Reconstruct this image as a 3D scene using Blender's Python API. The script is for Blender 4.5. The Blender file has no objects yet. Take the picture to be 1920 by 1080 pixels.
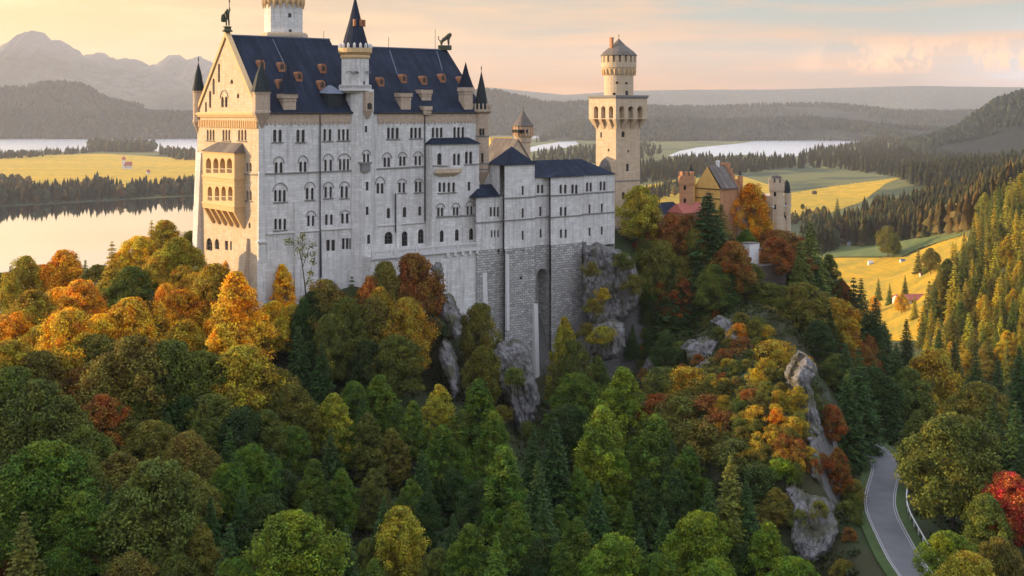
import bpy, bmesh, math, random
import numpy as np
from mathutils import Vector, Matrix
from mathutils.geometry import tessellate_polygon

SC = bpy.context.scene
COL = SC.collection
R = math.radians
random.seed(7)

# ------------------------------------------------------------------ camera
F, CX, HY, CH = 2236.0, 960.0, 205.0, 120.0      # focal length in photo pixels, horizon row, camera height
cam_d = bpy.data.cameras.new('camera')
cam = bpy.data.objects.new('camera', cam_d)
COL.objects.link(cam)
cam.location = (0, 0, CH)
cam.rotation_euler = (R(90), 0, 0)
cam_d.sensor_width = 36.0
cam_d.lens = 36.0 * F / 1920.0
cam_d.shift_y = -(540.0 - HY) / 1920.0
cam_d.clip_start = 1.0
cam_d.clip_end = 60000.0
SC.camera = cam

# ------------------------------------------------------------------ sun and sky
SUN_EL, SUN_AZ = R(11.0), R(-80.0)               # azimuth from +Y, negative = to the left
sun_dir = Vector((math.sin(SUN_AZ) * math.cos(SUN_EL), math.cos(SUN_AZ) * math.cos(SUN_EL), math.sin(SUN_EL)))
sun_d = bpy.data.lights.new('sun', 'SUN')
sun_d.energy = 3.6
sun_d.angle = R(0.5)
sun_d.color = (1.0, 0.69, 0.36)
sun = bpy.data.objects.new('sun', sun_d)
COL.objects.link(sun)
sun.rotation_euler = sun_dir.to_track_quat('Z', 'Y').to_euler()

SC.view_settings.view_transform = 'Standard'
SC.view_settings.look = 'None'
SC.view_settings.exposure = 1.3
SC.view_settings.gamma = 1.0
SC.view_settings.use_curve_mapping = False
SC.cycles.use_denoising = True
SC.cycles.max_bounces = 6
SC.cycles.diffuse_bounces = 3
SC.cycles.glossy_bounces = 3
SC.cycles.transmission_bounces = 3
SC.cycles.volume_bounces = 1
SC.cycles.transparent_max_bounces = 6
SC.cycles.sample_clamp_indirect = 6.0


class NT:
    """short-hand for building node trees"""
    def __init__(s, tree):
        s.t = tree
    def n(s, typ, **kw):
        nd = s.t.nodes.new(typ)
        for k, v in kw.items():
            if k.startswith('i_'):
                key = k[2:]
                key = int(key) if key.isdigit() else key.replace('_', ' ')
                nd.inputs[key].default_value = v
            else:
                setattr(nd, k, v)
        return nd
    def l(s, a, b):
        s.t.links.new(a, b)
    def math(s, op, a, b=None, clamp=False):
        nd = s.t.nodes.new('ShaderNodeMath'); nd.operation = op; nd.use_clamp = clamp
        for i, v in enumerate((a, b)):
            if v is None: continue
            if hasattr(v, 'is_output'): s.t.links.new(v, nd.inputs[i])
            else: nd.inputs[i].default_value = v
        return nd.outputs[0]
    def ramp(s, fac, stops, interp='LINEAR'):
        nd = s.t.nodes.new('ShaderNodeValToRGB'); cr = nd.color_ramp; cr.interpolation = interp
        while len(cr.elements) < len(stops): cr.elements.new(0.5)
        for e, (p, c) in zip(cr.elements, stops):
            e.position = p; e.color = (c[0], c[1], c[2], 1) if len(c) == 3 else c
        s.t.links.new(fac, nd.inputs[0])
        return nd.outputs[0]
    def mix(s, fac, a, b, mode='MIX'):
        nd = s.t.nodes.new('ShaderNodeMix'); nd.data_type = 'RGBA'; nd.blend_type = mode
        for sock, v in ((nd.inputs[0], fac), (nd.inputs[6], a), (nd.inputs[7], b)):
            if hasattr(v, 'is_output'): s.t.links.new(v, sock)
            elif isinstance(v, (int, float)): sock.default_value = v
            else: sock.default_value = (v[0], v[1], v[2], 1)
        return nd.outputs[2]


world = bpy.data.worlds.new('World')
SC.world = world
world.use_nodes = True
w = NT(world.node_tree)
bg = world.node_tree.nodes['Background']
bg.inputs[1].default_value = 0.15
sky = w.n('ShaderNodeTexSky', sky_type='NISHITA', sun_disc=False)
sky.sun_elevation = SUN_EL
sky.sun_rotation = SUN_AZ
sky.air_density = 1.2
sky.dust_density = 2.0
tc = w.n('ShaderNodeTexCoord')
sep = w.n('ShaderNodeSeparateXYZ'); w.l(tc.outputs['Generated'], sep.inputs[0])
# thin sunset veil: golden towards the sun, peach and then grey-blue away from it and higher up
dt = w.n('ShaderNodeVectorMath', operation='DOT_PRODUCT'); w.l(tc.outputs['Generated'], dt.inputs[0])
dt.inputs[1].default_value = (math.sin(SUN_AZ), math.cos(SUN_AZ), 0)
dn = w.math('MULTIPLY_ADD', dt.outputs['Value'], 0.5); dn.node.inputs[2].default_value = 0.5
veil = w.ramp(dn, [(0.0, (3.9, 4.2, 5.3)), (0.34, (3.5, 3.6, 4.3)), (0.43, (1.20, 0.74, 0.58)), (0.56, (2.1, 0.76, 0.12)), (0.64, (2.7, 1.05, 0.10)), (0.72, (2.95, 1.55, 0.28)), (1.0, (3.2, 2.15, 0.9))])  # unseen end behind the camera brightened to light the shaded front
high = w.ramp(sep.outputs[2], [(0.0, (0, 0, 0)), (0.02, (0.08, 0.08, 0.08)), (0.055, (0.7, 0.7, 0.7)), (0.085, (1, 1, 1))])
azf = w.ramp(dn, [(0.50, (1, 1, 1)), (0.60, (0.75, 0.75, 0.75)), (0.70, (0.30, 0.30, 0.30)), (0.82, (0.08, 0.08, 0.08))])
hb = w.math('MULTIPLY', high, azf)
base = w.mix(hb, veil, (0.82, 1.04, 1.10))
# unseen pale upper sky, brightened to fill the shaded palace front
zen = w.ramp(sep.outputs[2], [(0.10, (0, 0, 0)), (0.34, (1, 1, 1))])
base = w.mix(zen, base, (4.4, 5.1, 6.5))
# long streaky clouds
mp = w.n('ShaderNodeMapping'); w.l(tc.outputs['Generated'], mp.inputs[0])
mp.inputs['Scale'].default_value = (2.2, 2.2, 24.0)
mp.inputs['Rotation'].default_value = (R(1.5), R(2.0), 0)
ns = w.n('ShaderNodeTexNoise', i_Scale=2.3, i_Detail=7.0, i_Roughness=0.55); w.l(mp.outputs[0], ns.inputs[0])
cl = w.ramp(ns.outputs[0], [(0.46, (0, 0, 0)), (0.68, (1, 1, 1))])
cloudcol = w.mix(azf, (3.3, 2.25, 0.95), (2.5, 1.10, 0.45))
c1 = w.mix(w.math('MULTIPLY', cl, 0.85), base, cloudcol)
ns2 = w.n('ShaderNodeTexNoise', i_Scale=3.1, i_Detail=5.0); w.l(mp.outputs[0], ns2.inputs[0])
ns2.inputs['Scale'].default_value = 1.7
dk = w.ramp(ns2.outputs[0], [(0.52, (0, 0, 0)), (0.7, (1, 1, 1))])
c2 = w.mix(w.math('MULTIPLY', w.math('MULTIPLY', dk, azf), 0.5), c1, (0.95, 0.70, 0.66))
# small puffs low in the east
mp2 = w.n('ShaderNodeMapping'); w.l(tc.outputs['Generated'], mp2.inputs[0])
mp2.inputs['Scale'].default_value = (30, 30, 22)
ns3 = w.n('ShaderNodeTexNoise', i_Scale=1.3, i_Detail=5.0, i_Roughness=0.6); w.l(mp2.outputs[0], ns3.inputs[0])
band = w.ramp(sep.outputs[2], [(0.028, (0, 0, 0)), (0.036, (1, 1, 1)), (0.045, (0.8, 0.8, 0.8)), (0.060, (0, 0, 0))])
east = w.ramp(sep.outputs[0], [(0.22, (0, 0, 0)), (0.29, (1, 1, 1))])
pf = w.math('MULTIPLY', w.math('MULTIPLY', w.ramp(ns3.outputs[0], [(0.46, (0, 0, 0)), (0.54, (1, 1, 1))]), band), east)
c3 = w.mix(w.math('MULTIPLY', pf, 1.0), c2, (3.9, 1.9, 0.85))
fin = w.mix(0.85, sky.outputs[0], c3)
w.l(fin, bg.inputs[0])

# ------------------------------------------------------------------ shared helpers
def P(px, py, D):
    """the point at depth D metres seen at photo pixel (px, py)"""
    return Vector(((px - CX) / F * D, D, CH - (py - HY) / F * D))


def tag(o, label=None, cat=None, group=None, kind=None):
    if label: o['label'] = label
    if cat: o['category'] = cat
    if group: o['group'] = group
    if kind: o['kind'] = kind
    return o


def mesh_obj(name, verts, faces, mat=None, parent=None, smooth=False, uv=True):
    me = bpy.data.meshes.new(name)
    me.from_pydata([tuple(v) for v in verts], [], faces)
    if uv: box_uv(me)
    if mat: me.materials.append(mat)
    if smooth: me.polygons.foreach_set('use_smooth', [True] * len(me.polygons))
    me.update()
    o = bpy.data.objects.new(name, me)
    COL.objects.link(o)
    if parent: o.parent = parent
    return o


def box_uv(me):
    """UVs in metres: along the wall and up; plan for flat faces"""
    n = len(me.loops)
    if not n: return
    co = np.empty(len(me.vertices) * 3); me.vertices.foreach_get('co', co); co = co.reshape(-1, 3)
    li = np.empty(n, np.int64); me.loops.foreach_get('vertex_index', li)
    nf = len(me.polygons)
    ls = np.empty(nf, np.int64); me.polygons.foreach_get('loop_start', ls)
    lt = np.empty(nf, np.int64); me.polygons.foreach_get('loop_total', lt)
    me.update()
    nr = np.empty(nf * 3); me.polygons.foreach_get('normal', nr); nr = nr.reshape(-1, 3)
    fi = np.repeat(np.arange(nf), lt)
    p = co[li]; q = nr[fi]
    hor = np.abs(q[:, 2]) > 0.9
    tl = np.hypot(q[:, 0], q[:, 1]) + 1e-9
    t = np.stack([-q[:, 1] / tl, q[:, 0] / tl], 1)
    # slope direction for roofs
    s = np.sqrt(np.maximum(1e-6, 1 - q[:, 2] ** 2))
    uu = np.where(hor, p[:, 0], p[:, 0] * t[:, 0] + p[:, 1] * t[:, 1])
    vv = np.where(hor, p[:, 1], p[:, 2] / np.maximum(s, 0.25))
    uvl = me.uv_layers.new(name='uv')
    uvl.data.foreach_set('uv', np.stack([uu, vv], 1).ravel())


class MB:
    """collects shapes, then links them as one mesh object"""
    def __init__(s):
        s.v = []; s.f = []
    def add(s, vs, fs):
        b = len(s.v); s.v += [Vector(x) for x in vs]; s.f += [tuple(b + i for i in f) for f in fs]
    def quad(s, a, b, c, d):
        s.add([a, b, c, d], [(0, 1, 2, 3)])
    def box(s, x0, x1, y0, y1, z0, z1):
        s.add([(x0, y0, z0), (x1, y0, z0), (x1, y1, z0), (x0, y1, z0), (x0, y0, z1), (x1, y0, z1), (x1, y1, z1), (x0, y1, z1)],
              [(0, 3, 2, 1), (4, 5, 6, 7), (0, 1, 5, 4), (1, 2, 6, 5), (2, 3, 7, 6), (3, 0, 4, 7)])
    def hexa(s, bot, top):
        n = len(bot)
        s.add(list(bot) + list(top), [tuple(range(n))[::-1], tuple(range(n, 2 * n))] + [(i, (i + 1) % n, n + (i + 1) % n, n + i) for i in range(n)])
    def lathe(s, c, prof, n=20, a0=0.0, cap=True):
        """prof: (radius, z) from the bottom up"""
        b = len(s.v); m = len(prof)
        for r, z in prof:
            for i in range(n):
                a = a0 + 2 * math.pi * i / n
                s.v.append(Vector((c[0] + max(r, 0.001) * math.cos(a), c[1] + max(r, 0.001) * math.sin(a), z)))
        for j in range(m - 1):
            for i in range(n):
                k = (i + 1) % n
                s.f.append((b + j * n + i, b + j * n + k, b + (j + 1) * n + k, b + (j + 1) * n + i))
        if cap:
            s.f.append(tuple(b + i for i in range(n))[::-1])
            s.f.append(tuple(b + (m - 1) * n + i for i in range(n)))
    def tube(s, pts, rad, n=6):
        pts = [Vector(p) for p in pts]
        if not hasattr(rad, '__len__'): rad = [rad] * len(pts)
        b = len(s.v)
        for i, p in enumerate(pts):
            d = (pts[min(i + 1, len(pts) - 1)] - pts[max(i - 1, 0)]).normalized()
            e = d.orthogonal().normalized() if abs(d.z) < 0.95 else Vector((1, 0, 0))
            if abs(d.z) < 0.95: e = d.cross(Vector((0, 0, 1))).normalized()
            g = d.cross(e).normalized()
            for k in range(n):
                a = 2 * math.pi * k / n
                s.v.append(p + rad[i] * (math.cos(a) * e + math.sin(a) * g))
        for i in range(len(pts) - 1):
            for k in range(n):
                q = (k + 1) % n
                s.f.append((b + i * n + k, b + i * n + q, b + (i + 1) * n + q, b + (i + 1) * n + k))
        s.f.append(tuple(b + k for k in range(n))[::-1])
        s.f.append(tuple(b + (len(pts) - 1) * n + k for k in range(n)))
    def build(s, name, mat, parent=None, smooth=False, off=None):
        vs = s.v if off is None else [x - off for x in s.v]
        return mesh_obj(name, vs, s.f, mat, parent, smooth)


# ------------------------------------------------------------------ materials
def new_mat(name):
    m = bpy.data.materials.new(name); m.use_nodes = True
    b = m.node_tree.nodes['Principled BSDF']
    b.inputs['Roughness'].default_value = 0.85
    b.inputs['Specular IOR Level'].default_value = 0.25
    return m, NT(m.node_tree), b


def noise(t, vec, scale, detail=4.0, rough=0.55):
    nd = t.n('ShaderNodeTexNoise', i_Scale=scale, i_Detail=detail, i_Roughness=rough)
    t.l(vec, nd.inputs[0]); return nd.outputs[0]


def bump(t, b, h, strength, dist):
    bp = t.n('ShaderNodeBump', i_Strength=strength, i_Distance=dist)
    t.l(h, bp.inputs['Height']); t.l(bp.outputs[0], b.inputs['Normal'])


def stone_mat(name, c1, c2, mortar, bw, bh, msize, stain, streak=0.5, bstr=0.5, vari=0.5):
    m, t, b = new_mat(name)
    uv = t.n('ShaderNodeUVMap', uv_map='uv'); ob = t.n('ShaderNodeTexCoord').outputs['Object']
    br = t.n('ShaderNodeTexBrick', i_Scale=1.0, i_Mortar_Size=msize, i_Mortar_Smooth=0.4, i_Brick_Width=bw, i_Row_Height=bh)
    br.inputs['Color1'].default_value = (*c1, 1); br.inputs['Color2'].default_value = (*c2, 1); br.inputs['Mortar'].default_value = (*mortar, 1)
    # wobble so that courses are not ruler-straight
    wob = t.n('ShaderNodeTexNoise', i_Scale=0.9, i_Detail=2.0); t.l(uv.outputs[0], wob.inputs[0])
    ad = t.n('ShaderNodeVectorMath', operation='MULTIPLY_ADD'); t.l(wob.outputs['Color'], ad.inputs[0]); ad.inputs[1].default_value = (0.25 * vari, 0.16 * vari, 0); t.l(uv.outputs[0], ad.inputs[2])
    t.l(ad.outputs[0], br.inputs[0])
    n1 = noise(t, ob, 0.16, 5.0, 0.6)
    n2 = noise(t, ob, 1.7, 5.0, 0.65)
    mp = t.n('ShaderNodeMapping'); t.l(uv.outputs[0], mp.inputs[0]); mp.inputs['Scale'].default_value = (1.3, 0.09, 1)
    n3 = noise(t, mp.outputs[0], 1.0, 5.0, 0.6)
    c = t.mix(t.ramp(n1, [(0.4, (0, 0, 0)), (0.66, (0.45, 0.45, 0.45))]), br.outputs[0], stain)
    c = t.mix(t.math('MULTIPLY', t.ramp(n3, [(0.48, (0, 0, 0)), (0.68, (1, 1, 1))]), streak), c, tuple(x * 0.55 for x in stain))
    c = t.mix(t.math('MULTIPLY', t.ramp(n2, [(0.3, (1, 1, 1)), (0.55, (0, 0, 0))]), 0.35), c, tuple(x * 0.7 for x in c2))
    t.l(c, b.inputs['Base Color'])
    h = t.math('ADD', t.math('MULTIPLY', br.outputs['Fac'], -1.0), t.math('MULTIPLY', n2, 0.8))
    bump(t, b, h, bstr, 0.06)
    return m


def slate_mat(name, c1, c2, rough=0.5):
    m, t, b = new_mat(name)
    uv = t.n('ShaderNodeUVMap', uv_map='uv'); ob = t.n('ShaderNodeTexCoord').outputs['Object']
    br = t.n('ShaderNodeTexBrick', i_Scale=1.0, i_Mortar_Size=0.03, i_Brick_Width=0.5, i_Row_Height=0.32)
    br.inputs['Color1'].default_value = (*c1, 1); br.inputs['Color2'].default_value = (*c2, 1); br.inputs['Mortar'].default_value = (*[x * 0.5 for x in c1], 1)
    t.l(uv.outputs[0], br.inputs[0])
    mp = t.n('ShaderNodeMapping'); t.l(uv.outputs[0], mp.inputs[0]); mp.inputs['Scale'].default_value = (0.8, 0.06, 1)
    n1 = noise(t, mp.outputs[0], 1.0, 5.0, 0.6); n2 = noise(t, ob, 0.3, 4.0)
    c = t.mix(t.ramp(n1, [(0.40, (0, 0, 0)), (0.70, (0.8, 0.8, 0.8))]), br.outputs[0], tuple(x * 1.5 + .004 for x in c2))
    c = t.mix(t.ramp(n2, [(0.4, (0.5, 0.5, 0.5)), (0.6, (0, 0, 0))]), c, tuple(x * 0.6 for x in c1))
    t.l(c, b.inputs['Base Color']); b.inputs['Roughness'].default_value = rough; b.inputs['Specular IOR Level'].default_value = 0.1
    bump(t, b, br.outputs['Fac'], 0.35, -0.03)
    return m


def plain_mat(name, c, rough=0.8, var=0.35, scale=1.5, metal=0.0, bstr=0.25):
    m, t, b = new_mat(name)
    ob = t.n('ShaderNodeTexCoord').outputs['Object']
    n1 = noise(t, ob, scale, 5.0, 0.65)
    t.l(t.mix(n1, tuple(x * (1 - var) for x in c), tuple(min(1, x * (1 + var)) for x in c)), b.inputs['Base Color'])
    b.inputs['Roughness'].default_value = rough; b.inputs['Metallic'].default_value = metal
    if bstr: bump(t, b, n1, bstr, 0.05)
    return m


M = {}
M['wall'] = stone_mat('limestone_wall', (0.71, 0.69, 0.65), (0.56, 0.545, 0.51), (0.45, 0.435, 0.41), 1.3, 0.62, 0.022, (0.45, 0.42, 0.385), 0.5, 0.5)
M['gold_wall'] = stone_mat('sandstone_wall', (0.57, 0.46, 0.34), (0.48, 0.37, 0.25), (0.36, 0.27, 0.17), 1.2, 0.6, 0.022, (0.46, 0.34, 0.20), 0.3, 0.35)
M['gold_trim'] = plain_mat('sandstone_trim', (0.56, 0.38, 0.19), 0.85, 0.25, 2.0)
M['frieze'] = stone_mat('brick_frieze', (0.50, 0.37, 0.25), (0.36, 0.25, 0.17), (0.52, 0.44, 0.35), 0.45, 0.28, 0.04, (0.42, 0.32, 0.23), 0.3, 0.5)
M['rubble'] = stone_mat('coursed_rubble', (0.57, 0.55, 0.50), (0.27, 0.262, 0.25), (0.15, 0.145, 0.14), 1.15, 0.55, 0.07, (0.34, 0.325, 0.31), 0.35, 1.0, 1.0)
M['trim'] = plain_mat('pale_stone_trim', (0.56, 0.54, 0.51), 0.8, 0.2, 2.0)
M['dark_trim'] = plain_mat('weathered_string_course', (0.20, 0.19, 0.18), 0.85, 0.3, 2.0)
M['slate'] = slate_mat('blue_slate', (0.008, 0.014, 0.029), (0.015, 0.023, 0.041), 0.75)
M['dull_slate'] = slate_mat('brown_slate', (0.12, 0.10, 0.09), (0.16, 0.135, 0.11), 0.7)
M['green_slate'] = slate_mat('green_slate', (0.017, 0.024, 0.026), (0.027, 0.035, 0.037), 0.6)
M['lead'] = plain_mat('lead_sheet', (0.13, 0.15, 0.19), 0.5, 0.3, 2.0)
M['copper'] = plain_mat('rusty_copper', (0.30, 0.13, 0.06), 0.7, 0.45, 2.5)
M['pipe'] = plain_mat('drainpipe_metal', (0.045, 0.045, 0.05), 0.5, 0.2, 2.0)
M['bronze'] = plain_mat('bronze_patina', (0.055, 0.06, 0.035), 0.6, 0.5, 2.0)
M['brick'] = stone_mat('red_brick', (0.56, 0.27, 0.11), (0.44, 0.19, 0.08), (0.40, 0.28, 0.19), 0.5, 0.26, 0.03, (0.34, 0.17, 0.10), 0.35, 0.5)
M['ochre'] = stone_mat('ochre_plaster', (0.72, 0.46, 0.13), (0.66, 0.40, 0.10), (0.58, 0.36, 0.12), 1.2, 0.6, 0.012, (0.55, 0.33, 0.12), 0.3, 0.3)
M['plaster'] = plain_mat('white_plaster', (0.62, 0.60, 0.58), 0.85, 0.15, 0.8)
M['wood'] = plain_mat('dark_wood', (0.06, 0.045, 0.035), 0.8, 0.4, 2.0)
M['red_roof'] = plain_mat('red_tile_roof', (0.34, 0.10, 0.07), 0.8, 0.3, 1.0)
mm, t, b = new_mat('window_glass')
b.inputs['Base Color'].default_value = (0.012, 0.014, 0.018, 1); b.inputs['Roughness'].default_value = 0.12
b.inputs['Specular IOR Level'].default_value = 0.4
M['glass'] = mm
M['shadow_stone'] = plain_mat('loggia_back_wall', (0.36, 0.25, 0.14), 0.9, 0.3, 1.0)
# ------------------------------------------------------------------ terrain
_cp = [
 # slope in front of the castle
 (-70, 60, 58), (0, 60, 50), (60, 60, 44), (-60, 110, 57), (-30, 110, 53), (0, 110, 48), (40, 110, 44), (75, 110, 44),
 (-95, 160, 62), (-50, 160, 58), (-10, 160, 54), (30, 160, 49), (58, 150, 50),
 (-115, 210, 68), (-75, 210, 69), (-40, 210, 65), (0, 215, 58), (28, 215, 55), (-12, 200, 57),
 # castle rock
 (-56, 236, 78), (-72, 262, 83), (-52, 232, 75), (-31, 249, 80), (-36, 244, 76), (-17, 258, 82), (-12, 248, 72), (-4, 256, 64), (4, 254, 56), (10, 262, 52), (16, 266, 52), (8, 246, 54), (18, 254, 54), (-20, 244, 71),
 (-22, 280, 86), (10, 290, 84), (24, 290, 84), (30, 279, 62), (34, 287, 72), (41, 284, 68), (24, 270, 54), (36, 272, 60), (8, 273, 54), (14, 275.5, 53), (20, 276, 53), (26, 277, 56), (2, 270, 57), (-4, 266, 63), (26, 260, 58), (40, 300, 82), (34, 262, 68), (5, 310, 84),
 # eastern spur with the gatehouse
 (55, 318, 84), (60, 335, 84), (78, 332, 82), (90, 330, 76), (50, 290, 79), (58, 262, 76), (48, 222, 73), (45, 200, 72), (70, 300, 78), (40, 235, 68), (30, 240, 62),
 (20, 190, 50), (34, 172, 47), (44, 172, 50), (50, 178, 54), (36, 190, 60), (52, 205, 66), (56, 225, 66), (60, 250, 68), (28, 200, 53),
 # road shelf and gully
 (56, 168, 55), (57, 182, 55), (61, 198, 55), (66, 212, 55), (68, 226, 55), (71, 245, 53), (80, 275, 46), (90, 320, 38), (54, 150, 55), (68, 190, 55), (72, 175, 55), (75, 205, 55), (80, 225, 54),
 # beyond the road
 (90, 200, 58), (105, 225, 60), (112, 180, 62), (140, 230, 66), (110, 270, 48), (140, 300, 44), (120, 350, 26), (90, 130, 54), (150, 150, 66),
 # backs of the hill
 (-110, 300, 60), (-150, 250, 56), (-90, 330, 52), (-50, 350, 56), (0, 350, 60), (50, 370, 60), (90, 370, 40), (-150, 400, 12), (-60, 420, 18), (0, 430, 24), (60, 430, 26), (100, 440, 14), (110, 400, 24),
 (-300, 500, 0), (-150, 520, 0), (0, 540, 0), (120, 540, 2), (150, 600, 3), (0, 700, 0), (100, 800, 0), (-300, 700, 0), (200, 800, 2), (-600, 600, 0), (-600, 1000, 0), (0, 1000, 0), (250, 1000, 0), (0, 1400, 0), (350, 1400, 0),
 # wooded slope on the right
 (170, 420, 34), (165, 500, 20), (205, 500, 50), (190, 600, 14), (240, 600, 42), (190, 700, 2), (232, 700, 14), (300, 700, 62), (265, 800, 10), (340, 800, 60),
 (320, 1000, 6), (370, 1000, 22), (430, 1000, 58), (300, 500, 90), (260, 350, 80), (400, 700, 100), (560, 1000, 110), (470, 1200, 34), (430, 1200, 4), (560, 1500, 4), (650, 1500, 40), (800, 1500, 90), (700, 800, 170), (460, 500, 150),
 (800, 2200, 10), (1100, 2200, 80), (300, 2200, 0),
 # unseen ridge west of the viewpoint, added and shaped to shade the near forest
 (-230, 60, 165), (-280, 110, 172), (-235, 105, 158), (-200, 30, 150), (-180, 70, 128), (-170, 105, 112), (-150, 130, 92), (-200, 150, 128), (-200, 180, 122), (-198, 205, 112), (-290, 170, 140), (-240, 195, 116), (-200, 228, 84), (-170, 200, 92), (-330, 250, 60), (-230, 235, 60), (-380, 100, 150), (-250, -60, 140), (-120, -40, 80), (-120, 60, 76), (0, -60, 55), (100, -40, 60), (200, 60, 80), (-500, 300, 20), (-500, -100, 110), (300, 100, 100), (0, -400, 60), (-500, -500, 60), (500, -400, 60),
]
_cp = np.array(_cp, float)
_c2 = 10.0 ** 2


def _rbf_solve():
    p = _cp[:, :2]; d2 = ((p[:, None] - p[None]) ** 2).sum(2)
    A = -np.sqrt(d2 + _c2); A[np.diag_indices(len(p))] += 1.2
    n = len(p)
    B = np.zeros((n + 1, n + 1)); B[:n, :n] = A; B[:n, n] = 1; B[n, :n] = 1
    return np.linalg.solve(B, np.append(_cp[:, 2], 0))


_w = _rbf_solve()
_rng = np.random.default_rng(5)
_oct = [(2 * math.pi / L, a, _rng.uniform(0, 6.28, 4), _rng.uniform(-1, 1, 4)) for L, a in ((60, 1.2), (31, 0.9), (17, 0.6), (9, 0.35))]


def ground(x, y):
    x = np.asarray(x, float); y = np.asarray(y, float); sh = x.shape
    x = x.ravel(); y = y.ravel()
    z = np.zeros(len(x)); r = np.hypot(x, y)
    near = r < 2600
    for s in range(0, len(x), 60000):
        m = np.arange(s, min(s + 60000, len(x)))[near[s:s + 60000]]
        if not len(m): continue
        d = np.sqrt((x[m, None] - _cp[None, :, 0]) ** 2 + (y[m, None] - _cp[None, :, 1]) ** 2 + _c2)
        z[m] = -(d @ _w[:-1]) + _w[-1]
    k = np.clip((r - 1700) / 900, 0, 1); k = 1 - k * k * (3 - 2 * k)
    z = np.maximum(z, 0) * k
    nz = np.zeros(len(x))
    for q, a, ph, dd in _oct:
        nz += a * np.sin(q * (x + 0.35 * y * dd[0]) + ph[0] + 1.3 * np.sin(q * 0.6 * y + ph[1])) * np.sin(q * (y - 0.35 * x * dd[1]) + ph[2])
    amp = np.clip((z - 6) / 30, 0, 1) * np.clip((900 - r) / 500, 0.0, 1)
    rd = np.exp(-((x - road_x(y)) / 8.0) ** 2) * (y < 262) * (y > 120)
    amp = amp * (1 - rd)
    z = z + nz * amp
    rk = np.clip((11.0 - np.abs(x - road_x(y))) / 6.0, 0, 1) * np.clip((238 - y) / 8, 0, 1) * np.clip((y - 125) / 20, 0, 1); rk = rk * rk * (3 - 2 * rk)
    z = z * (1 - rk) + 54.8 * rk
    return z.reshape(sh)


_road = np.array([(108, 57), (150, 56), (168, 56.2), (174, 56.8), (182.8, 58), (192.5, 59.4), (200.5, 61.8), (209, 65.2), (215, 67.6), (222, 69.0), (234, 68.6), (246, 71), (262, 76)], float)


def road_x(y):
    return np.interp(y, _road[:, 0], _road[:, 1])


def g1(x, y):
    return float(ground(np.array([x]), np.array([y]))[0])


def hit_ground(px, py, d0=30, d1=12000):
    """first point of the terrain along the view ray through a photo pixel"""
    D = np.exp(np.linspace(math.log(d0), math.log(d1), 900))
    x = (px - CX) / F * D; z = CH - (py - HY) / F * D
    g = ground(x, D)
    i = np.argmax(z <= g)
    return (x[i], D[i], g[i]) if (z <= g).any() else None


def land_mat():
    m, t, b = new_mat('forest_floor')
    geo = t.n('ShaderNodeNewGeometry'); pos = geo.outputs['Position']
    n1 = noise(t, pos, 0.05, 6.0); n2 = noise(t, pos, 0.5, 6.0, 0.7)
    n3 = noise(t, pos, 0.006, 6.0, 0.6)
    near = t.mix(n2, (0.020, 0.028, 0.010), (0.060, 0.050, 0.020))
    near = t.mix(t.ramp(n1, [(0.45, (0, 0, 0)), (0.62, (1, 1, 1))]), near, (0.035, 0.055, 0.016))
    far = t.mix(t.ramp(n3, [(0.42, (0, 0, 0)), (0.5, (1, 1, 1))]), (0.03, 0.045, 0.018), (0.11, 0.11, 0.03))
    mpd = t.n('ShaderNodeVectorMath', operation='LENGTH'); t.l(pos, mpd.inputs[0])
    k = t.ramp(t.math('DIVIDE', mpd.outputs['Value'], 1200.0), [(0.35, (0, 0, 0)), (0.7, (1, 1, 1))])
    c = t.mix(k, near, far)
    # bare limestone where the slope is steep
    sp = t.n('ShaderNodeSeparateXYZ'); t.l(geo.outputs['Normal'], sp.inputs[0])
    st = t.ramp(t.math('ADD', sp.outputs[2], t.math('MULTIPLY', t.math('SUBTRACT', n2, 0.5), 0.35)), [(0.50, (1, 1, 1)), (0.60, (0, 0, 0))])
    n4 = noise(t, pos, 1.6, 8.0, 0.7)
    c = t.mix(st, c, t.mix(n4, (0.05, 0.05, 0.045), (0.22, 0.21, 0.20)))
    t.l(c, b.inputs['Base Color']); b.inputs['Roughness'].default_value = 0.95
    bump(t, b, t.math('ADD', n2, n4), 0.8, 0.5)
    return m


def build_ground():
    rs = np.concatenate([np.linspace(3, 40, 8)[:-1], np.exp(np.linspace(math.log(40), math.log(450), 300)), np.exp(np.linspace(math.log(450), math.log(2600), 110))[1:], np.exp(np.linspace(math.log(2600), math.log(40000), 30))[1:]])
    th = np.concatenate([np.linspace(-180, -34, 60)[:-1], np.linspace(-34, 34, 330), np.linspace(34, 180, 60)[1:]])
    th = np.radians(th)
    Rr, T = np.meshgrid(rs, th, indexing='ij')
    X = Rr * np.sin(T); Y = Rr * np.cos(T); Z = ground(X, Y)
    nr, nt = X.shape
    v = np.stack([X, Y, Z], 2).reshape(-1, 3)
    i = np.arange(nr - 1)[:, None] * nt + np.arange(nt - 1)[None]
    f = np.stack([i, i + 1, i + nt + 1, i + nt], 2).reshape(-1, 4)
    me = bpy.data.meshes.new('ground')
    np_mesh(me, v, f)
    me.materials.append(land_mat())
    me.polygons.foreach_set('use_smooth', np.ones(len(f), bool))
    o = bpy.data.objects.new('ground', me); COL.objects.link(o)
    tag(o, kind='structure')


def np_mesh(me, v, f):
    """v (n,3), f (m,k) all faces of k corners"""
    k = f.shape[1]
    me.vertices.add(len(v)); me.vertices.foreach_set('co', np.asarray(v, np.float32).ravel())
    me.loops.add(f.size); me.loops.foreach_set('vertex_index', np.asarray(f, np.int32).ravel())
    me.polygons.add(len(f)); me.polygons.foreach_set('loop_start', np.arange(0, f.size, k, dtype=np.int32))
    me.update(calc_edges=True)


build_ground()

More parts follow.
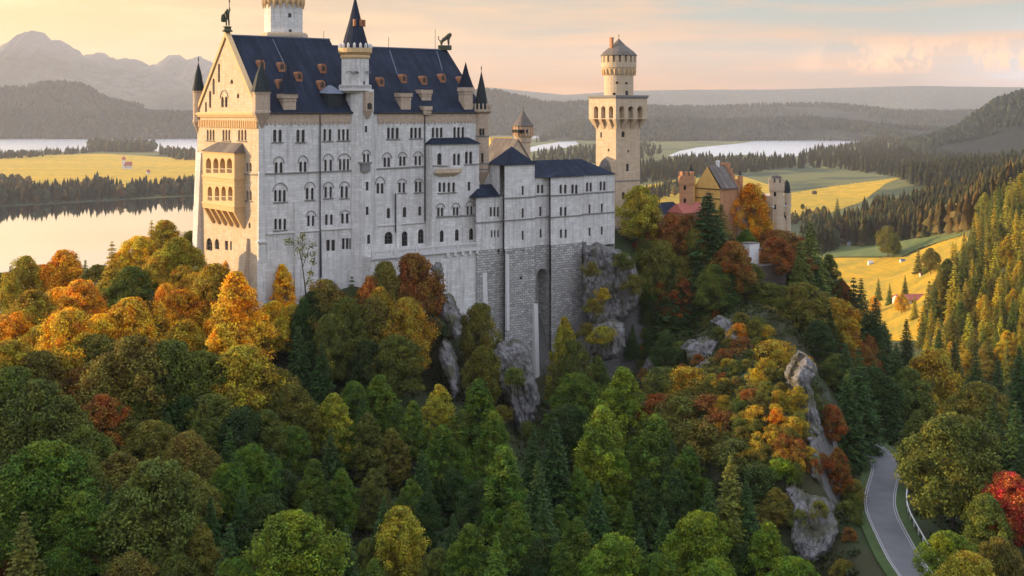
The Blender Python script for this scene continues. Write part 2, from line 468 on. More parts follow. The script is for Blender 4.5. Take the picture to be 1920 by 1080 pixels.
# ------------------------------------------------------------------ water and meadows
def sheet(name, pix, zlev, mat, sub=0):
    """flat sheet whose outline is read from photo pixels on the level zlev"""
    vs = []
    for px, py in pix:
        D = (CH - zlev) * F / (py - HY)
        vs.append(((px - CX) / F * D, D, zlev))
    tri = tessellate_polygon([[Vector(q) for q in vs]])
    o = mesh_obj(name, vs, [tuple(x) for x in tri], mat, uv=False)
    return tag(o, kind='structure')


wm, t, b = new_mat('lake_water')
out = wm.node_tree.nodes['Material Output']
gl = t.n('ShaderNodeBsdfGlossy'); gl.inputs['Roughness'].default_value = 0.035; gl.inputs['Color'].default_value = (0.93, 0.93, 0.93, 1)
b.inputs['Base Color'].default_value = (0.03, 0.05, 0.06, 1); b.inputs['Roughness'].default_value = 0.2
fr = t.n('ShaderNodeFresnel', i_IOR=1.7)
geo = t.n('ShaderNodeNewGeometry')
mp = t.n('ShaderNodeMapping'); t.l(geo.outputs['Position'], mp.inputs[0]); mp.inputs['Scale'].default_value = (0.02, 0.05, 1)
nw = noise(t, mp.outputs[0], 1.0, 3.0)
bp = t.n('ShaderNodeBump', i_Strength=0.02, i_Distance=1.0); t.l(nw, bp.inputs['Height']); t.l(bp.outputs[0], gl.inputs['Normal'])
ms = t.n('ShaderNodeMixShader'); t.l(t.ramp(fr.outputs[0], [(0.0, (0.1, 0.1, 0.1)), (0.5, (1, 1, 1))]), ms.inputs[0]); t.l(b.outputs[0], ms.inputs[1]); t.l(gl.outputs[0], ms.inputs[2])
t.l(ms.outputs[0], out.inputs['Surface'])
M['water'] = wm
wm2 = wm.copy(); wm2.name = 'rippled_lake_water'; M['rippled'] = wm2
for nd in wm2.node_tree.nodes:
    if nd.type == 'BSDF_GLOSSY': nd.inputs['Roughness'].default_value = 0.22

sheet('lake', [(-260, 398), (-120, 392), (0, 388), (90, 383), (200, 377), (300, 371), (372, 367), (520, 363), (700, 372), (700, 560), (-260, 640)], 0.6, wm)
sheet('lake', [(-300, 292), (0, 290), (60, 289), (130, 284), (185, 279), (250, 282), (300, 285), (330, 291), (372, 297), (430, 294), (470, 285), (470, 250), (372, 250), (300, 252), (180, 256), (0, 262), (-300, 264)], 0.6, wm2)
sheet('lake', [(1252, 292), (1275, 283), (1310, 276), (1345, 273), (1395, 268), (1430, 262), (1480, 258), (1560, 257.5), (1640, 258), (1640, 262), (1600, 268), (1540, 278), (1518, 284), (1500, 292), (1470, 296), (1400, 290), (1300, 296)], 0.6, wm2)
sheet('lake', [(960, 258), (985, 252), (1020, 247), (1052, 244), (1056, 248), (1030, 254), (1010, 259), (980, 263)], 0.6, wm2)
sheet('lake', [(975, 281), (1010, 272), (1050, 266), (1080, 265), (1085, 270), (1060, 277), (1030, 280), (990, 285)], 0.6, wm2)


def meadow_mat(name, c1, c2, c3):
    m, t, b = new_mat(name)
    geo = t.n('ShaderNodeNewGeometry'); pos = geo.outputs['Position']
    mp = t.n('ShaderNodeMapping'); t.l(pos, mp.inputs[0]); mp.inputs['Scale'].default_value = (0.0016, 0.014, 1); mp.inputs['Rotation'].default_value = (0, 0, R(4))
    n1 = noise(t, mp.outputs[0], 1.0, 5.0, 0.6)
    n2 = noise(t, pos, 0.05, 6.0, 0.65)
    c = t.mix(t.ramp(n1, [(0.36, (0, 0, 0)), (0.62, (1, 1, 1))]), c1, c2)
    c = t.mix(t.ramp(n2, [(0.42, (0, 0, 0)), (0.70, (0.8, 0.8, 0.8))]), c, c3)
    t.l(c, b.inputs['Base Color']); b.inputs['Roughness'].default_value = 1.0
    wv = t.n('ShaderNodeTexWave', i_Scale=0.02, i_Distortion=3.0, i_Detail=3.0); wv.bands_direction = 'Y'; t.l(pos, wv.inputs[0])
    c = t.mix(t.math('MULTIPLY', t.ramp(wv.outputs['Fac'], [(0.45, (0, 0, 0)), (0.8, (1, 1, 1))]), 0.35), c, tuple(x * 0.5 for x in c3))
    # upstanding blades catch the low sun far better than a flat floor does: thick bumpy turf
    n3 = noise(t, pos, 1.2, 3.0); bump(t, b, n3, 1.0, 2.5)
    return m


M['meadow'] = meadow_mat('golden_meadow', (0.68, 0.38, 0.018), (0.50, 0.33, 0.025), (0.24, 0.22, 0.03))
M['green_meadow'] = meadow_mat('green_meadow', (0.12, 0.16, 0.045), (0.16, 0.19, 0.05), (0.08, 0.12, 0.035))
sheet('meadow', [(-150, 296), (0, 294), (190, 288), (372, 298), (470, 300), (470, 352), (300, 352), (0, 362), (-150, 365)], 0.3, M['meadow'])
def drape(name, pix, lift, mat, dx=3.0, dy=1.2):
    a = np.array(pix, float); x0, y0 = a.min(0); x1, y1 = a.max(0)
    xs = np.arange(x0, x1 + dx, dx); ys = np.arange(y0, y1 + dy, dy)
    Ds = np.exp(np.linspace(math.log(420), math.log(3400), 300)); V = np.zeros((len(ys), len(xs), 3)); okv = np.zeros((len(ys), len(xs)), bool)
    for r, py in enumerate(ys):
        X = (xs[:, None] - CX) / F * Ds[None]; Z = CH - (py - HY) / F * Ds
        dlt = Z[None] - ground(X, np.broadcast_to(Ds[None], X.shape)); h = dlt <= 0; i = h.argmax(1); ok = h.any(1) & (i > 0); i = np.maximum(i, 1); k = np.arange(len(xs))
        f_ = dlt[k, i - 1] / (dlt[k, i - 1] - dlt[k, i] + 1e-9); D = Ds[i - 1] + f_ * (Ds[i] - Ds[i - 1])
        V[r, :, 0] = (xs - CX) / F * D; V[r, :, 1] = D; okv[r] = ok
    V[..., 2] = ground(V[..., 0], V[..., 1]) + lift
    cx_, cy_ = np.meshgrid(xs + dx / 2, ys + dy / 2); ins = np.zeros(cx_.shape, bool); j = len(pix) - 1
    for i in range(len(pix)):
        xi, yi = pix[i]; xj, yj = pix[j]; ins ^= ((yi > cy_) != (yj > cy_)) & (cx_ < (xj - xi) * (cy_ - yi) / (yj - yi + 1e-9) + xi); j = i
    fs = []; nc = len(xs)
    for r in range(len(ys) - 1):
        for c in range(nc - 1):
            if ins[r, c] and okv[r, c] and okv[r + 1, c] and okv[r, c + 1] and okv[r + 1, c + 1]: fs.append((r * nc + c, r * nc + c + 1, (r + 1) * nc + c + 1, (r + 1) * nc + c))
    o = mesh_obj(name, V.reshape(-1, 3), fs, mat, uv=False); return tag(o, kind='structure')


sheet('meadow', [(1190, 352), (1260, 338), (1390, 326), (1460, 318), (1560, 314), (1560, 322), (1500, 340), (1480, 356), (1300, 392), (1190, 396)], 0.3, M['meadow'])
drape('meadow', [(1470, 364), (1560, 350), (1690, 333), (1660, 345), (1618, 378), (1560, 398), (1530, 412), (1470, 412), (1380, 420), (1380, 372)], 0.4, M['meadow'])
drape('meadow', [(1380, 486), (1700, 483), (1725, 470), (1810, 436), (1815, 452), (1775, 500), (1740, 545), (1740, 640), (1560, 640), (1380, 560)], 0.4, M['meadow'])
drape('meadow', [(1500, 462), (1620, 464), (1680, 455), (1810, 438), (1809, 442), (1722, 468), (1690, 483), (1500, 485)], 0.9, M['green_meadow'])

# ------------------------------------------------------------------ far hills and mountains
def far_mat(name, c1, c2, scale, rock=None):
    m, t, b = new_mat(name)
    geo = t.n('ShaderNodeNewGeometry'); pos = geo.outputs['Position']
    n1 = noise(t, pos, scale, 8.0, 0.65); n2 = noise(t, pos, scale * 9, 6.0, 0.7)
    c = t.mix(t.ramp(n1, [(0.40, (0, 0, 0)), (0.6, (1, 1, 1))]), c1, c2)
    c = t.mix(t.ramp(n2, [(0.42, (0, 0, 0)), (0.58, (0.85, 0.85, 0.85))]), c, tuple(x * 0.45 for x in c1))
    if rock:
        sp = t.n('ShaderNodeSeparateXYZ'); t.l(pos, sp.inputs[0])
        c = t.mix(t.ramp(t.math('ADD', t.math('DIVIDE', sp.outputs[2], 900.0), t.math('MULTIPLY', n1, 0.5)), [(0.75, (0, 0, 0)), (0.95, (1, 1, 1))]), c, rock)
    t.l(c, b.inputs['Base Color']); b.inputs['Roughness'].default_value = 0.95
    bump(t, b, n2, 1.0, 0.12 / scale)
    return m


def ridge(name, prof, D, depth, mat, seed, rough=0.05, nx=220, jag=0.0, ny=36, foot=0.0):
    """a real ridge: crest line from (pixel, pixel) pairs at distance D, falling to the plain in front and behind"""
    rg = np.random.default_rng(seed)
    prof = np.array(prof, float)
    px = np.linspace(prof[0, 0], prof[-1, 0], nx)
    jg = sum(rg.uniform(-1, 1, 1 + int((px[-1] - px[0]) / s_))[np.minimum(((px - px[0]) / s_).astype(int), int((px[-1] - px[0]) / s_))] * 0 + np.interp(px, np.arange(px[0], px[-1] + 2 * s_, s_), rg.uniform(-1, 1, len(np.arange(px[0], px[-1] + 2 * s_, s_)))) * a_ for s_, a_ in ((22, 4.5), (10, 2.4), (5, 1.2))) * jag
    crest = CH - (np.interp(px, prof[:, 0], prof[:, 1]) + jg - HY) / F * D
    s = np.linspace(-1, 1, ny)
    X = np.empty((nx, ny)); Y = np.empty((nx, ny)); Z = np.empty((nx, ny))
    if mat is M['hill']: crest = crest - 20 * (D / 5000) ** .5      # leaves room for the trees on top
    x0 = (px - CX) / F * D
    endk = np.minimum(np.minimum(np.arange(nx), nx - 1 - np.arange(nx)) / (nx * 0.06), 1) ** 0.7
    waves = [(rg.uniform(3, 8) * 2 ** k, rg.uniform(0, 6.28, 3), 0.6 ** k) for k in range(5)]
    for j, q in enumerate(s):
        fall = (0.5 + 0.5 * math.cos(math.pi * q)) ** 0.85
        nzv = sum(a * np.sin(k * 6.28 * (x0 / depth * 0.25) + ph[0] + 2.2 * np.sin(q * k * 0.7 + ph[1])) for k, ph, a in waves)
        bend = sum(a * np.sin(k * 0.5 * 6.28 * x0 / depth * 0.3 + ph[2]) for k, ph, a in waves[:3])
        X[:, j] = x0; Y[:, j] = D + q * depth * (1 + 0.10 * bend)
        Z[:, j] = foot - 4 + (crest - foot + 4) * fall * endk + nzv * rough * (crest - foot) * fall * (1 - fall) * 2.2
    # small teeth of trees / rock along the crest
    Z += rg.normal(0, 1, Z.shape) * rough * 0.10 * np.maximum(crest - foot, 10)[:, None] * (Z > foot + 8)
    v = np.stack([X, Y, Z], 2).reshape(-1, 3)
    i = np.arange(nx - 1)[:, None] * ny + np.arange(ny - 1)[None]
    f = np.stack([i, i + ny, i + ny + 1, i + 1], 2).reshape(-1, 4)
    me = bpy.data.meshes.new(name); np_mesh(me, v, f); me.materials.append(mat)
    me.polygons.foreach_set('use_smooth', np.ones(len(f), bool))
    o = bpy.data.objects.new(name, me); COL.objects.link(o)
    if mat is M['hill']: HILLS.append((np.stack([X, Y, Z], 2), D))
    return tag(o, kind='structure')


HILLS = []
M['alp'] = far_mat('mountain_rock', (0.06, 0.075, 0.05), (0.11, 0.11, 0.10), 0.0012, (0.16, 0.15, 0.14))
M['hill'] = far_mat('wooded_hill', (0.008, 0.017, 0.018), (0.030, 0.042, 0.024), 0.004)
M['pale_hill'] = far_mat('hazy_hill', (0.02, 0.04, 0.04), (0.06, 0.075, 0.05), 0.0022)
ridge('mountains', [(-420, 120), (-250, 60), (-120, 95), (-40, 78), (0, 92), (20, 80), (38, 68), (52, 60), (62, 66), (71, 61), (92, 78), (103, 80), (111, 76), (124, 84), (140, 97), (158, 107), (190, 118), (230, 128), (300, 150), (420, 180), (520, 190)], 9800, 1500, M['alp'], 3, 0.075, 420, 1.0)
ridge('mountains', [(60, 190), (130, 120), (168, 102), (185, 98), (205, 107), (222, 112), (236, 107), (258, 114), (280, 124), (304, 114), (330, 104), (350, 113), (372, 108), (420, 130), (480, 110), (560, 150), (700, 190)], 11200, 1300, M['alp'], 4, 0.07, 360, 1.0)
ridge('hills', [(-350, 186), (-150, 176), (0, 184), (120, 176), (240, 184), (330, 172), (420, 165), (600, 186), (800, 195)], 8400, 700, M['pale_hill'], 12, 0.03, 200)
ridge('hills', [(-420, 175), (-200, 165), (-60, 158), (0, 161), (48, 160), (60, 155), (85, 150), (118, 149), (146, 152), (165, 160), (182, 172), (200, 181), (230, 187), (262, 192), (300, 202), (350, 210), (420, 218), (560, 226)], 5600, 500, M['hill'], 5, 0.05, 360)
ridge('hills', [(-500, 200), (-200, 196), (0, 199), (150, 203), (300, 205), (420, 208), (600, 212)], 5050, 260, M['hill'], 9, 0.06, 300)
ridge('hills', [(500, 200), (700, 190), (840, 175), (905, 164), (940, 168), (975, 177), (1010, 186), (1045, 190), (1085, 187), (1130, 188), (1220, 196), (1330, 200)], 6200, 900, M['hill'], 6, 0.05, 280)
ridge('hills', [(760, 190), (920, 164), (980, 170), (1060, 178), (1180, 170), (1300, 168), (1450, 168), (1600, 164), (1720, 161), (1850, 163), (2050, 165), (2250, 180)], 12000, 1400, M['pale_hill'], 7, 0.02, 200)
ridge('hills', [(900, 215), (1020, 206), (1120, 200), (1200, 196), (1270, 197), (1350, 196), (1440, 192), (1545, 191), (1610, 195), (1660, 203), (1760, 205), (1900, 204), (2100, 202)], 6800, 900, M['hill'], 8, 0.07, 360)
ridge('hills', [(1010, 236), (1100, 224), (1180, 216), (1260, 218), (1340, 222), (1420, 219), (1500, 216), (1580, 222), (1640, 230), (1740, 236), (1850, 238)], 4900, 420, M['hill'], 18, 0.09, 300)
ridge('hills', [(1690, 262), (1740, 254), (1790, 240), (1820, 228), (1845, 208), (1868, 190), (1890, 176), (1915, 168), (1950, 163), (2020, 165), (2150, 190), (2300, 230)], 3100, 420, M['hill'], 10, 0.05, 260)

# ------------------------------------------------------------------ haze
hz = MB(); hz.box(-13000, 13000, -900, 14500, -8, 800)
hm = bpy.data.materials.new('haze'); hm.use_nodes = True
ht = NT(hm.node_tree)
for nd in list(hm.node_tree.nodes):
    if nd.type != 'OUTPUT_MATERIAL': hm.node_tree.nodes.remove(nd)
pv = ht.n('ShaderNodeVolumePrincipled'); pv.inputs['Density'].default_value = 0.000041; pv.inputs['Color'].default_value = (0.86, 0.86, 0.90, 1); pv.inputs['Anisotropy'].default_value = 0.2
ht.l(pv.outputs[0], hm.node_tree.nodes['Material Output'].inputs['Volume'])
ho = hz.build('haze', hm)
tag(ho, kind='stuff')
hz_hide = False
# ------------------------------------------------------------------ castle frame: u along the long front, v into the building, z up
ANG = R(38.2)
C0 = Vector(((485 - CX) / F * 240.0, 240.0, 0))
CA, SA = math.cos(ANG), math.sin(ANG)
CAM_L = Vector(((-C0.x) * CA + (-C0.y) * SA, (C0.x) * SA - (C0.y) * CA))     # camera in (u, v)


def to_world(u, v, z=0.0):
    return Vector((C0.x + u * CA - v * SA, C0.y + u * SA + v * CA, z))


def ray_uv(px):
    dx, dy = (px - CX) / F, 1.0
    return Vector((dx * CA + dy * SA, -dx * SA + dy * CA))                    # per metre of depth


def on_v(px, v):
    """(u, depth) where the column px meets the plane v = const"""
    r = ray_uv(px); D = (v - CAM_L.y) / r.y
    return CAM_L.x + D * r.x, D


def on_u(px, u):
    r = ray_uv(px); D = (u - CAM_L.x) / r.x
    return CAM_L.y + D * r.y, D


def zz(py, D):
    return CH - (py - HY) / F * D


def px_of(u, v):
    w_ = to_world(u, v); return w_.x / w_.y * F + CX


def seg_hit(A, B, px, py=None):
    """along the wall from A to B: distance s and depth where column px meets it"""
    r = ray_uv(px); d = (B - A); L = d.length; d = d / L
    # CAM + D r = A + s d
    det = r.x * (-d.y) - r.y * (-d.x)
    q = A - CAM_L
    D = (q.x * (-d.y) - q.y * (-d.x)) / det
    s = (r.x * q.y - r.y * q.x) / det
    return s, D


class Thing:
    """an Empty in the castle frame; its parts are meshes given in castle coordinates"""
    def __init__(s, name, label, cat, u, v, z, group=None):
        s.off = Vector((u, v, z))
        s.o = bpy.data.objects.new(name, None); COL.objects.link(s.o)
        s.o.location = to_world(u, v, z); s.o.rotation_euler = (0, 0, ANG); s.o.empty_display_size = 2
        tag(s.o, label, cat, group)
    def part(s, name, mb, mat, parent=None, smooth=False):
        o = mb.build(name, mat, parent or s.o, smooth, s.off)
        return o


def arch_poly(s0, s1, z0, z1, pointed=False, n=8):
    w2 = (s1 - s0) / 2; m = (s0 + s1) / 2
    rise = min(w2 * (1.35 if pointed else 1.0), (z1 - z0) * 0.9)
    pts = [(s0, z0), (s1, z0)]
    for i in range(n + 1):
        a = math.pi * i / n
        pts.append((m + w2 * math.cos(a), z1 - rise + rise * (math.sin(a) ** (0.8 if pointed else 1.0))))
    return pts


def rect_poly(s0, s1, z0, z1):
    return [(s0, z0), (s1, z0), (s1, z1), (s0, z1)]


def wall_panel(mb, A, B, outline, holes, depth=0.35):
    """wall through plan points A, B with real openings; outline and holes are (s, z) loops. outward = right of A->B"""
    d = (B - A).normalized(); n = Vector((d.y, -d.x))
    def pt(s, z, k=0.0): return Vector((A.x + d.x * s - n.x * k, A.y + d.y * s - n.y * k, z))
    loops = [[Vector((p[0], p[1], 0)) for p in outline]] + [[Vector((p[0], p[1], 0)) for p in h] for h in holes]
    flat = [p for l in loops for p in l]
    tri = tessellate_polygon(loops)
    fs = []
    for t3 in tri:
        a, b_, c = (flat[i] for i in t3)
        ar = (b_.x - a.x) * (c.y - a.y) - (b_.y - a.y) * (c.x - a.x)
        if abs(ar) < 1e-7: continue
        fs.append(tuple(t3) if ar > 0 else tuple(t3)[::-1])
    mb.add([pt(p.x, p.y) for p in flat], fs)
    for h in holes:
        for i in range(len(h)):
            p, q = h[i], h[(i + 1) % len(h)]
            mb.quad(pt(*q), pt(*p), pt(*p, depth), pt(*q, depth))
    return pt


class Facade:
    """a wall with windows read off the photo"""
    def __init__(s, thing, A, B, depth=0.35, cut=True):
        s.t = thing; s.A = Vector(A); s.B = Vector(B); s.L = (s.B - s.A).length; s.holes = []; s.wins = []; s.depth = depth
    def at(s, px, py):
        q, D = seg_hit(s.A, s.B, px); return q, zz(py, D)
    def opening(s, px, y0, y1, w, kind='arch'):
        a, z1 = s.at(px - w / 2, y0); b_, z0 = s.at(px + w / 2, y1)
        if a > b_: a, b_ = b_, a
        a = max(a, 0.05); b_ = min(b_, s.L - 0.05)
        p = rect_poly(a, b_, z0, z1) if kind == 'rect' else arch_poly(a, b_, z0, z1, kind == 'pointed')
        s.holes.append(p); return p
    def win(s, pxs, y0, y1, w=5.5, kind='arch', hood=None, sill=False, name='window'):
        s.wins.append(([s.opening(px, y0, y1, w, kind) for px in pxs], hood, sill, name))
    def build(s, mb, outline):
        s.pt = wall_panel(mb, s.A, s.B, outline, s.holes, s.depth)
    def fit(s, glass=None, frame=None):
        """panes, frames, sills and hood moulds for every window"""
        pt = s.pt
        for polys, hood, sill, name in s.wins:
            g = MB(); fr = MB()
            for p in polys:
                c = [pt(q[0], q[1], s.depth - 0.04) for q in p]
                g.add(c, [tuple(range(len(c)))])
                s0, s1 = p[0][0], p[1][0]; z0 = p[0][1]; z1 = max(q[1] for q in p)
                k = s.depth - 0.09; m = (s0 + s1) / 2
                def bar(a0, a1, b0, b1):
                    v0 = [pt(a0, b0, k), pt(a1, b0, k), pt(a1, b1, k), pt(a0, b1, k)]; v1 = [pt(a0, b0, k + 0.05), pt(a1, b0, k + 0.05), pt(a1, b1, k + 0.05), pt(a0, b1, k + 0.05)]
                    fr.hexa(v1, v0)
                bar(m - 0.035, m + 0.035, z0, z1 - 0.05)
                for f_ in (0.36, 0.68):
                    bar(s0 + 0.01, s1 - 0.01, z0 + (z1 - z0) * f_ - 0.03, z0 + (z1 - z0) * f_ + 0.03)
            w_ = s.t.part(name, fr, frame or M['dull_slate'])
            s.t.part('pane', g, glass or M['glass'], w_)
            sa = min(p[0][0] for p in polys); sb = max(p[1][0] for p in polys); zb = min(p[0][1] for p in polys); zt = max(q[1] for p in polys for q in p)
            if sill:
                q = MB(); q.hexa([pt(sa - 0.3, zb - 0.22, 0.0), pt(sb + 0.3, zb - 0.22, 0.0), pt(sb + 0.3, zb - 0.22, -0.2), pt(sa - 0.3, zb - 0.22, -0.2)],
                                 [pt(sa - 0.3, zb, 0.0), pt(sb + 0.3, zb, 0.0), pt(sb + 0.3, zb, -0.24), pt(sa - 0.3, zb, -0.24)])
                s.t.part('sill', q, M['dark_trim'], w_)
            if hood:
                m = (sa + sb) / 2; rad = (sb - sa) / 2 + 0.22; zc = zt - 0.35
                _, zh = s.at(960, 0); ztop = s.at((px_of(*(s.A + (s.B - s.A) / s.L * m))), hood)[1]
                ry = max(ztop - zc, 0.5); q = MB(); n = 12
                a = [[(m + (rad + e) * math.cos(math.pi * i / n), zc + (ry + e) * math.sin(math.pi * i / n)) for i in range(n + 1)] for e in (0, 0.16)]
                for i in range(n):
                    q.hexa([pt(*a[0][i], 0), pt(*a[1][i], 0), pt(*a[1][i + 1], 0), pt(*a[0][i + 1], 0)], [pt(*a[0][i], -0.13), pt(*a[1][i], -0.13), pt(*a[1][i + 1], -0.13), pt(*a[0][i + 1], -0.13)])
                s.t.part('hood_mould', q, M['dark_trim'], w_)


def strip(A, B, z0a, z0b, h, out, inn=0.0):
    """moulding along a wall from A to B"""
    A = Vector(A); B = Vector(B); d = (B - A).normalized(); n = Vector((d.y, -d.x)); mb = MB()
    def p(q, k, z): return Vector((q.x + n.x * k, q.y + n.y * k, z))
    mb.hexa([p(A, -inn, z0a), p(B, -inn, z0b), p(B, out, z0b), p(A, out, z0a)], [p(A, -inn, z0a + h), p(B, -inn, z0b + h), p(B, out, z0b + h), p(A, out, z0a + h)])
    return mb


def merge(*mbs):
    r = MB()
    for m_ in mbs: r.add(m_.v, m_.f)
    return r


def cone_roof(mb, c, r, z0, z1, n=16, a0=0.0, flare=0.12):
    mb.lathe(c, [(r, z0 - 0.15), (r, z0), (r * (0.80 - flare), z0 + (z1 - z0) * 0.22), (r * 0.36, z0 + (z1 - z0) * 0.60), (0.02, z1)], n, a0)


def finial(mb, c, z, h=1.6):
    mb.lathe(c, [(0.05, z - 0.3), (0.06, z + h * 0.4), (0.2, z + h * 0.5), (0.06, z + h * 0.62), (0.13, z + h * 0.75), (0.02, z + h)], 8)


# ================================================================== the palace
EAVE = 119.25
W_, _d = on_u(370, 0.0)            # width of the west gable wall
UE, _d = on_v(906, 0.0)            # length of the front
ZB = 62.0
pal = Thing('palace', 'tall white palace with steep blue slate roof, golden west gable and stair turret', 'palace', 0, 0, 76)
wall = MB(); gold = MB()
fr = Facade(pal, (0, 0), (UE, 0))
# front windows: left half
fr.win([515.4, 525.4], 243, 266, 6.4, sill=True); fr.win([559, 568.6], 243, 266, 6.2, sill=True)
fr.win([609, 619], 242, 264, 5.2, sill=True); fr.win([636, 644, 652], 242, 263, 5.0, sill=True)
fr.win([518, 527.2], 304, 325, 5.6, hood=294.5); fr.win([564, 572.3], 303, 322, 5.4, hood=292.5)
fr.win([610.4, 620.3], 299, 321, 4.6, hood=289.5); fr.win([638, 645.5, 652.6], 298, 319, 4.6, hood=289)
fr.win([516.7, 525, 533.4], 356, 378, 5.2, hood=344, sill=True); fr.win([576, 585.8], 352, 374, 5.4, hood=342, sill=True)
fr.win([611, 620.4], 350, 371, 4.8, hood=342, sill=True); fr.win([641.4, 650], 349, 371, 5.2, hood=341, sill=True)
fr.win([517, 525.3, 534.2], 410, 430.5, 5.4, sill=True); fr.win([578.6, 587.2], 404, 424, 5.0, hood=396)
fr.win([612.2, 621.6], 402, 421.5, 5.2); fr.win([642.4, 651.2], 400, 419, 5.2, hood=395)
fr.win([615.4, 625], 450, 470, 7.0, 'rect'); fr.win([644, 651.2, 657.6], 447, 467, 5.4, 'rect')
# right half
fr.win([728.6, 736.4, 745], 239, 260, 5.6, sill=True); fr.win([771.8, 779.4, 787.4], 239, 259, 5.4, sill=True)
fr.win([721.7, 729.2], 295, 313, 5.4, hood=287); fr.win([751, 758.2], 293, 311, 5.0, hood=286); fr.win([779.8, 787.4], 292, 310, 5.0, hood=285)
fr.win([708.7, 716.7], 343, 363, 5.4, hood=332); fr.win([749.6, 757.4], 342, 361, 5.2, hood=336, sill=True); fr.win([780.6, 788.2], 340, 360, 5.4, hood=336, sill=True)
fr.win([728.6], 390, 409, 6.6); fr.win([758.8], 388, 407, 6.8); fr.win([787.4], 387, 404, 6.0)
fr.win([728.8], 435, 457, 15.5); fr.win([759], 434, 461, 11, name='door'); fr.win([789.4], 430, 456, 11, 'pointed')
fr.win([812, 819.8, 827.5], 239, 258, 5.2); fr.win([852.6, 860, 868], 238, 258, 5.2)
zt = EAVE
fr.build(wall, [(0, ZB), (UE, ZB), (UE, zt), (0, zt)])
# back and east walls
wall.quad((UE, W_, ZB), (0, W_, ZB), (0, W_, zt), (UE, W_, zt))
wall.add([(UE, 0, ZB), (UE, W_, ZB), (UE, W_, zt), (UE, W_ / 2, 133.6), (UE, 0, zt)], [(0, 1, 2, 3, 4)])
o_wall = pal.part('wall', wall, M['wall']); fr.fit()

# west gable wall, lit stone
we = Facade(pal, (0, W_), (0, 0), 0.4)
for g in ([389.4, 394.8, 400.3], [418.9, 424.4, 429.8], [448.2, 454.2, 460.2]): we.win(g, 243, 263.5, 3.6, sill=True)
we.win([463.4, 469.6], 305, 322, 4.4); we.win([463.6, 469.8], 357, 376, 4.2, sill=True); we.win([467.8], 417, 428, 4.0)
we.win([417, 424], 181, 201, 5.0, hood=170); we.win([410.4], 119, 154, 4.0); we.win([400.4], 147, 177, 4.0); we.win([393.9], 170, 202, 4.2); we.win([386, ], 191, 210, 3.6)
we.win([446.3], 175, 184, 4.5); we.win([434.5], 149, 157, 5.0)
we.win([392.4], 445, 471, 11.5); we.win([406.8], 447, 468.5, 8.6); we.win([424.6], 451, 469.5, 6.0, 'rect'); we.win([433], 452, 469.5, 3.4, 'rect')
apex = 135.4
we.build(gold, [(0, ZB), (W_, ZB), (W_, EAVE), (W_ / 2, apex), (0, EAVE)])
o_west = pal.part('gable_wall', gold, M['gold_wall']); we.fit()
nb = MB(); v0, D = on_u(438.5, 0.0); v1, _ = on_u(447.5, 0.0)
# golden niche, buttresses of the west face
nb = MB(); vA, D = on_u(363, 0.0)
def wedge(mb, px0, px1, yt, yb, out_t, out_b):
    a, D0 = on_u(px0, 0.0); b_, D1 = on_u(px1, 0.0)
    z1 = zz(yt, (D0 + D1) / 2); z0 = zz(yb, (D0 + D1) / 2)
    mb.hexa([(-out_b, a, z0), (-out_b, b_, z0), (0.02, b_, z0), (0.02, a, z0)], [(-out_t, a, z1), (-out_t, b_, z1), (0.02, b_, z1), (0.02, a, z1)])
bt = MB(); wedge(bt, 456, 467, 446, 560, 0.5, 1.6); wedge(bt, 452, 458, 458, 486, 0.5, 0.5)
pal.part('buttress', bt, M['gold_wall'])
bt = MB(); wedge(bt, 372, 378.5, 286, 520, 0.25, 1.5); pal.part('buttress', bt, M['wall'])
bt = MB(); bt.hexa([(-0.8, W_ - 0.5, ZB), (0.6, W_ - 0.5, ZB), (0.6, W_ + 3.4, ZB), (-0.8, W_ + 3.4, ZB)], [(-0.15, W_ - 0.4, 111), (0.6, W_ - 0.4, 111), (0.6, W_ + 0.5, 111), (-0.15, W_ + 0.5, 111)])
pal.part('buttress', bt, M['wall'])
# corner pilaster where the golden and the white faces meet
u1, D = on_v(495, 0.0)
pil = MB(); z1 = zz(322, 240); pil.hexa([(-0.55, -0.75, ZB), (u1 + 0.2, -0.75, ZB), (u1 + 0.2, 0.1, ZB), (-0.55, 0.1, ZB)], [(-0.10, -0.28, z1), (u1, -0.28, z1), (u1, 0.1, z1), (-0.10, 0.1, z1)])
pal.part('corner_pilaster', pil, M['wall'])
ledge = strip((-0.7, 0.0), (u1 + 0.35, 0.0), zz(456, 239), zz(456, 239), 0.35, 0.85)
# string courses and white ledge
def course(pxa, pya, pxb, pyb, v, h, out):
    ua, Da = on_v(pxa, v); ub, Db = on_v(pxb, v)
    return strip((ua, v), (ub, v), zz(pya, Da), zz(pyb, Db), h, out)
for q_ in (course(487, 328, 660, 321, 0, 0.28, 0.22), course(706, 318, 798, 313, 0, 0.28, 0.22),): pal.part('string_course', q_, M['dark_trim'])
for q_ in (course(500, 440, 599, 433, 0, 0.3, 0.3), course(601, 432, 661, 428, 0, 0.3, 0.3), course(708, 424.5, 798, 417, 0, 0.3, 0.3), ledge): pal.part('ledge', q_, M['trim'])
def course_u(pxa, pya, pxb, pyb, h, out):
    va, Da = on_u(pxa, 0.0); vb, Db = on_u(pxb, 0.0)
    return strip((0, va), (0, vb), zz(pya, Da), zz(pyb, Db), h, out)
for q_ in (course_u(441, 327, 484, 328.5, 0.28, 0.2), course_u(372, 322, 381, 323, 0.28, 0.2),): pal.part('string_course', q_, M['dark_trim'])
# golden cornice of the gable with a row of little corbels
cor = merge(course_u(371.5, 219, 484.5, 219, 1.0, 0.45), course_u(371.5, 215.5, 484.5, 215.5, 0.45, 0.7))
for i in range(34):
    v = 0.6 + i * (W_ - 1.2) / 33
    cor.box(-0.34, 0.01, v - 0.2, v + 0.2, EAVE - 3.1, EAVE - 1.55)
pal.part('gable_cornice', cor, M['gold_trim'])
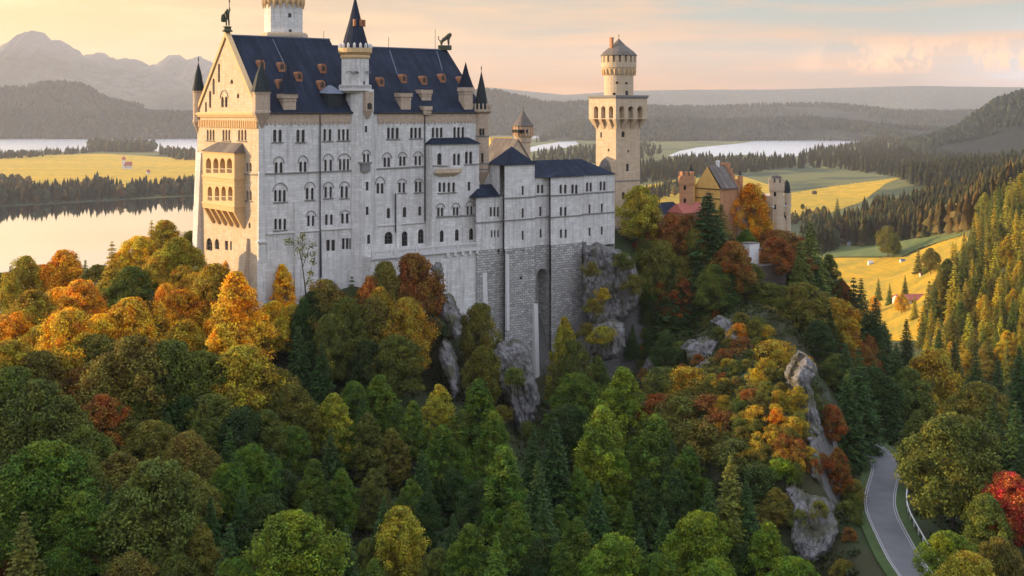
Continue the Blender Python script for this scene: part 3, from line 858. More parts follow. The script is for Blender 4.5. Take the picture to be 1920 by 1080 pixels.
# brick frieze and gutter under the front eaves
ut, _ = on_v(657, 0.0); ut2, _ = on_v(708, 0.0); ucor, _ = on_v(497, 0)
frz = MB(); z0 = EAVE - 2.0
for a, b_ in ((ucor, ut), (ut2, UE - 0.3)):
    frz.box(a, b_, -0.16, 0.02, z0, EAVE - 0.12)
    n = int((b_ - a) / 0.9)
    for i in range(n):
        x = a + (i + 0.5) * (b_ - a) / n
        frz.box(x - 0.2, x + 0.2, -0.14, 0.01, z0 - 0.55 + 0.2 * (i % 2), z0)
pal.part('brick_frieze', frz, M['frieze'])
gut = MB(); gut.box(ucor, ut, -0.62, -0.30, EAVE - 0.10, EAVE + 0.12); gut.box(ut2, UE, -0.62, -0.30, EAVE - 0.10, EAVE + 0.12)
pal.part('gutter', gut, M['pipe'])
for px, ya, yb in ((599, 214, 530), (740.5, 362, 436)):
    u, D = on_v(px, 0.0); dp = MB(); dp.tube([(u, -0.3, zz(yb, D)), (u, -0.3, zz(ya, D))], 0.14); pal.part('drainpipe', dp, M['pipe'])
u, D = on_v(600.5, 0.0); dp = MB(); dp.tube([(u + 0.05, -0.36, zz(520, D)), (u - 0.1, -0.36, zz(436, D))], 0.16)
pal.part('drainpipe', dp, M['pipe'])
bt = MB(); u0, D = on_v(551, 0); u1b, _ = on_v(560.5, 0); bt.hexa([(u0, -0.7, ZB), (u1b, -0.7, ZB), (u1b, .05, ZB), (u0, .05, ZB)], [(u0, -0.3, zz(377, D)), (u1b, -0.3, zz(377, D)), (u1b, .05, zz(377, D)), (u0, .05, zz(377, D))])
pal.part('chimney_flue', bt, M['wall']); bt = MB()
u0, D = on_v(742, 0); u1b, _ = on_v(751, 0); bt.hexa([(u0, -0.5, ZB), (u1b, -0.5, ZB), (u1b, .05, ZB), (u0, .05, ZB)], [(u0, -0.3, zz(364, D)), (u1b, -0.3, zz(364, D)), (u1b, .05, zz(364, D)), (u0, .05, zz(364, D))])
pal.part('chimney_flue', bt, M['wall'])

# roofs
uR, _ = on_v(683, 0.0)
def gable_roof(u0, u1, vf, vb, ze, zr, th=0.3):
    mb = MB(); m = (vf + vb) / 2
    for s_ in (0, 1):
        v_e = vf if s_ == 0 else vb
        a = [(u0, v_e, ze), (u1, v_e, ze), (u1, m, zr), (u0, m, zr)]
        mb.hexa([(p[0], p[1], p[2] - th) for p in a], a)
    mb.add([(u0 + .02, vf, ze), (u0 + .02, vb, ze), (u0 + .02, m, zr)], [(0, 1, 2)])
    mb.add([(u1 - .02, vf, ze), (u1 - .02, vb, ze), (u1 - .02, m, zr)], [(0, 1, 2)])
    return mb
zr1, zr2 = 135.7, 134.3
rf = gable_roof(0.75, uR, -0.45, W_ + 0.45, EAVE + 0.12, zr1); rfo = pal.part('roof', rf, M['slate'])
rf2 = gable_roof(uR + 0.05, UE + 0.3, -0.45, W_ + 0.45, EAVE + 0.12, zr2); rfo2 = pal.part('roof', rf2, M['slate'])
rc = MB(); rc.box(0.7, uR + 0.1, W_ / 2 - 0.22, W_ / 2 + 0.22, zr1 - 0.1, zr1 + 0.16); rc.box(uR + 0.1, UE + 0.3, W_ / 2 - 0.2, W_ / 2 + 0.2, zr2 - 0.1, zr2 + 0.14)
pal.part('ridge_cap', rc, M['lead'], rfo)
def roof_at(px, py):
    """where a photo pixel meets the front roof slope"""
    ze = EAVE + 0.12
    for zr, lo, hi in ((zr1, 0, uR), (zr2, uR, UE + 2)):
        k = (zr - ze) / (W_ / 2 + 0.45)
        lo_d, hi_d = 200.0, 340.0
        r = ray_uv(px)
        for _ in range(50):
            D = (lo_d + hi_d) / 2; v = CAM_L.y + D * r.y
            if zz(py, D) > ze + k * (v + 0.45): lo_d = D
            else: hi_d = D
        u = CAM_L.x + D * r.x
        if lo <= u <= hi: break
    return u, v, zz(py, D), D
# parapet up the gable, lighter where it meets the wall
par = MB()
for sgn in (0, 1):
    va, vb = (0.0, W_ / 2) if sgn == 0 else (W_, W_ / 2)
    n_ = [(-0.35, va, EAVE - 0.2), (0.75, va, EAVE - 0.2), (0.75, vb, apex + 0.1), (-0.35, vb, apex + 0.1)]
    par.hexa([(p[0], p[1], p[2] - 0.1) for p in n_], [(p[0], p[1], p[2] + 0.95) for p in n_])
pal.part('gable_parapet', par, M['gold_trim'])
# lead flashing lines down the slope and lightning rods
rods = MB()
for x0, y0, x1, y1 in ((511, 74, 533, 120), (730, 94, 745, 140), (819, 96, 829, 132)):
    a = roof_at(x0, y0); c = roof_at(x1, y1); fl = MB(); fl.tube([(a[0], a[1] - .05, a[2] + .05), (c[0], c[1] - .05, c[2] + .05)], 0.10, 4)
    pal.part('flashing', fl, M['lead'], rfo)
for px, y0, y1 in ((607, 58, 76), (728.5, 70, 90), (816, 55, 92)):
    u, D = on_v(px, W_ / 2); rods = MB(); rods.tube([(u, W_ / 2, zz(y1, D)), (u, W_ / 2, zz(y0, D))], 0.06, 5)
    pal.part('lightning_rod', rods, M['pipe'], rfo)
# rust coloured roof vents
for px, py in ((487, 122), (525, 126), (557.5, 144), (522.5, 158), (602.5, 129), (600, 160), (711, 154), (753.5, 148), (791.5, 151), (826.5, 147), (861.5, 152)):
    u, v, z, D = roof_at(px, py); q = MB(); hw = 0.72
    for i in range(8):
        a0, a1 = math.pi * i / 8, math.pi * (i + 1) / 8
        p = [(u + hw * math.cos(a), z + 0.35 + hw * math.sin(a)) for a in (a0, a1)]
        q.hexa([(p[0][0], v - 1.0, p[0][1]), (p[1][0], v - 1.0, p[1][1]), (u, v - 1.0, z - 0.2)], [(p[0][0], v + 1.2, p[0][1]), (p[1][0], v + 1.2, p[1][1]), (u, v + 1.2, z - 0.2)])
    q.box(u - hw, u + hw, v - 1.0, v + 1.0, z - 1.0, z + 0.34)
    d_ = pal.part('roof_dormer', q, M['copper'])
    q = MB(); q.add([(u - .45, v - 1.02, z - .5), (u + .45, v - 1.02, z - .5), (u + .45, v - 1.02, z + .35), (u, v - 1.02, z + .8), (u - .45, v - 1.02, z + .35)], [(0, 1, 2, 3, 4)])
    pal.part('louvre', q, M['wood'], d_)
# stone roof dormers / chimneys with slate caps
def stack(px, yt, yb, wpx, cap=None, capname='cap_roof', head=True):
    u, v, z, D = roof_at(px, yb); hw = wpx / 2 * D / F / 0.79; zt_ = zz(yt, D); v0 = v - 0.3
    q = MB(); q.box(u - hw * .82, u + hw * .82, v0, v0 + 2.2, z - .6, zt_ - 0.9)
    q.box(u - hw, u + hw, v0 - .25, v0 + 2.4, zt_ - 0.9, zt_); q.box(u - hw * .9, u + hw * .9, v0 - .12, v0 + 2.3, zt_ - 1.5, zt_ - 1.2)
    c_ = pal.part('chimney', q, M['frieze'])
    if cap:
        q = MB(); zc = zz(cap, D); cx_, cy_ = u, v0 + 1.1
        q.lathe((cx_, cy_), [(hw * 1.35, zt_ + 0.02), (hw * 1.2, zt_ + 0.3), (hw * .55, zt_ + (zc - zt_) * .5), (0.03, zc)], 4, math.pi / 4)
        pal.part(capname, q, M['slate'], c_)
    return c_
stack(542, 176, 203, 25, 120); stack(760, 174, 203, 21, 158); stack(798.5, 168, 186, 20, 160); stack(800, 199, 210, 16); stack(877, 164, 203, 19, 116)
u, v, z, D = roof_at(625, 196)
q = MB(); q.box(u - 1.6, u + 1.6, v - .6, v + 3, z - .5, z + 2.4); dm = pal.part('roof_dormer', q, M['green_slate'])
q = MB(); q.add([(u - 2, v - 1, z + 2.3), (u + 2, v - 1, z + 2.3), (u + 2, v + 3.2, z + 2.5), (u - 2, v + 3.2, z + 2.5), (u - .4, v + 1.4, z + 4.1), (u + .4, v + 1.4, z + 4.1)], [(0, 1, 5, 4), (1, 2, 5), (2, 3, 4, 5), (3, 0, 4)])
pal.part('dormer_roof', q, M['lead'], dm)

# corner turrets
def turret(c, r, z_tip, z_body, z_roof, z_top, n=12, mat='frieze', roofmat='green_slate', batt=False, slit=None):
    q = MB(); q.lathe(c, [(0.3, z_tip), (r * 0.55, z_tip + (z_body - z_tip) * .45), (r * 1.08, z_body), (r * 1.08, z_body + .4), (r, z_body + .5), (r, z_roof - .5), (r * 1.1, z_roof - .4), (r * 1.1, z_roof)], n, math.pi / n)
    t_ = pal.part('corner_turret', q, M[mat])
    q = MB(); rr = r * (0.98 if batt else 1.2)
    q.lathe(c, [(rr, z_roof + .01), (rr * .93, z_roof + .25), (rr * .5, z_roof + (z_top - z_roof) * .5), (0.06, z_top - 1.3)], n, math.pi / n)
    finial(q, c, z_top - 1.4, 1.5)
    pal.part('spire', q, M[roofmat], t_)
    if batt:
        q = MB()
        for i in range(n):
            a = 2 * math.pi * (i + .5) / n; x, y = c[0] + r * 1.22 * math.cos(a), c[1] + r * 1.22 * math.sin(a)
            q.lathe((x, y), [(.2, z_roof - .45), (.2, z_roof + 1.1), (.05, z_roof + 1.4)], 6)
        q.lathe(c, [(r * 1.1, z_roof - .9), (r * 1.35, z_roof - .5), (r * 1.35, z_roof), (r * 1.1, z_roof)], n, math.pi / n)
        pal.part('battlement', q, M['frieze'], t_)
    return t_
Dw = on_u(370, 0.0)[1]
cW = (0.2, W_ - 0.1); turret(cW, 1.15, zz(250, Dw), zz(229, Dw), zz(170, Dw), zz(107, Dw), 10)
cS = (0.75, 0.35); q_ = turret(cS, 1.75, zz(243, 240), zz(212, 240), zz(172, 240), zz(106, 240), 8)
De = on_v(906, 0.0)[1]
cE = (UE - 0.3, 0.3); turret(cE, 1.75, zz(350, De), zz(322, De), zz(205, De), zz(124, De), 14, batt=True)
rg_ = MB(); 
for y in (256, 307, 318): rg_.lathe(cE, [(1.75, zz(y, De)), (1.95, zz(y, De) + .06), (1.95, zz(y, De) + .25), (1.75, zz(y, De) + .3)], 14)
pal.part('string_course', rg_, M['dark_trim'])
for px_, ya, yb in ((901, 241, 257), (906, 241, 257), (904.5, 287, 306)):
    q = MB(); r = ray_uv(px_); 
    # nearest hit with the turret cylinder
    q0 = CAM_L - Vector(cE); aa = r.dot(r); bb = 2 * q0.dot(r); cc = q0.dot(q0) - 1.7 ** 2; D = (-bb - math.sqrt(max(bb * bb - 4 * aa * cc, 0))) / (2 * aa)
    p = CAM_L + D * r; nn = (p - Vector(cE)).normalized(); tt = Vector((-nn.y, nn.x)); z0, z1 = zz(yb, D), zz(ya, D)
    a = [p + tt * s_ + nn * k for s_, k in ((-.24, .10), (.24, .10))]; b2 = [p + tt * s_ - nn * .4 for s_ in (.24, -.24)]
    q.hexa([(v_.x, v_.y, z0) for v_ in a + b2], [(v_.x, v_.y, z1) for v_ in a + b2]); w_ = pal.part('window', q, M['glass'])

# ---- stair turret on the front
D0 = on_v(684, -2.0)[1]; cu = on_v(684, -1.0)[0]; cT = Vector((cu, 1.0))
rT = 26.5 * D0 / F; nT = 8
def oct_pts(c, r, n, rot): return [Vector((c[0] + r * math.cos(rot + 2 * math.pi * i / n), c[1] + r * math.sin(rot + 2 * math.pi * i / n))) for i in range(n)]
def poly_tower(th, c, r, n, rot, z0, z1, wins, mat, name='turret_wall', parent=None):
    pts = oct_pts(c, r, n, rot); mb = MB(); fs = []
    for i in range(n):
        A, B = pts[i], pts[(i + 1) % n]
        f_ = Facade(th, A, B, 0.3); d = (B - A).normalized(); nrm = Vector((d.y, -d.x)); mid = (A + B) / 2
        if (CAM_L - mid).dot(nrm) > 0:
            x0, x1 = sorted((px_of(*A), px_of(*B)))
            for wn in wins:
                m_ = sum(wn[0]) / len(wn[0])
                if x0 <= m_ < x1: f_.win(*wn[:4], **wn[4])
        f_.build(mb, [(0, z0), (f_.L, z0), (f_.L, z1), (0, z1)]); fs.append(f_)
    o = th.part(name, mb, mat, parent)
    for f_ in fs: f_.fit()
    return o, pts
rot = -math.pi / 2 - ANG + R(38.2) + math.pi / 8
zb_ = zz(167, D0)
tw = [([686.5], 236, 248, 5.0, dict(kind='rect')), ([683, 690.3], 288, 304, 4.8, dict(hood=282)), ([688.6], 341, 357, 5.4, dict(kind='rect')), ([688.6], 388, 403, 5.4, dict(kind='rect')), ([691.5], 440, 457, 6.0, {})]
poly_tower(pal, cT, rT, nT, rot, 68, zb_, tw, M['wall'])
rU = 27.0 * D0 / F * .98; cU = Vector((on_v(676, -1.0)[0], 1.2)); Du = on_v(676, -1.0)[1]
poly_tower(pal, cU, rU, 12, R(15), zb_ - .5, zz(96, Du), [([683.3], 152, 161, 4.4, {})], M['wall'])
q = MB()   # gallery with balusters
for ra, z0, z1 in ((1.0, 174, 171), (1.18, 171, 166)): q.lathe(cU, [(rU * ra * .97, zz(z0, Du)), (rU * ra, zz(z0, Du) + .1), (rU * ra, zz(z1, Du))], 12, R(15))
gal = pal.part('gallery', q, M['trim']); q = MB()
for i in range(36):
    a = 2 * math.pi * i / 36; q.lathe((cU.x + rU * 1.13 * math.cos(a), cU.y + rU * 1.13 * math.sin(a)), [(.1, zz(166, Du)), (.1, zz(160, Du))], 5)
q.lathe(cU, [(rU * 1.08, zz(160.5, Du)), (rU * 1.18, zz(160.5, Du)), (rU * 1.18, zz(158.8, Du)), (rU * 1.08, zz(158.8, Du))], 12, R(15), cap=False)
pal.part('balustrade', q, M['trim'], gal)
q = MB(); q.lathe(cU, [(rU, zz(110, Du)), (rU * 1.06, zz(108, Du)), (rU * 1.06, zz(106, Du)), (rU * 1.03, zz(103, Du)), (rU * 1.2, zz(98, Du)), (rU * 1.2, zz(90, Du)), (rU * .95, zz(90, Du))], 24)
cr = pal.part('crown', q, M['gold_trim']); q = MB()
for i in range(16):
    a = 2 * math.pi * (i + .5) / 16; x, y = cU.x + rU * 1.12 * math.cos(a), cU.y + rU * 1.12 * math.sin(a); q.lathe((x, y), [(.34, zz(90.2, Du)), (.34, zz(84, Du)), (.2, zz(82, Du)), (.02, zz(80, Du))], 6)
pal.part('merlon', q, M['trim'], cr)
q = MB(); q.lathe(cU, [(rU * 1.0, zz(90, Du)), (rU * .93, zz(82, Du)), (rU * .45, zz(38, Du)), (rU * .06, zz(-4, Du))], 12, R(15)); finial(q, cU, zz(-4, Du), 2)
sp_ = pal.part('spire', q, M['slate']); q = MB()
for a in (R(-125), R(-35), R(-80)): q.box(cU.x + rU * .62 * math.cos(a) - .25, cU.x + rU * .62 * math.cos(a) + .25, cU.y + rU * .62 * math.sin(a) - .25, cU.y + rU * .62 * math.sin(a) + .25, zz(49, Du), zz(36, Du))
pal.part('lucarne', q, M['copper'], sp_)
# blind arches on the shaft and the corbelled oriel under the gallery
q = MB()
for px in (656, 668, 690):
    q = MB(); u, D = on_v(px, cU.y - rU * .97)
    for i in range(6):
        a0, a1 = math.pi * i / 6, math.pi * (i + 1) / 6
        q.box(u + .7 * math.cos(a1), u + .7 * math.cos(a0), cU.y - rU - .02, cU.y - rU + .5, zz(139, D) + .5 * math.sin((a0 + a1) / 2), zz(139, D) + .5 * math.sin((a0 + a1) / 2) + .14)
    pal.part('blind_arch', q, M['dark_trim'])
uo, D = on_v(692, -rT + .4); hw = 6.5 * D / F / .8
q = MB(); q.box(uo - hw, uo + hw, -rT + .2, 0.5, zz(207, D), zz(172, D)); q.hexa([(uo - .3, -rT + .9, zz(222, D)), (uo + .3, -rT + .9, zz(222, D)), (uo + .3, .5, zz(222, D)), (uo - .3, .5, zz(222, D))], [(uo - hw, -rT + .2, zz(207, D)), (uo + hw, -rT + .2, zz(207, D)), (uo + hw, .5, zz(207, D)), (uo - hw, .5, zz(207, D))])
orl = pal.part('oriel', q, M['frieze']); q = MB(); q.add([(uo - .55, -rT + .17, zz(205, D)), (uo + .55, -rT + .17, zz(205, D)), (uo + .55, -rT + .17, zz(195, D)), (uo, -rT + .17, zz(192, D)), (uo - .55, -rT + .17, zz(195, D))], [(0, 1, 2, 3, 4)]); pal.part('pane', q, M['glass'], orl)
u, D = on_v(687, -rT + .6); q = MB(); q.box(u - 1.3, u + 1.3, -rT + .35, 0.2, zz(307, D), zz(304, D)); q.box(u - 1.0, u + 1.0, -rT + .55, 0.2, zz(322, D), zz(307, D)); pal.part('window_ledge', q, M['dark_trim'])

# ---- two-storey loggia on the west face
pO = 2.3
va, Da = on_u(380, -pO); vb, Db = on_u(439.5, -pO)
lg = MB(); fo = Facade(pal, (-pO, va), (-pO, vb), 1.3)
for px in (391, 404.7, 417.2, 430.2): fo.opening(px, 296, 325, 9.8)
for px in (393.4, 407, 419.2, 431.8): fo.opening(px, 349, 377, 8.4)
zt_, zb2 = zz(283, Da), zz(389, Da)
fo.build(lg, [(0, zb2), (fo.L, zb2), (fo.L, zt_), (0, zt_)])
lg.quad((-pO, vb, zb2), (0.02, vb, zb2), (0.02, vb, zt_), (-pO, vb, zt_)); lg.quad((0.02, va, zb2), (-pO, va, zb2), (-pO, va, zt_), (0.02, va, zt_))
lg.quad((-pO, vb, zb2), (-pO, va, zb2), (0, va, zb2), (0, vb, zb2))
LG = pal.part('loggia', lg, M['gold_trim'])
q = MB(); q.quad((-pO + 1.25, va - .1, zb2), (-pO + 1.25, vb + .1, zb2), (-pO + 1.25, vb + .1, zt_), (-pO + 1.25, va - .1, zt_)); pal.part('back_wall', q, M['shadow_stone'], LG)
for h in fo.holes:
    q = MB(); s0, s1, z0 = h[0][0], h[1][0], h[0][1]
    for k in range(4):
        s_ = s0 + (k + .5) * (s1 - s0) / 4; q.lathe((-pO + .12, va - s_), [(.07, z0), (.07, z0 + .8)], 5)
    q.box(-pO + .02, -pO + .22, va - s1 + .01, va - s0 - .01, z0 + .8, z0 + .95)
    pal.part('balustrade', q, M['gold_wall'], LG)
q = MB()
for y, h, out in ((331, .3, .22), (336, .18, .12), (344, .2, .1), (381, .3, .22), (386, .2, .12), (285, .35, .15)):
    z = zz(y, Da); q.box(-pO - out, -pO + .02, vb - out, va + out, z, z + h); q.box(-pO + .02, 0, vb - out, vb + .02, z, z + h)
pal.part('string_course', q, M['gold_trim'], LG)
q = MB(); e = .35; zt2 = zz(266, Da)
q.add([(-pO - e, vb - e, zt_), (-pO - e, va + e, zt_), (0, va + e, zt_), (0, vb - e, zt_), (-.05, va - 2.6, zt2), (-.05, vb + 1.0, zt2)], [(0, 1, 4, 5), (1, 2, 4), (3, 0, 5), (0, 3, 2, 1)])
pal.part('loggia_roof', q, M['dull_slate'], LG)
zc0 = zz(419, Da)
for i in range(6):
    v = vb + .45 + i * (va - vb - .9) / 5; q = MB()
    q.hexa([(-.35, v - .28, zc0), (0.02, v - .28, zc0), (0.02, v + .28, zc0), (-.35, v + .28, zc0)], [(-pO, v - .42, zb2 - .02), (0.02, v - .42, zb2 - .02), (0.02, v + .42, zb2 - .02), (-pO, v + .42, zb2 - .02)])
    pal.part('corbel', q, M['gold_trim'], LG)

# ---- bay on the right half of the front
vB = -2.6; ub0 = on_v(810, vB)[0]; ub1, Db1 = on_v(898.5, vB); Db0 = on_v(810, vB)[1]
zt_b = zz(271, Db0); bay = MB()
fb = Facade(pal, (ub0, vB), (ub1, vB))
fb.win([824.2], 287, 309, 8.4); fb.win([852.2, 860.2], 288, 310, 5.4); fb.win([875, 882.8], 284, 307, 6.0)
fb.win([824.8, 832.8, 841.8, 850.8], 342, 360, 5.2, sill=True); fb.win([879.6], 341, 357.5, 5.0, 'rect')
fb.win([822.2, 829], 389, 405.5, 5.0, hood=382); fb.win([851.5, 857.7], 388, 403.5, 4.8, hood=381); fb.win([877.3, 884.3], 386, 402.5, 4.8, hood=378)
fb.win([828.5], 432, 453.5, 7.4, 'pointed'); fb.win([857], 430, 451.5, 7.4, 'pointed'); fb.win([883.8], 428, 449.5, 8.0, 'pointed')
fb.build(bay, [(0, 66), (fb.L, 66), (fb.L, zt_b), (0, zt_b)])
bay.quad((ub0, 0.02, 66), (ub0, vB, 66), (ub0, vB, zt_b), (ub0, 0.02, zt_b)); bay.quad((ub1, vB, 66), (ub1, 0.02, 66), (ub1, 0.02, zt_b), (ub1, vB, zt_b))
pal.part('bay_wall', bay, M['wall']); fb.fit()
q = MB(); zr_ = zz(258, on_v(850, 0)[1])
q.add([(ub0 - .35, vB - .4, zt_b), (ub1 + .35, vB - .4, zt_b), (ub1 + .35, 0.0, zt_b), (ub0 - .35, 0.0, zt_b), (ub0 + 1.6, -.03, zr_), (ub1 - 1.2, -.03, zr_)], [(0, 1, 5, 4), (1, 2, 5), (3, 0, 4), (0, 3, 2, 1)])
pal.part('bay_roof', q, M['slate'])
for q_ in (course(811, 312, 840, 312.5, vB, .26, .2), course(871, 310, 898, 308.5, vB, .26, .2), course(818, 408, 898, 404, vB, .3, .25),): pal.part('string_course', q_, M['dark_trim'])
q = MB(); ua, Da_ = on_v(813, vB); ub_, _ = on_v(862, vB); q.box(ua, ub_, vB - .9, vB, zz(325, Da_), zz(322, Da_)); q.box(ua, ub_, vB - .9, vB - .72, zz(321.9, Da_), zz(317, Da_))
q.hexa([(ua + 1.6, vB - .1, zz(332, Da_)), (ub_ - 1.6, vB - .1, zz(332, Da_)), (ub_ - 1.6, vB, zz(332, Da_)), (ua + 1.6, vB, zz(332, Da_))], [(ua + .2, vB - .85, zz(325, Da_) - .01), (ub_ - .2, vB - .85, zz(325, Da_) - .01), (ub_ - .2, vB, zz(325, Da_) - .01), (ua + .2, vB, zz(325, Da_) - .01)])
pal.part('balcony', q, M['gold_wall'])
dp = MB(); u, D = on_v(796, 0.0)
u, D = on_v(795.5, 0.0); dp.tube([(u, -.25, zz(418, D)), (u, -.25, zz(214, D))], .14); pal.part('drainpipe', dp, M['pipe'])

# ---- terrace in front of the right half
vT = -5.0; ut0, Dt0 = on_v(712, vT); ut1, Dt1 = on_v(897, vT)
ztr = zz(473, (Dt0 + Dt1) / 2)
q = MB(); q.box(ut0 - 2, ut1, vT, 0.0, ztr - .5, ztr); ter = pal.part('terrace', q, M['trim'])
q = MB(); q.box(ut0 - 2, ut1, vT, vT + .3, ztr + 1.02, ztr + 1.28); q.box(ut0 - 2, ut1, vT, vT + .3, ztr + .01, ztr + .2)
n = 60
for i in range(n):
    x = ut0 - 1.9 + i * (ut1 - ut0 + 1.8) / n; q.box(x, x + .17, vT + .06, vT + .24, ztr + .2, ztr + 1.02)
for i in range(6):
    x = ut0 - 1.9 + i * (ut1 - ut0 + 1.5) / 5; q.box(x, x + .45, vT - .05, vT + .34, ztr + .01, ztr + 1.5)
pal.part('balustrade', q, M['trim'], ter)
q = MB(); q.box(ut0 - 2, ut1 + .2, vT + .5, 0.0, 52, ztr - .5)
for px in (771, 800, 836): u, D = on_v(px, vT + .5); q.hexa([(u - .8, vT - .6, 52), (u + .8, vT - .6, 52), (u + .8, vT + .6, 52), (u - .8, vT + .6, 52)], [(u - .8, vT + .3, ztr - 2.2), (u + .8, vT + .3, ztr - 2.2), (u + .8, vT + .6, ztr - 2.2), (u - .8, vT + .6, ztr - 2.2)])
pal.part('retaining_wall', q, M['wall'], ter)
q = MB()
for px in (838, 852, 866, 880, 893): u, D = on_v(px, vT + .5); q.box(u - .35, u + .35, vT + .02, vT + .5, ztr - 1.3, ztr - .51)
pal.part('bracket', q, M['trim'], ter)

# ---- great round tower behind the palace
vM = W_ + 1.0; uM, DM = on_v(531.5, vM); cM = Vector((uM, vM)); rM = 35.5 * DM / F
mt = Thing('round_tower', 'massive round grey tower rising behind the palace roof, cut by the top edge', 'tower', cM.x, cM.y, 80)
o, _ = poly_tower(mt, cM, rM, 8, R(-90) + R(22), 80, zz(3, DM), [([543.5], 24, 33, 6.5, {}), ([544.5], 54.5, 62, 6.5, {})], M['wall'], 'tower_wall')
q = MB(); q.lathe(cM, [(rM * 1.02, zz(71, DM)), (rM * 1.28, zz(70.5, DM)), (rM * 1.28, zz(65, DM)), (rM * 1.22, zz(63.5, DM)), (rM * 1.22, zz(62, DM)), (rM * 1.0, zz(62, DM))], 8, R(-68)); mt.part('gallery', q, M['gold_wall'])
q = MB(); zc = zz(9, DM); q.lathe(cM, [(rM * .98, zc), (rM * 1.06, zc + .6), (rM * 1.10, zc + 1.1), (rM * 1.10, zc + 3), (rM * 1.0, zc + 3)], 16, R(-68)); mt.part('crown', q, M['gold_trim'])
q = MB()
for i in range(20):
    a = 2 * math.pi * i / 20; x, y = cM.x + rM * 1.05 * math.cos(a), cM.y + rM * 1.05 * math.sin(a); q.lathe((x, y), [(.15, zc - .9), (.42, zc + .3), (.42, zc + 1.2)], 6)
mt.part('corbel', q, M['gold_trim'])
q = MB(); q.lathe(cM, [(rM * 1.1, zc + 3.01), (rM * .9, zc + 5), (.05, zc + 13)], 12); mt.part('roof', q, M['slate'])
# ================================================================== the lower wing in front
bow = Thing('castle_wing', 'pale lower wing on a tall rough stone base with a deep arched recess', 'castle wing', 33, -2, 58)
pts = [(889.5, -1.6), (893, -4.6), (946, -4.6), (946, -6.4), (1002.5, -6.4), (1002.5, -5.0), (1032.5, -5.0), (1032.5, -6.6), (1090.5, -6.6), (1090.5, -5.2), (1152.5, -5.2)]
foot = [Vector((on_v(px, v)[0], v)) for px, v in pts]
uEnd = foot[-1].x
Dc = on_v(1000, -6)[1]
zS = zz(462, Dc)                                   # where the rough base begins
zE = zz(334, Dc)                                   # eaves of the main part
zE1 = zz(369, on_v(920, -4.6)[1]); zE2 = zz(309, on_v(974, -6.4)[1])
up = MB(); low = MB(); fcs = {}
tops = [zE1, zE1, zE2, zE2, zE2, zE, zE, zE, zE, zE]
for i in range(len(foot) - 1):
    A, B = foot[i], foot[i + 1]
    f_ = Facade(bow, A, B, 0.32); fcs[i] = f_
fcs[1].win([920.6, 927.4, 934], 388, 406, 4.4); fcs[1].win([922, 928, 934.2], 432, 445, 3.4, 'rect')
for y0, y1 in ((349, 365.5), (391, 408.5), (433, 449.5)): fcs[3].win([980.3], y0, y1, 4.2, 'rect')
fcs[5].win([1009.2, 1016.8], 346, 362, 4.6); fcs[5].win([1013.3], 388, 405, 4.2, 'rect'); fcs[5].win([1014], 430, 445.5, 4.2, 'rect')
fcs[7].win([1051.6, 1060.2], 346, 363, 5.0); fcs[7].win([1073.8, 1080.8], 346, 363, 5.0); fcs[7].win([1052, 1060.3], 388, 404.5, 4.8); fcs[7].win([1052, 1061], 430.5, 446, 4.6, 'rect')
fcs[9].win([1101, 1107.8], 342, 359, 4.6); fcs[9].win([1126.6, 1133.4], 340, 357, 4.6)
for y0, y1 in ((384, 400), (427, 442)): fcs[9].win([1105.5], y0, y1, 4.0, 'rect')
for y0, y1 in ((382, 398), (425, 440)): fcs[9].win([1128.6], y0, y1, 4.0, 'rect')
for i in range(10):
    f_ = fcs[i]
    zb = zS if i < 9 else zz(460, on_v(1120, -5.2)[1])
    f_.build(up, [(0, zb), (f_.L, zb), (f_.L, tops[i]), (0, tops[i])])
# right end and back
up.quad((uEnd, -5.2, 74), (uEnd, 7, 74), (uEnd, 7, zE), (uEnd, -5.2, zE)); up.quad((uEnd, 7, 70), (foot[0].x, 7, 70), (foot[0].x, 7, zE), (uEnd, 7, zE))
# upper part of the little tower above the neighbouring roof
t0, t1 = foot[3].x, foot[4].x
up.quad((t1, -6.4, zE), (t1, -0.5, zE), (t1, -0.5, zE2), (t1, -6.4, zE2)); up.quad((t0, -0.5, zE1), (t0, -4.6, zE1), (t0, -4.6, zE2), (t0, -0.5, zE2)); up.quad((t1, -.5, zE), (t0, -.5, zE), (t0, -.5, zE2), (t1, -.5, zE2))
bow.part('wall', up, M['wall'])
for i in range(10): fcs[i].fit()
# rough base, with the tall arched niche
bf = {}
for i in range(9):
    A, B = foot[i], foot[i + 1]; d = (B - A).normalized(); n = Vector((d.y, -d.x)) * 0.18
    f_ = Facade(bow, A + n, B + n, 3.2 if i == 5 else 0.3); bf[i] = f_
    if i == 5: f_.opening(1016.6, 505, 760, 22.0)
    if i == 3: f_.opening(977.2, 518.5, 523.5, 5); f_.opening(982, 469, 472, 3, 'rect')
    if i == 1: f_.opening(935, 467, 475, 4.5)
    f_.build(low, [(0, 48), (f_.L, 48), (f_.L, zS), (0, zS)])
A, B = foot[5], foot[6]
low.quad((A.x - .1, A.y + 3.0, 48), (B.x + .1, B.y + 3.0, 48), (B.x + .1, B.y + 3.0, zz(500, Dc)), (A.x - .1, A.y + 3.0, zz(500, Dc)))
low.quad((foot[9].x + .18, -6.78, 48), (foot[9].x + .18, 3, 48), (foot[9].x + .18, 3, zS), (foot[9].x + .18, -6.78, zS))
for a, b_ in ((2, 2), (4, 4), (6, 6), (8, 8)):
    pass
pc = [f + Vector((0, -.18)) for f in foot]
low.add([(pc[0].x, foot[0].y, zS)] + [(p.x - (.18 if k in (1, 3, 7) else 0), p.y, zS) for k, p in enumerate(pc[1:-1])] + [(foot[9].x + .18, 2, zS), (pc[0].x, 2, zS)], [tuple(range(11))])
sb = bow.part('stone_base', low, M['rubble'])
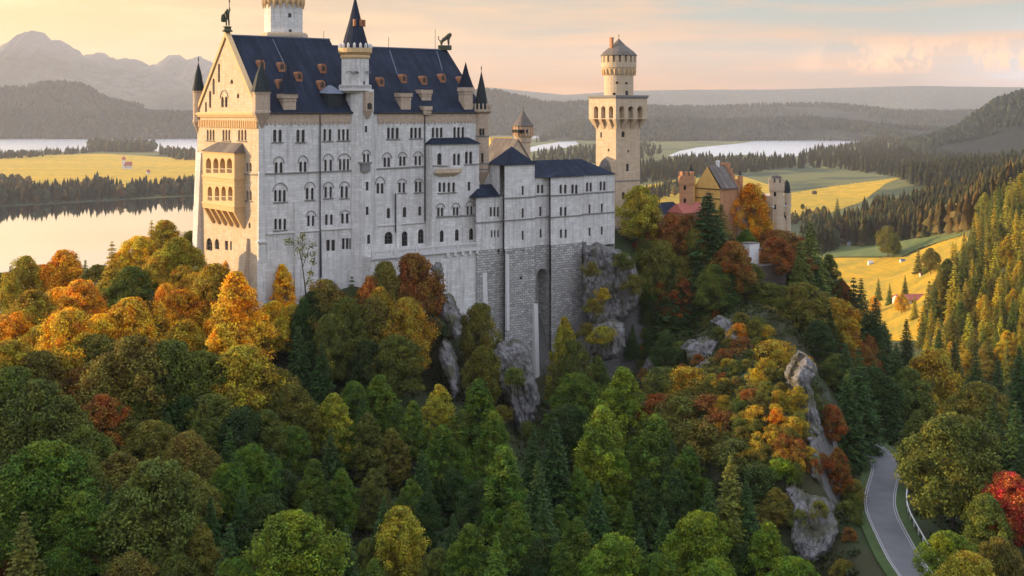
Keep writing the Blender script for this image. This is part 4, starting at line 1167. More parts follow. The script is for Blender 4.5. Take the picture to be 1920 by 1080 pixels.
# buttress strips and pilaster of the base
def strip_on(v, px0, px1, y0, y1, out, mat, name, out2=None, parent=None):
    ua, D = on_v(px0, v); ub, _ = on_v(px1, v); o2 = out if out2 is None else out2; q = MB()
    q.hexa([(ua, v - o2, zz(y1, D)), (ub, v - o2, zz(y1, D)), (ub, v + .2, zz(y1, D)), (ua, v + .2, zz(y1, D))], [(ua, v - out, zz(y0, D)), (ub, v - out, zz(y0, D)), (ub, v + .2, zz(y0, D)), (ua, v + .2, zz(y0, D))])
    return bow.part(name, q, mat, parent)
strip_on(-6.78, 999, 1006, 570, 760, .5, M['trim'], 'buttress', 1.4, sb)
strip_on(-6.78, 948, 953, 477, 620, .25, M['trim'], 'buttress', .5, sb)
strip_on(-6.78, 1061, 1071, 520, 640, .2, M['rubble'], 'buttress', .5, sb)
strip_on(-5.3, 1089, 1101, 460, 680, .4, M['rubble'], 'buttress', 1.0, sb)
q = MB(); u, D = on_v(905, -5.0); u2, _ = on_v(913, -5.0); q.hexa([(u, -6.6, 52), (u2, -6.6, 52), (u2, -4.6, 52), (u, -4.6, 52)], [(u, -5.0, zz(512, D)), (u2, -5.0, zz(512, D)), (u2, -4.6, zz(512, D)), (u, -4.6, zz(512, D))]); bow.part('buttress', q, M['trim'], sb)
# string courses that follow the plan
cs = []
for y, seg in ((369.5, range(2, 10)), (410.5, range(0, 10))):
    for i in seg:
        A, B = foot[i], foot[i + 1]
        if i == 1 and y > 400: dy = 2
        else: dy = 0
        z = zz(y + dy, Dc) - (0.35 if i == 9 else 0) * 0
        cs.append(strip(A, B, z, z, .26, .2))
for m_ in (cs[:8], cs[8:]):
    bow.part('string_course', merge(*m_), M['dark_trim'])
dp = MB(); u, D = on_v(945, -4.6); dp.tube([(u - .3, -4.85, zz(470, D)), (u - .3, -4.85, zE1 + .2)], .2); bow.part('drainpipe', dp, M['pipe'])
dp = MB(); u, D = on_v(1031.5, -5.0); dp.tube([(u - .3, -5.4, zz(515, D)), (u - .3, -5.3, zE)], .2); bow.part('drainpipe', dp, M['pipe'])
# roofs
def hip(parts, v0, name, mat=M['slate'], parent=None):
    q = MB()
    for vs, fs in parts: q.add(vs, fs)
    return bow.part(name, q, mat, parent)
e = .4; zr = zz(345, on_v(930, -2)[1])
x0, x1 = foot[1].x, t0
hip([([(x0 - e - .2, -5.0, zE1), (x1 - .01, -5.0, zE1), (x1 - .01, -0.2, zE1), (x0 - e - .2, -0.2, zE1), (x0 + 2.9, -1.5, zr), (x1 - .01, -1.5, zr)], [(0, 1, 5, 4), (3, 0, 4), (2, 3, 4, 5), (0, 3, 2, 1)])], 0, 'roof')
za = zz(274, on_v(975, -3.4)[1]); ac = ((t0 + t1) / 2, -3.4, za)
hip([([(t0 - e, -6.4 - e, zE2), (t1 + e, -6.4 - e, zE2), (t1 + e, -.5 + e, zE2), (t0 - e, -.5 + e, zE2), ac], [(0, 1, 4), (1, 2, 4), (2, 3, 4), (3, 0, 4), (0, 3, 2, 1)])], 0, 'roof')
zr = zz(300, on_v(1050, -1.0)[1]); uR1 = on_v(1097, -1)[0]
hip([([(t1 + .01, -5.4, zE), (uEnd + e, -5.6, zE), (uEnd + e, 7.3, zE), (t1 + .01, 7.3, zE), (t1 + .01, 0.6, zr), (uR1, 0.6, zr)], [(0, 1, 5, 4), (1, 2, 5), (2, 3, 4, 5), (3, 0, 4), (0, 3, 2, 1)])], 0, 'roof')
b0, b1 = foot[7].x, foot[8].x; zg = zz(301, on_v(1060, -2)[1]); bm = on_v(1061, -3)[0]
hip([([(b0 - e, -7.0, zE + .02), (b1 + e, -7.0, zE + .02), (b1 + e + 1.5, -5, zE + .02), (b0 - e - 1.5, -5, zE + .02), (bm, -1.4, zg), (bm - 1.6, -4.4, zE + 1.7), (bm + 1.6, -4.4, zE + 1.7)], [(0, 1, 6, 5), (5, 6, 4), (1, 2, 4, 6), (3, 0, 5, 4)])], 0, 'roof')
ur, D = on_v(1135, 1.0); q = MB(); zb_ = zz(331, D); zt_ = zz(296, D); hw = 10.0 * D / F / .8
q.lathe((ur, 1.2), [(hw, zb_ - 1), (hw, zb_ + 1.2), (hw * .9, zb_ + (zt_ - zb_) * .55), (hw * .5, zb_ + (zt_ - zb_) * .85), (.02, zt_)], 10); bow.part('roof_turret', q, M['dull_slate'])

# ================================================================== square tower
sqc_u, Dq = on_v(1155, 8.0); q0 = Vector((sqc_u, 8.0))
wu = on_v(1200, 8.0)[0] - sqc_u; wv = on_u(1117.5, sqc_u)[0] - 8.0
sq = Thing('square_tower', 'tall square tower with a sunlit golden west side and a round crowned turret on top', 'tower', sqc_u + wu / 2, 8 + wv / 2, 84)
tw = MB(); zc = zz(222, Dq)
f1 = Facade(sq, (sqc_u, 8 + wv), (sqc_u, 8.0)); f2 = Facade(sq, (sqc_u, 8.0), (sqc_u + wu, 8.0))
f1.win([1127], 248, 258, 3.2, 'rect'); f1.win([1141], 279, 284, 3.0, 'rect')
f2.win([1168.5], 246, 257, 6.4); f2.win([1178], 281, 286, 3.2, 'rect'); f2.win([1176.5], 307, 321, 5.0, 'rect'); f2.win([1169], 360, 373, 6.0); f2.win([1185], 425, 432, 4.0, 'rect')
for f_ in (f1, f2): f_.build(tw, [(0, 76), (f_.L, 76), (f_.L, zc + 2), (0, zc + 2)])
tw.quad((sqc_u + wu, 8, 76), (sqc_u + wu, 8 + wv, 76), (sqc_u + wu, 8 + wv, zc + 2), (sqc_u + wu, 8, zc + 2)); tw.quad((sqc_u + wu, 8 + wv, 76), (sqc_u, 8 + wv, 76), (sqc_u, 8 + wv, zc + 2), (sqc_u + wu, 8 + wv, zc + 2))
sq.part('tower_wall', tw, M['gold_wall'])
for f_ in (f1, f2): f_.fit()
q = MB(); q.box(sqc_u - .12, sqc_u + wu + .12, 7.88, 8 + wv + .12, zz(341, Dq), zz(339, Dq)); sq.part('string_course', q, M['dark_trim'])
ov = 1.35; a0, a1, c0_, c1_ = sqc_u - ov, sqc_u + wu + ov, 8 - ov, 8 + wv + ov
zt_ = zz(182, Dq); zb_ = zz(216, Dq)
hd = MB()
g1_ = Facade(sq, (a0, c1_), (a0, c0_), 1.2); g2_ = Facade(sq, (a0, c0_), (a1, c0_), 1.2)
for px in (1117.5, 1131, 1145.5): g1_.opening(px, 199, 222, 8.0)
for px in (1166, 1183, 1200): g2_.opening(px, 199, 222, 10)
zlow = zz(223.5, Dq)
for f_ in (g1_, g2_): f_.build(hd, [(0, zlow), (f_.L, zlow), (f_.L, zt_), (0, zt_)])
hd.quad((a1, c0_, zlow), (a1, c1_, zlow), (a1, c1_, zt_), (a1, c0_, zt_)); hd.quad((a1, c1_, zlow), (a0, c1_, zlow), (a0, c1_, zt_), (a1, c1_, zt_)); hd.quad((a0, c0_, zt_ - .01), (a1, c0_, zt_ - .01), (a1, c1_, zt_ - .01), (a0, c1_, zt_ - .01))
H = sq.part('crown', hd, M['gold_wall'])
# tapering piers under the crown between the arches
def piers(f_, axis):
    hs = sorted((h[0][0], h[1][0]) for h in f_.holes); edges = [0] + [x for h in hs for x in h] + [f_.L]
    for k in range(0, len(edges), 2):
        s0, s1 = edges[k], edges[k + 1]; q = MB(); zt2 = zlow - .01; zb2 = zz(242, Dq)
        d = (f_.B - f_.A).normalized(); n = Vector((d.y, -d.x))
        def p(s, k_, z): return Vector((f_.A.x + d.x * s - n.x * k_, f_.A.y + d.y * s - n.y * k_, z))
        i0 = max(s0, ov * .98) if k == 0 else s0; i1 = min(s1, f_.L - ov * .98) if k == len(edges) - 2 else s1
        q.hexa([p(i0, ov - .08, zb2), p(max(i1, i0 + .05), ov - .08, zb2), p(max(i1, i0 + .05), ov + .1, zb2), p(i0, ov + .1, zb2)], [p(s0, 0, zt2), p(s1, 0, zt2), p(s1, ov + .1, zt2), p(s0, ov + .1, zt2)])
        sq.part('corbel', q, M['gold_wall'], H)
piers(g1_, 0); piers(g2_, 1)
q = MB(); q.box(a0 - .3, a1 + .3, c0_ - .3, c1_ + .3, zt_, zt_ + .5); q.box(a0 - .12, a1 + .12, c0_ - .12, c1_ + .12, zt_ - .35, zt_ - .02); sq.part('parapet', q, M['dark_trim'], H)
cR = Vector((sqc_u + wu / 2 + .3, 8 + wv / 2)); DR = to_world(*cR).y; k = DR / F
q = MB(); r0 = 27.5 * k
q.lathe(cR, [(r0, zt_ + .5), (r0, zz(141, DR)), (r0 * 1.05, zz(140, DR)), (r0 * 1.16, zz(128, DR)), (r0 * 1.20, zz(127.5, DR)), (r0 * 1.20, zz(117.5, DR)), (r0 * 1.0, zz(117.5, DR)), (r0 * 1.0, zz(106, DR))], 28)
RT = sq.part('turret_wall', q, M['gold_wall']); q = MB()
for i in range(18):
    a = 2 * math.pi * i / 18
    for da in (0,):
        p = [(cR.x + r0 * rr * math.cos(a + dd), cR.y + r0 * rr * math.sin(a + dd)) for rr, dd in ((1.04, -.11), (1.20, -.11), (1.20, .11), (1.04, .11))]
        q.hexa([(x, y, zz(117.6, DR)) for x, y in p], [(x, y, zz(104.5, DR)) for x, y in p])
sq.part('merlon', q, M['gold_wall'], RT); q = MB()
for i in range(22):
    a = 2 * math.pi * i / 22; x, y = cR.x + r0 * 1.12 * math.cos(a), cR.y + r0 * 1.12 * math.sin(a); q.lathe((x, y), [(.1, zz(142, DR)), (.28, zz(135, DR)), (.36, zz(130, DR))], 5)
sq.part('corbel', q, M['gold_trim'], RT); q = MB()
cone_roof(q, cR, 34.5 * k, zz(104, DR), zz(72, DR), 16, 0, -.02); finial(q, cR, zz(72.5, DR), 1.2); sq.part('roof', q, M['dull_slate'])
q = MB(); x = cR.x + on_v(1148.5, cR.y)[0] - on_v(1162, cR.y)[0]; q.box(x - .38, x + .38, cR.y - .4, cR.y + .4, zz(92, DR), zz(72, DR)); q.box(x - .48, x + .48, cR.y - .5, cR.y + .5, zz(72, DR), zz(71, DR)); sq.part('chimney', q, M['brick'])
for px, ya, yb, w_ in ((1157, 153, 157, 4.5), (1174.5, 154, 158, 5), (1175, 170, 180, 5.5), (1151.5, 174, 180, 5)):
    r = ray_uv(px); q0_ = CAM_L - cR; aa = r.dot(r); bb = 2 * q0_.dot(r); cc = q0_.dot(q0_) - r0 ** 2; D = (-bb - math.sqrt(max(bb * bb - 4 * aa * cc, 0))) / (2 * aa)
    p = CAM_L + D * r; nn = (p - cR).normalized(); tt = Vector((-nn.y, nn.x)); hw = w_ / 2 * D / F; q = MB(); z0, z1 = zz(yb, D), zz(ya, D)
    b4 = [p + tt * -hw + nn * .06, p + tt * hw + nn * .06, p + tt * hw - nn * .3, p - tt * hw - nn * .3]
    q.hexa([(v_.x, v_.y, z0) for v_ in b4], [(v_.x, v_.y, z1) for v_ in b4]); sq.part('window', q, M['glass'], RT)

# ================================================================== knights' house between palace and tower
vK = 16.0; kc, Dk = on_v(968, vK)
kh = Thing('gabled_house', 'shaded gabled house wedged behind the palace corner turret', 'house', kc, vK, 84)
ka, _ = on_v(922, vK); kb, _ = on_v(1018, vK); ze_ = zz(345, Dk); zr_ = zz(262, Dk)
q = MB(); f_ = Facade(kh, (ka, vK), (kb, vK)); f_.win([960.5], 333, 346, 3.5, 'rect'); f_.win([966.5], 331, 345, 3.5, 'rect'); f_.win([972.5], 331, 345, 3.5, 'rect')
f_.build(q, [(0, 78), (f_.L, 78), (f_.L, ze_), (f_.L * .5, zr_), (0, ze_)])
q.quad((ka, vK + 10, 78), (ka, vK, 78), (ka, vK, ze_), (ka, vK + 10, ze_)); q.quad((kb, vK, 78), (kb, vK + 10, 78), (kb, vK + 10, ze_), (kb, vK, ze_))
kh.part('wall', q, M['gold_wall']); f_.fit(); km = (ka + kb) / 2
q = MB()
for s_ in (ka, kb):
    e_ = .4 * (-1 if s_ == ka else 1); q.hexa([(s_ + e_, vK - .3, ze_ - .5), (km, vK - .3, zr_ - .05), (km, vK + 10, zr_ - .05), (s_ + e_, vK + 10, ze_ - .5)], [(s_ + e_, vK - .3, ze_ - .2), (km, vK - .3, zr_ + .25), (km, vK + 10, zr_ + .25), (s_ + e_, vK + 10, ze_ - .2)])
kh.part('roof', q, M['dull_slate'])
vH = 27.0; ha, Dh = on_v(926, vH); hb, _ = on_v(975, vH)
hh = Thing('rear_house', 'low house with sunlit tan roof behind the shaded gable', 'house', (ha + hb) / 2, vH + 4, 84)
q = MB(); ze_, zr_ = zz(283, Dh), zz(258, Dh); q.box(ha, hb, vH, vH + 7, 78, ze_); hh.part('wall', q, M['ochre'])
q = MB(); q.add([(ha - .5, vH - .5, ze_ - .1), (hb, vH - .5, ze_ - .1), (hb, vH + 7.4, ze_ - .1), (ha - .5, vH + 7.4, ze_ - .1), (ha + 1.2, vH + 3.5, zr_), (hb, vH + 3.5, zr_)], [(0, 1, 5, 4), (3, 0, 4), (2, 3, 4, 5), (0, 3, 2, 1), (1, 2, 5)]); hh.part('roof', q, M['ochre'])
vR = 24.0; rc_, Dr = on_v(981, vR); k = Dr / F; cr_ = Vector((rc_, vR))
rt = Thing('round_turret', 'small round turret with a pointed cone roof behind the gabled house', 'turret', rc_, vR, 84)
q = MB(); q.lathe(cr_, [(13.5 * k, 78), (13.5 * k, zz(268, Dr)), (15 * k, zz(266, Dr)), (16 * k, zz(258, Dr)), (18.5 * k, zz(254, Dr)), (18.5 * k, zz(235, Dr))], 18); rt.part('turret_wall', q, M['gold_wall'])
q = MB(); cone_roof(q, cr_, 20 * k, zz(235.5, Dr), zz(206, Dr), 18, 0, .05); finial(q, cr_, zz(206.5, Dr), 1.2); rt.part('roof', q, M['dull_slate'])
q = MB()
for i in range(18):
    a = 2 * math.pi * i / 18; x, y = rc_ + 18.5 * k * math.cos(a), vR + 18.5 * k * math.sin(a); q.lathe((x, y), [(.14, zz(254, Dr)), (.14, zz(237, Dr))], 5)
rt.part('mullion', q, M['brick'])
q = MB()
for px in (973, 981, 989):
    x, D = on_v(px, vR - 18.4 * k); q.box(x - .3, x + .3, vR - 18.9 * k, vR, zz(249, D), zz(243, D))
rt.part('window', q, M['glass'])

# ================================================================== gatehouse group on the eastern spur
def gate_thing(name, label, cat, px, v, zb, group=None):
    u, D = on_v(px, v); return Thing(name, label, cat, u, v, zb, group), u, D
vG = -12.0
gh, gu, gD = gate_thing('gatehouse', 'gatehouse with an ochre gable, dark slate roof and stepped brick end gable', 'gatehouse', 1350, vG, 80)
wG = on_u(1303, gu)[0] - vG; uG2 = on_v(1382, vG)[0]; ze_, zr_ = zz(354, gD), zz(313, gD)
q = MB(); f_ = Facade(gh, (gu, vG + wG), (gu, vG), .3); f_.win([1325, 1331], 359, 368, 4, 'rect'); f_.win([1325], 378, 388, 4)
f_.build(q, [(0, 74), (f_.L, 74), (f_.L, ze_), (f_.L / 2, zr_), (0, ze_)]); gh.part('gable_wall', q, M['ochre']); f_.fit()
q = MB(); q.box(gu + .02, uG2, vG, vG + wG, 74, ze_); gh.part('wall', q, M['brick'])
q = MB(); q.box(gu - .2, gu + .02, vG, vG + wG, zz(356, gD), zz(354.6, gD)); q.box(gu - .2, gu + .02, vG, vG + wG, zz(374, gD), zz(372.6, gD)); gh.part('string_course', q, M['wood'])
vm = vG + wG / 2; q = MB()
for e_ in (vG - .4, vG + wG + .4): q.hexa([(gu + .3, e_, ze_ - .2), (uG2, e_, ze_ - .2), (uG2, vm, zr_ - .1), (gu + .3, vm, zr_ - .1)], [(gu + .3, e_, ze_ + .1), (uG2, e_, ze_ + .1), (uG2, vm, zr_ + .2), (gu + .3, vm, zr_ + .2)])
gh.part('roof', q, M['dull_slate'])
q = MB()
for k_ in range(5):
    h = wG / 2 * (1 - k_ / 5.2); q.box(uG2, uG2 + .8, vm - h - .3, vm + h + .3, 74 if k_ == 0 else ze_ + (zr_ - ze_) * (k_ - 1) / 4 + .3, ze_ + (zr_ - ze_) * k_ / 4 + .3 + .5)
gh.part('stepped_gable', q, M['brick'])
q = MB(); q.lathe((gu + 4, vm), [(.5, zr_ - .5), (.5, zr_ + 1), (.62, zr_ + 1.02), (.5, zr_ + 1.4)], 6); gh.part('chimney', q, M['plaster'])
def bturret(name, label, px, v, y0, y1, wpx, mat, roof=None, yr=None, merl=True, zb=74, roofmat='green_slate'):
    th, u, D = gate_thing(name, label, 'turret', px, v, zb); r = wpx / 2 * D / F; c = (u, v); q = MB()
    zt_ = zz(y0, D); q.lathe(c, [(r, zb), (r, zt_ - 2.6), (r * 1.12, zt_ - 1.9), (r * 1.12, zt_), (r * .85, zt_), (r * .85, zt_ - .4)], 16); w0 = th.part('turret_wall', q, M[mat])
    if merl:
        q = MB()
        for i in range(8):
            a = 2 * math.pi * i / 8; p = [(c[0] + r * rr * math.cos(a + d_), c[1] + r * rr * math.sin(a + d_)) for rr, d_ in ((.9, -.22), (1.12, -.22), (1.12, .22), (.9, .22))]; q.hexa([(x, y, zt_ - .02) for x, y in p], [(x, y, zt_ + 1.1) for x, y in p])
        th.part('merlon', q, M[mat], w0)
    if roof:
        q = MB(); zr = zz(yr, D)
        if roof == 'cone': q.lathe(c, [(r * .85, zt_ + .3), (r * .45, zt_ + (zr - zt_) * .5), (.03, zr)], 12)
        else: q.lathe(c, [(r * .9, zt_ - .1), (r * .88, zt_ + (zr - zt_) * .4), (r * .6, zt_ + (zr - zt_) * .8), (.05, zr)], 14)
        th.part('roof', q, M[roofmat])
    for ya, yb in ((y0 + 18, y0 + 26), (y0 + 42, y0 + 50)):
        rr_ = ray_uv(px - 3); q0_ = CAM_L - Vector(c); aa = rr_.dot(rr_); bb = 2 * q0_.dot(rr_); cc = q0_.dot(q0_) - r * r; D2 = (-bb - math.sqrt(max(bb * bb - 4 * aa * cc, 0))) / (2 * aa)
        p = CAM_L + D2 * rr_; nn = (p - Vector(c)).normalized(); tt = Vector((-nn.y, nn.x)); q = MB(); b4 = [p + tt * -.3 + nn * .05, p + tt * .3 + nn * .05, p + tt * .3 - nn * .4, p - tt * .3 - nn * .4]
        q.hexa([(v_.x, v_.y, zz(yb, D2)) for v_ in b4], [(v_.x, v_.y, zz(ya, D2)) for v_ in b4]); th.part('window', q, M['glass'], w0)
    return th
bturret('gate_turret', 'stout brick turret with battlements left of the ochre gable', 1287, vG + 2, 330, 400, 26, 'brick')
bturret('gate_turret', 'slim turret with dark green pointed roof behind the brick battlements', 1296, vG + 9, 331, 400, 15, 'ochre', 'cone', 308, False)
bturret('gate_turret', 'stone turret with a slate dome at the right end of the gate group', 1456, vG - 3, 342, 440, 26, 'gold_wall', 'dome', 327, True, 72, 'dull_slate')
bturret('gate_turret', 'narrow turret with a dark green dome right of the slate domed turret', 1475, vG - 3.2, 362, 440, 15, 'gold_wall', 'dome', 337, False, 72)
bturret('gate_turret', 'slim brick turret at the stepped end of the gatehouse roof', 1388, vG + 1, 330, 400, 9, 'brick', 'cone', 320, False)
sw, u, D = gate_thing('gate_tower', 'square pale tower below the domed turrets at the right of the gate group', 'tower', 1463, vG - 2.5, 72)
u0, u1 = on_v(1449, vG - 3.6)[0], on_v(1483, vG - 3.6)[0]; q = MB(); f_ = Facade(sw, (u0, vG - 3.6), (u1, vG - 3.6), .3); f_.win([1456], 392, 401, 4, 'rect'); f_.win([1472], 398, 408, 4, 'rect'); f_.build(q, [(0, 72), (f_.L, 72), (f_.L, zz(366, D)), (0, zz(366, D))]); q.quad((u0, vG + 4, 72), (u0, vG - 3.6, 72), (u0, vG - 3.6, zz(366, D)), (u0, vG + 4, zz(366, D))); q.quad((u1, vG - 3.6, 72), (u1, vG + 4, 72), (u1, vG + 4, zz(366, D)), (u1, vG - 3.6, zz(366, D)))
q.quad((u0, vG - 3.6, zz(366, D) - .01), (u1, vG - 3.6, zz(366, D) - .01), (u1, vG + 4, zz(366, D) - .01), (u0, vG + 4, zz(366, D) - .01)); sw.part('wall', q, M['gold_wall']); f_.fit(); q = MB(); q.box(u0 - .15, u1 + .15, vG - 3.8, vG + 4, zz(387, D), zz(384, D)); sw.part('string_course', q, M['trim'])
def block(name, label, cat, px0, px1, v, y0, y1, mat, dep=5, roofy=None, roofmat=None, wins=()):
    a, D = on_v(px0, v); b_, _ = on_v(px1, v); th = Thing(name, label, cat, (a + b_) / 2, v + dep / 2, zz(y1, D)); q = MB()
    f_ = Facade(th, (a, v), (b_, v), .25)
    for w_ in wins: f_.win(*w_)
    z0, z1 = zz(y1, D), zz(y0, D); f_.build(q, [(0, z0), (f_.L, z0), (f_.L, z1), (0, z1)])
    q.quad((a, v + dep, z0), (a, v, z0), (a, v, z1), (a, v + dep, z1)); q.quad((b_, v, z0), (b_, v + dep, z0), (b_, v + dep, z1), (b_, v, z1)); q.quad((a, v, z1 - .01), (b_, v, z1 - .01), (b_, v + dep, z1 - .01), (a, v + dep, z1 - .01))
    th.part('wall', q, M[mat]); f_.fit()
    if roofy:
        zr = zz(roofy, D); q = MB(); q.hexa([(a - .4, v - .4, z1), (b_ + .4, v - .4, z1), (b_ + .4, v + dep + .3, z1), (a - .4, v + dep + .3, z1)], [(a + .2, v + dep * .5 - .1, zr), (b_ - .2, v + dep * .5 - .1, zr), (b_ - .2, v + dep * .5 + .1, zr), (a + .2, v + dep * .5 + .1, zr)]); th.part('roof', q, M[roofmat])
    else:
        q = MB(); q.box(a - .08, b_ + .08, v - .08, v + dep, z1, z1 + .18); th.part('coping', q, M['dull_slate'])
    return th
block('connecting_range', 'low brick range with red tiles joining the brick turret and gatehouse', 'building', 1281, 1330, vG - 1.5, 400, 450, 'brick', 5, 383, 'red_roof')
block('connecting_range', 'pale range running from the gatehouse to the domed turrets', 'building', 1384, 1449, vG - .5, 386, 470, 'frieze', 5, None, None, (([1400, 1412], 404, 414, 4, 'rect'), ([1428], 404, 414, 4, 'rect'), ([1420], 430, 440, 5)))
block('outbuilding', 'low white outbuilding under a blue slate roof beside the yellow tree', 'outbuilding', 1236, 1284, vG + 4, 403, 440, 'plaster', 8, 383, 'slate')
block('terrace_wall', 'white terrace wall at the foot of the square tower', 'wall', 1152, 1240, 4.0, 430, 470, 'plaster', 5, None, None, (([1165], 436, 444, 5, 'rect'), ([1190], 436, 444, 5, 'rect')))
block('garden_wall', 'white garden wall beneath the brown maple on the spur', 'wall', 1405, 1424, vG - 16, 458, 540, 'plaster', 3)
block('porch', 'small salmon coloured porch wall right of the white garden wall', 'porch', 1424.5, 1446, vG - 16.3, 468, 540, 'brick', 3)
block('gate_passage', 'dark timber gate passage below the salmon porch', 'passage', 1426, 1474, vG - 19.5, 500, 560, 'wood', 3)

# ================================================================== rooftop statues
def skin_figure(name, label, cat, joints, edges, radii, mat, loc, rz, sc, group=None):
    me = bpy.data.meshes.new(name); me.from_pydata(joints, edges, []); o = bpy.data.objects.new(name, me); COL.objects.link(o)
    md = o.modifiers.new('skin', 'SKIN'); sv = me.skin_vertices[0].data
    for i, r in enumerate(radii): sv[i].radius = (r, r)
    sv[0].use_root = True
    s2 = o.modifiers.new('sub', 'SUBSURF'); s2.levels = s2.render_levels = 1
    dg = bpy.context.evaluated_depsgraph_get(); me2 = bpy.data.meshes.new_from_object(o.evaluated_get(dg)); o.modifiers.clear(); o.data = me2
    me2.materials.clear(); me2.materials.append(mat); o.location = loc; o.rotation_euler = (0, 0, rz); o.scale = (sc,) * 3
    return tag(o, label, cat, group)
J = [(0, 0, 1.0), (0, 0, 1.25), (0, 0, 1.5), (0, 0, 1.62), (0, 0, 1.76), (.1, 0, .95), (.13, -.04, .5), (.13, 0, .05), (-.1, 0, .95), (-.14, .05, .5), (-.15, .06, .05), (.22, 0, 1.47), (.3, -.1, 1.2), (.2, -.22, 1.05), (-.22, 0, 1.47), (-.38, -.04, 1.65), (-.36, -.1, 1.95)]
E_ = [(0, 1), (1, 2), (2, 3), (3, 4), (0, 5), (5, 6), (6, 7), (0, 8), (8, 9), (9, 10), (2, 11), (11, 12), (12, 13), (2, 14), (14, 15), (15, 16)]
Rr_ = [.17, .18, .2, .09, .13, .11, .09, .08, .11, .09, .08, .09, .07, .06, .09, .07, .06]
zA = apex + 1.0; sL = to_world(0.2, W_ / 2, zA + 1.1)
kn = skin_figure('knight_statue', 'green bronze knight statue with raised spear on the west gable peak', 'statue', J, E_, Rr_, M['bronze'], sL, ANG + R(200), 2.15)
q = MB(); q.lathe((0, 0), [(.5, -.52), (.5, -.4), (.36, -.3), (.36, -.06), (.46, 0)], 8); q.build('pedestal', M['bronze'], kn)
q = MB(); q.tube([(-.36, -.14, .9), (-.36, -.1, 2.45)], .035, 5); q.lathe((-.36, -.1), [(.03, 2.4), (.09, 2.5), (.01, 2.75)], 5); q.build('spear', M['bronze'], kn)
q = MB(); q.lathe((0, 0), [(.02, 0), (.3, .05), (.33, .3), (.25, .7), (.02, .85)], 10); sh = q.build('shield', M['bronze'], kn); sh.scale = (1, .25, 1); sh.location = (.3, -.25, .4)
JL = [(0, 0, .95), (-.25, 0, 1.1), (-.5, 0, 1.2), (-.72, 0, 1.55), (-.98, 0, 1.6), (.3, 0, .75), (.5, .2, .5), (.4, .24, .05), (.5, -.2, .5), (.4, -.24, .05), (-.5, .2, .8), (-.55, .22, .05), (-.5, -.2, .8), (-.55, -.22, .05), (.6, 0, .6), (.9, 0, .9), (.8, 0, 1.3)]
EL = [(0, 1), (1, 2), (2, 3), (3, 4), (0, 5), (5, 6), (6, 7), (5, 8), (8, 9), (2, 10), (10, 11), (2, 12), (12, 13), (5, 14), (14, 15), (15, 16)]
RL = [.28, .32, .36, .34, .2, .3, .2, .12, .2, .12, .16, .12, .16, .12, .08, .06, .09]
sR = to_world(UE - .3, W_ / 2, zr2 + 1.0)
ln = skin_figure('lion_statue', 'seated bronze lion statue on the east end of the roof ridge', 'statue', JL, EL, RL, M['bronze'], sR, ANG + R(150), 1.75)
q = MB(); q.box(-.9, .9, -.5, .5, -.6, 0.03); q.build('pedestal', M['bronze'], ln)
# ================================================================== foliage
def leaf_mat(name, trans=0.28, hue=0.042, spread=0.75):
    m, t, b = new_mat(name)
    oi = t.n('ShaderNodeObjectInfo'); ob = t.n('ShaderNodeTexCoord').outputs['Object']
    at = t.n('ShaderNodeAttribute', attribute_name='leaf', attribute_type='GEOMETRY')
    # autumn turns in patches: the warmer hue shows where the patch noise is high
    off = t.n('ShaderNodeVectorMath', operation='MULTIPLY_ADD'); t.l(oi.outputs['Random'], off.inputs[0]); off.inputs[1].default_value = (40, 40, 40); t.l(ob, off.inputs[2])
    pn = noise(t, off.outputs[0], 0.33, 3.0, 0.6)
    hs = t.n('ShaderNodeHueSaturation'); hs.inputs['Hue'].default_value = 0.5 - hue; hs.inputs['Saturation'].default_value = 1.05; hs.inputs['Value'].default_value = 1.35
    t.l(oi.outputs['Color'], hs.inputs['Color'])
    c = t.mix(t.ramp(pn, [(0.46, (0, 0, 0)), (0.64, (0.85, 0.85, 0.85))]), oi.outputs['Color'], hs.outputs[0])
    h2 = t.n('ShaderNodeHueSaturation'); t.l(c, h2.inputs['Color'])
    t.l(t.math('ADD', t.math('MULTIPLY', at.outputs['Fac'], 0.05), 0.475), h2.inputs['Hue'])
    t.l(t.math('ADD', t.math('MULTIPLY', at.outputs['Fac'], spread * 1.6), 1 - spread * 0.8), h2.inputs['Value'])
    t.l(h2.outputs[0], b.inputs['Base Color']); b.inputs['Roughness'].default_value = 0.7; b.inputs['Specular IOR Level'].default_value = 0.15
    tr = t.n('ShaderNodeBsdfTranslucent'); t.l(h2.outputs[0], tr.inputs['Color'])
    mx = t.n('ShaderNodeMixShader', i_0=trans); t.l(b.outputs[0], mx.inputs[1]); t.l(tr.outputs[0], mx.inputs[2])
    t.l(mx.outputs[0], m.node_tree.nodes['Material Output'].inputs['Surface'])
    return m


M['leaf'] = leaf_mat('leaf')
M['needle'] = leaf_mat('needle', 0.12, 0.02, 0.5)
M['bark'] = plain_mat('bark', (0.075, 0.06, 0.045), 0.9, 0.5, 2.0)


def quads_mesh(name, c, nrm, size, asp, rnd, mat, rg):
    """leaf cards: centre, facing, size -> one kite-shaped face each, with a random number per leaf"""
    n = len(c)
    nrm = nrm / (np.linalg.norm(nrm, axis=1, keepdims=True) + 1e-9)
    r = rg.normal(size=(n, 3)); t = np.cross(nrm, r); t /= np.linalg.norm(t, axis=1, keepdims=True) + 1e-9
    s = np.cross(nrm, t)
    a = size[:, None] * t; b_ = size[:, None] * asp * s; dz = nrm * size[:, None] * 0.18
    v = np.stack([c - a, c + b_ + dz, c + a, c - b_ + dz], 1).reshape(-1, 3)
    f = np.arange(4 * n).reshape(-1, 4)
    return raw_mesh(name, v, f, rnd, mat)


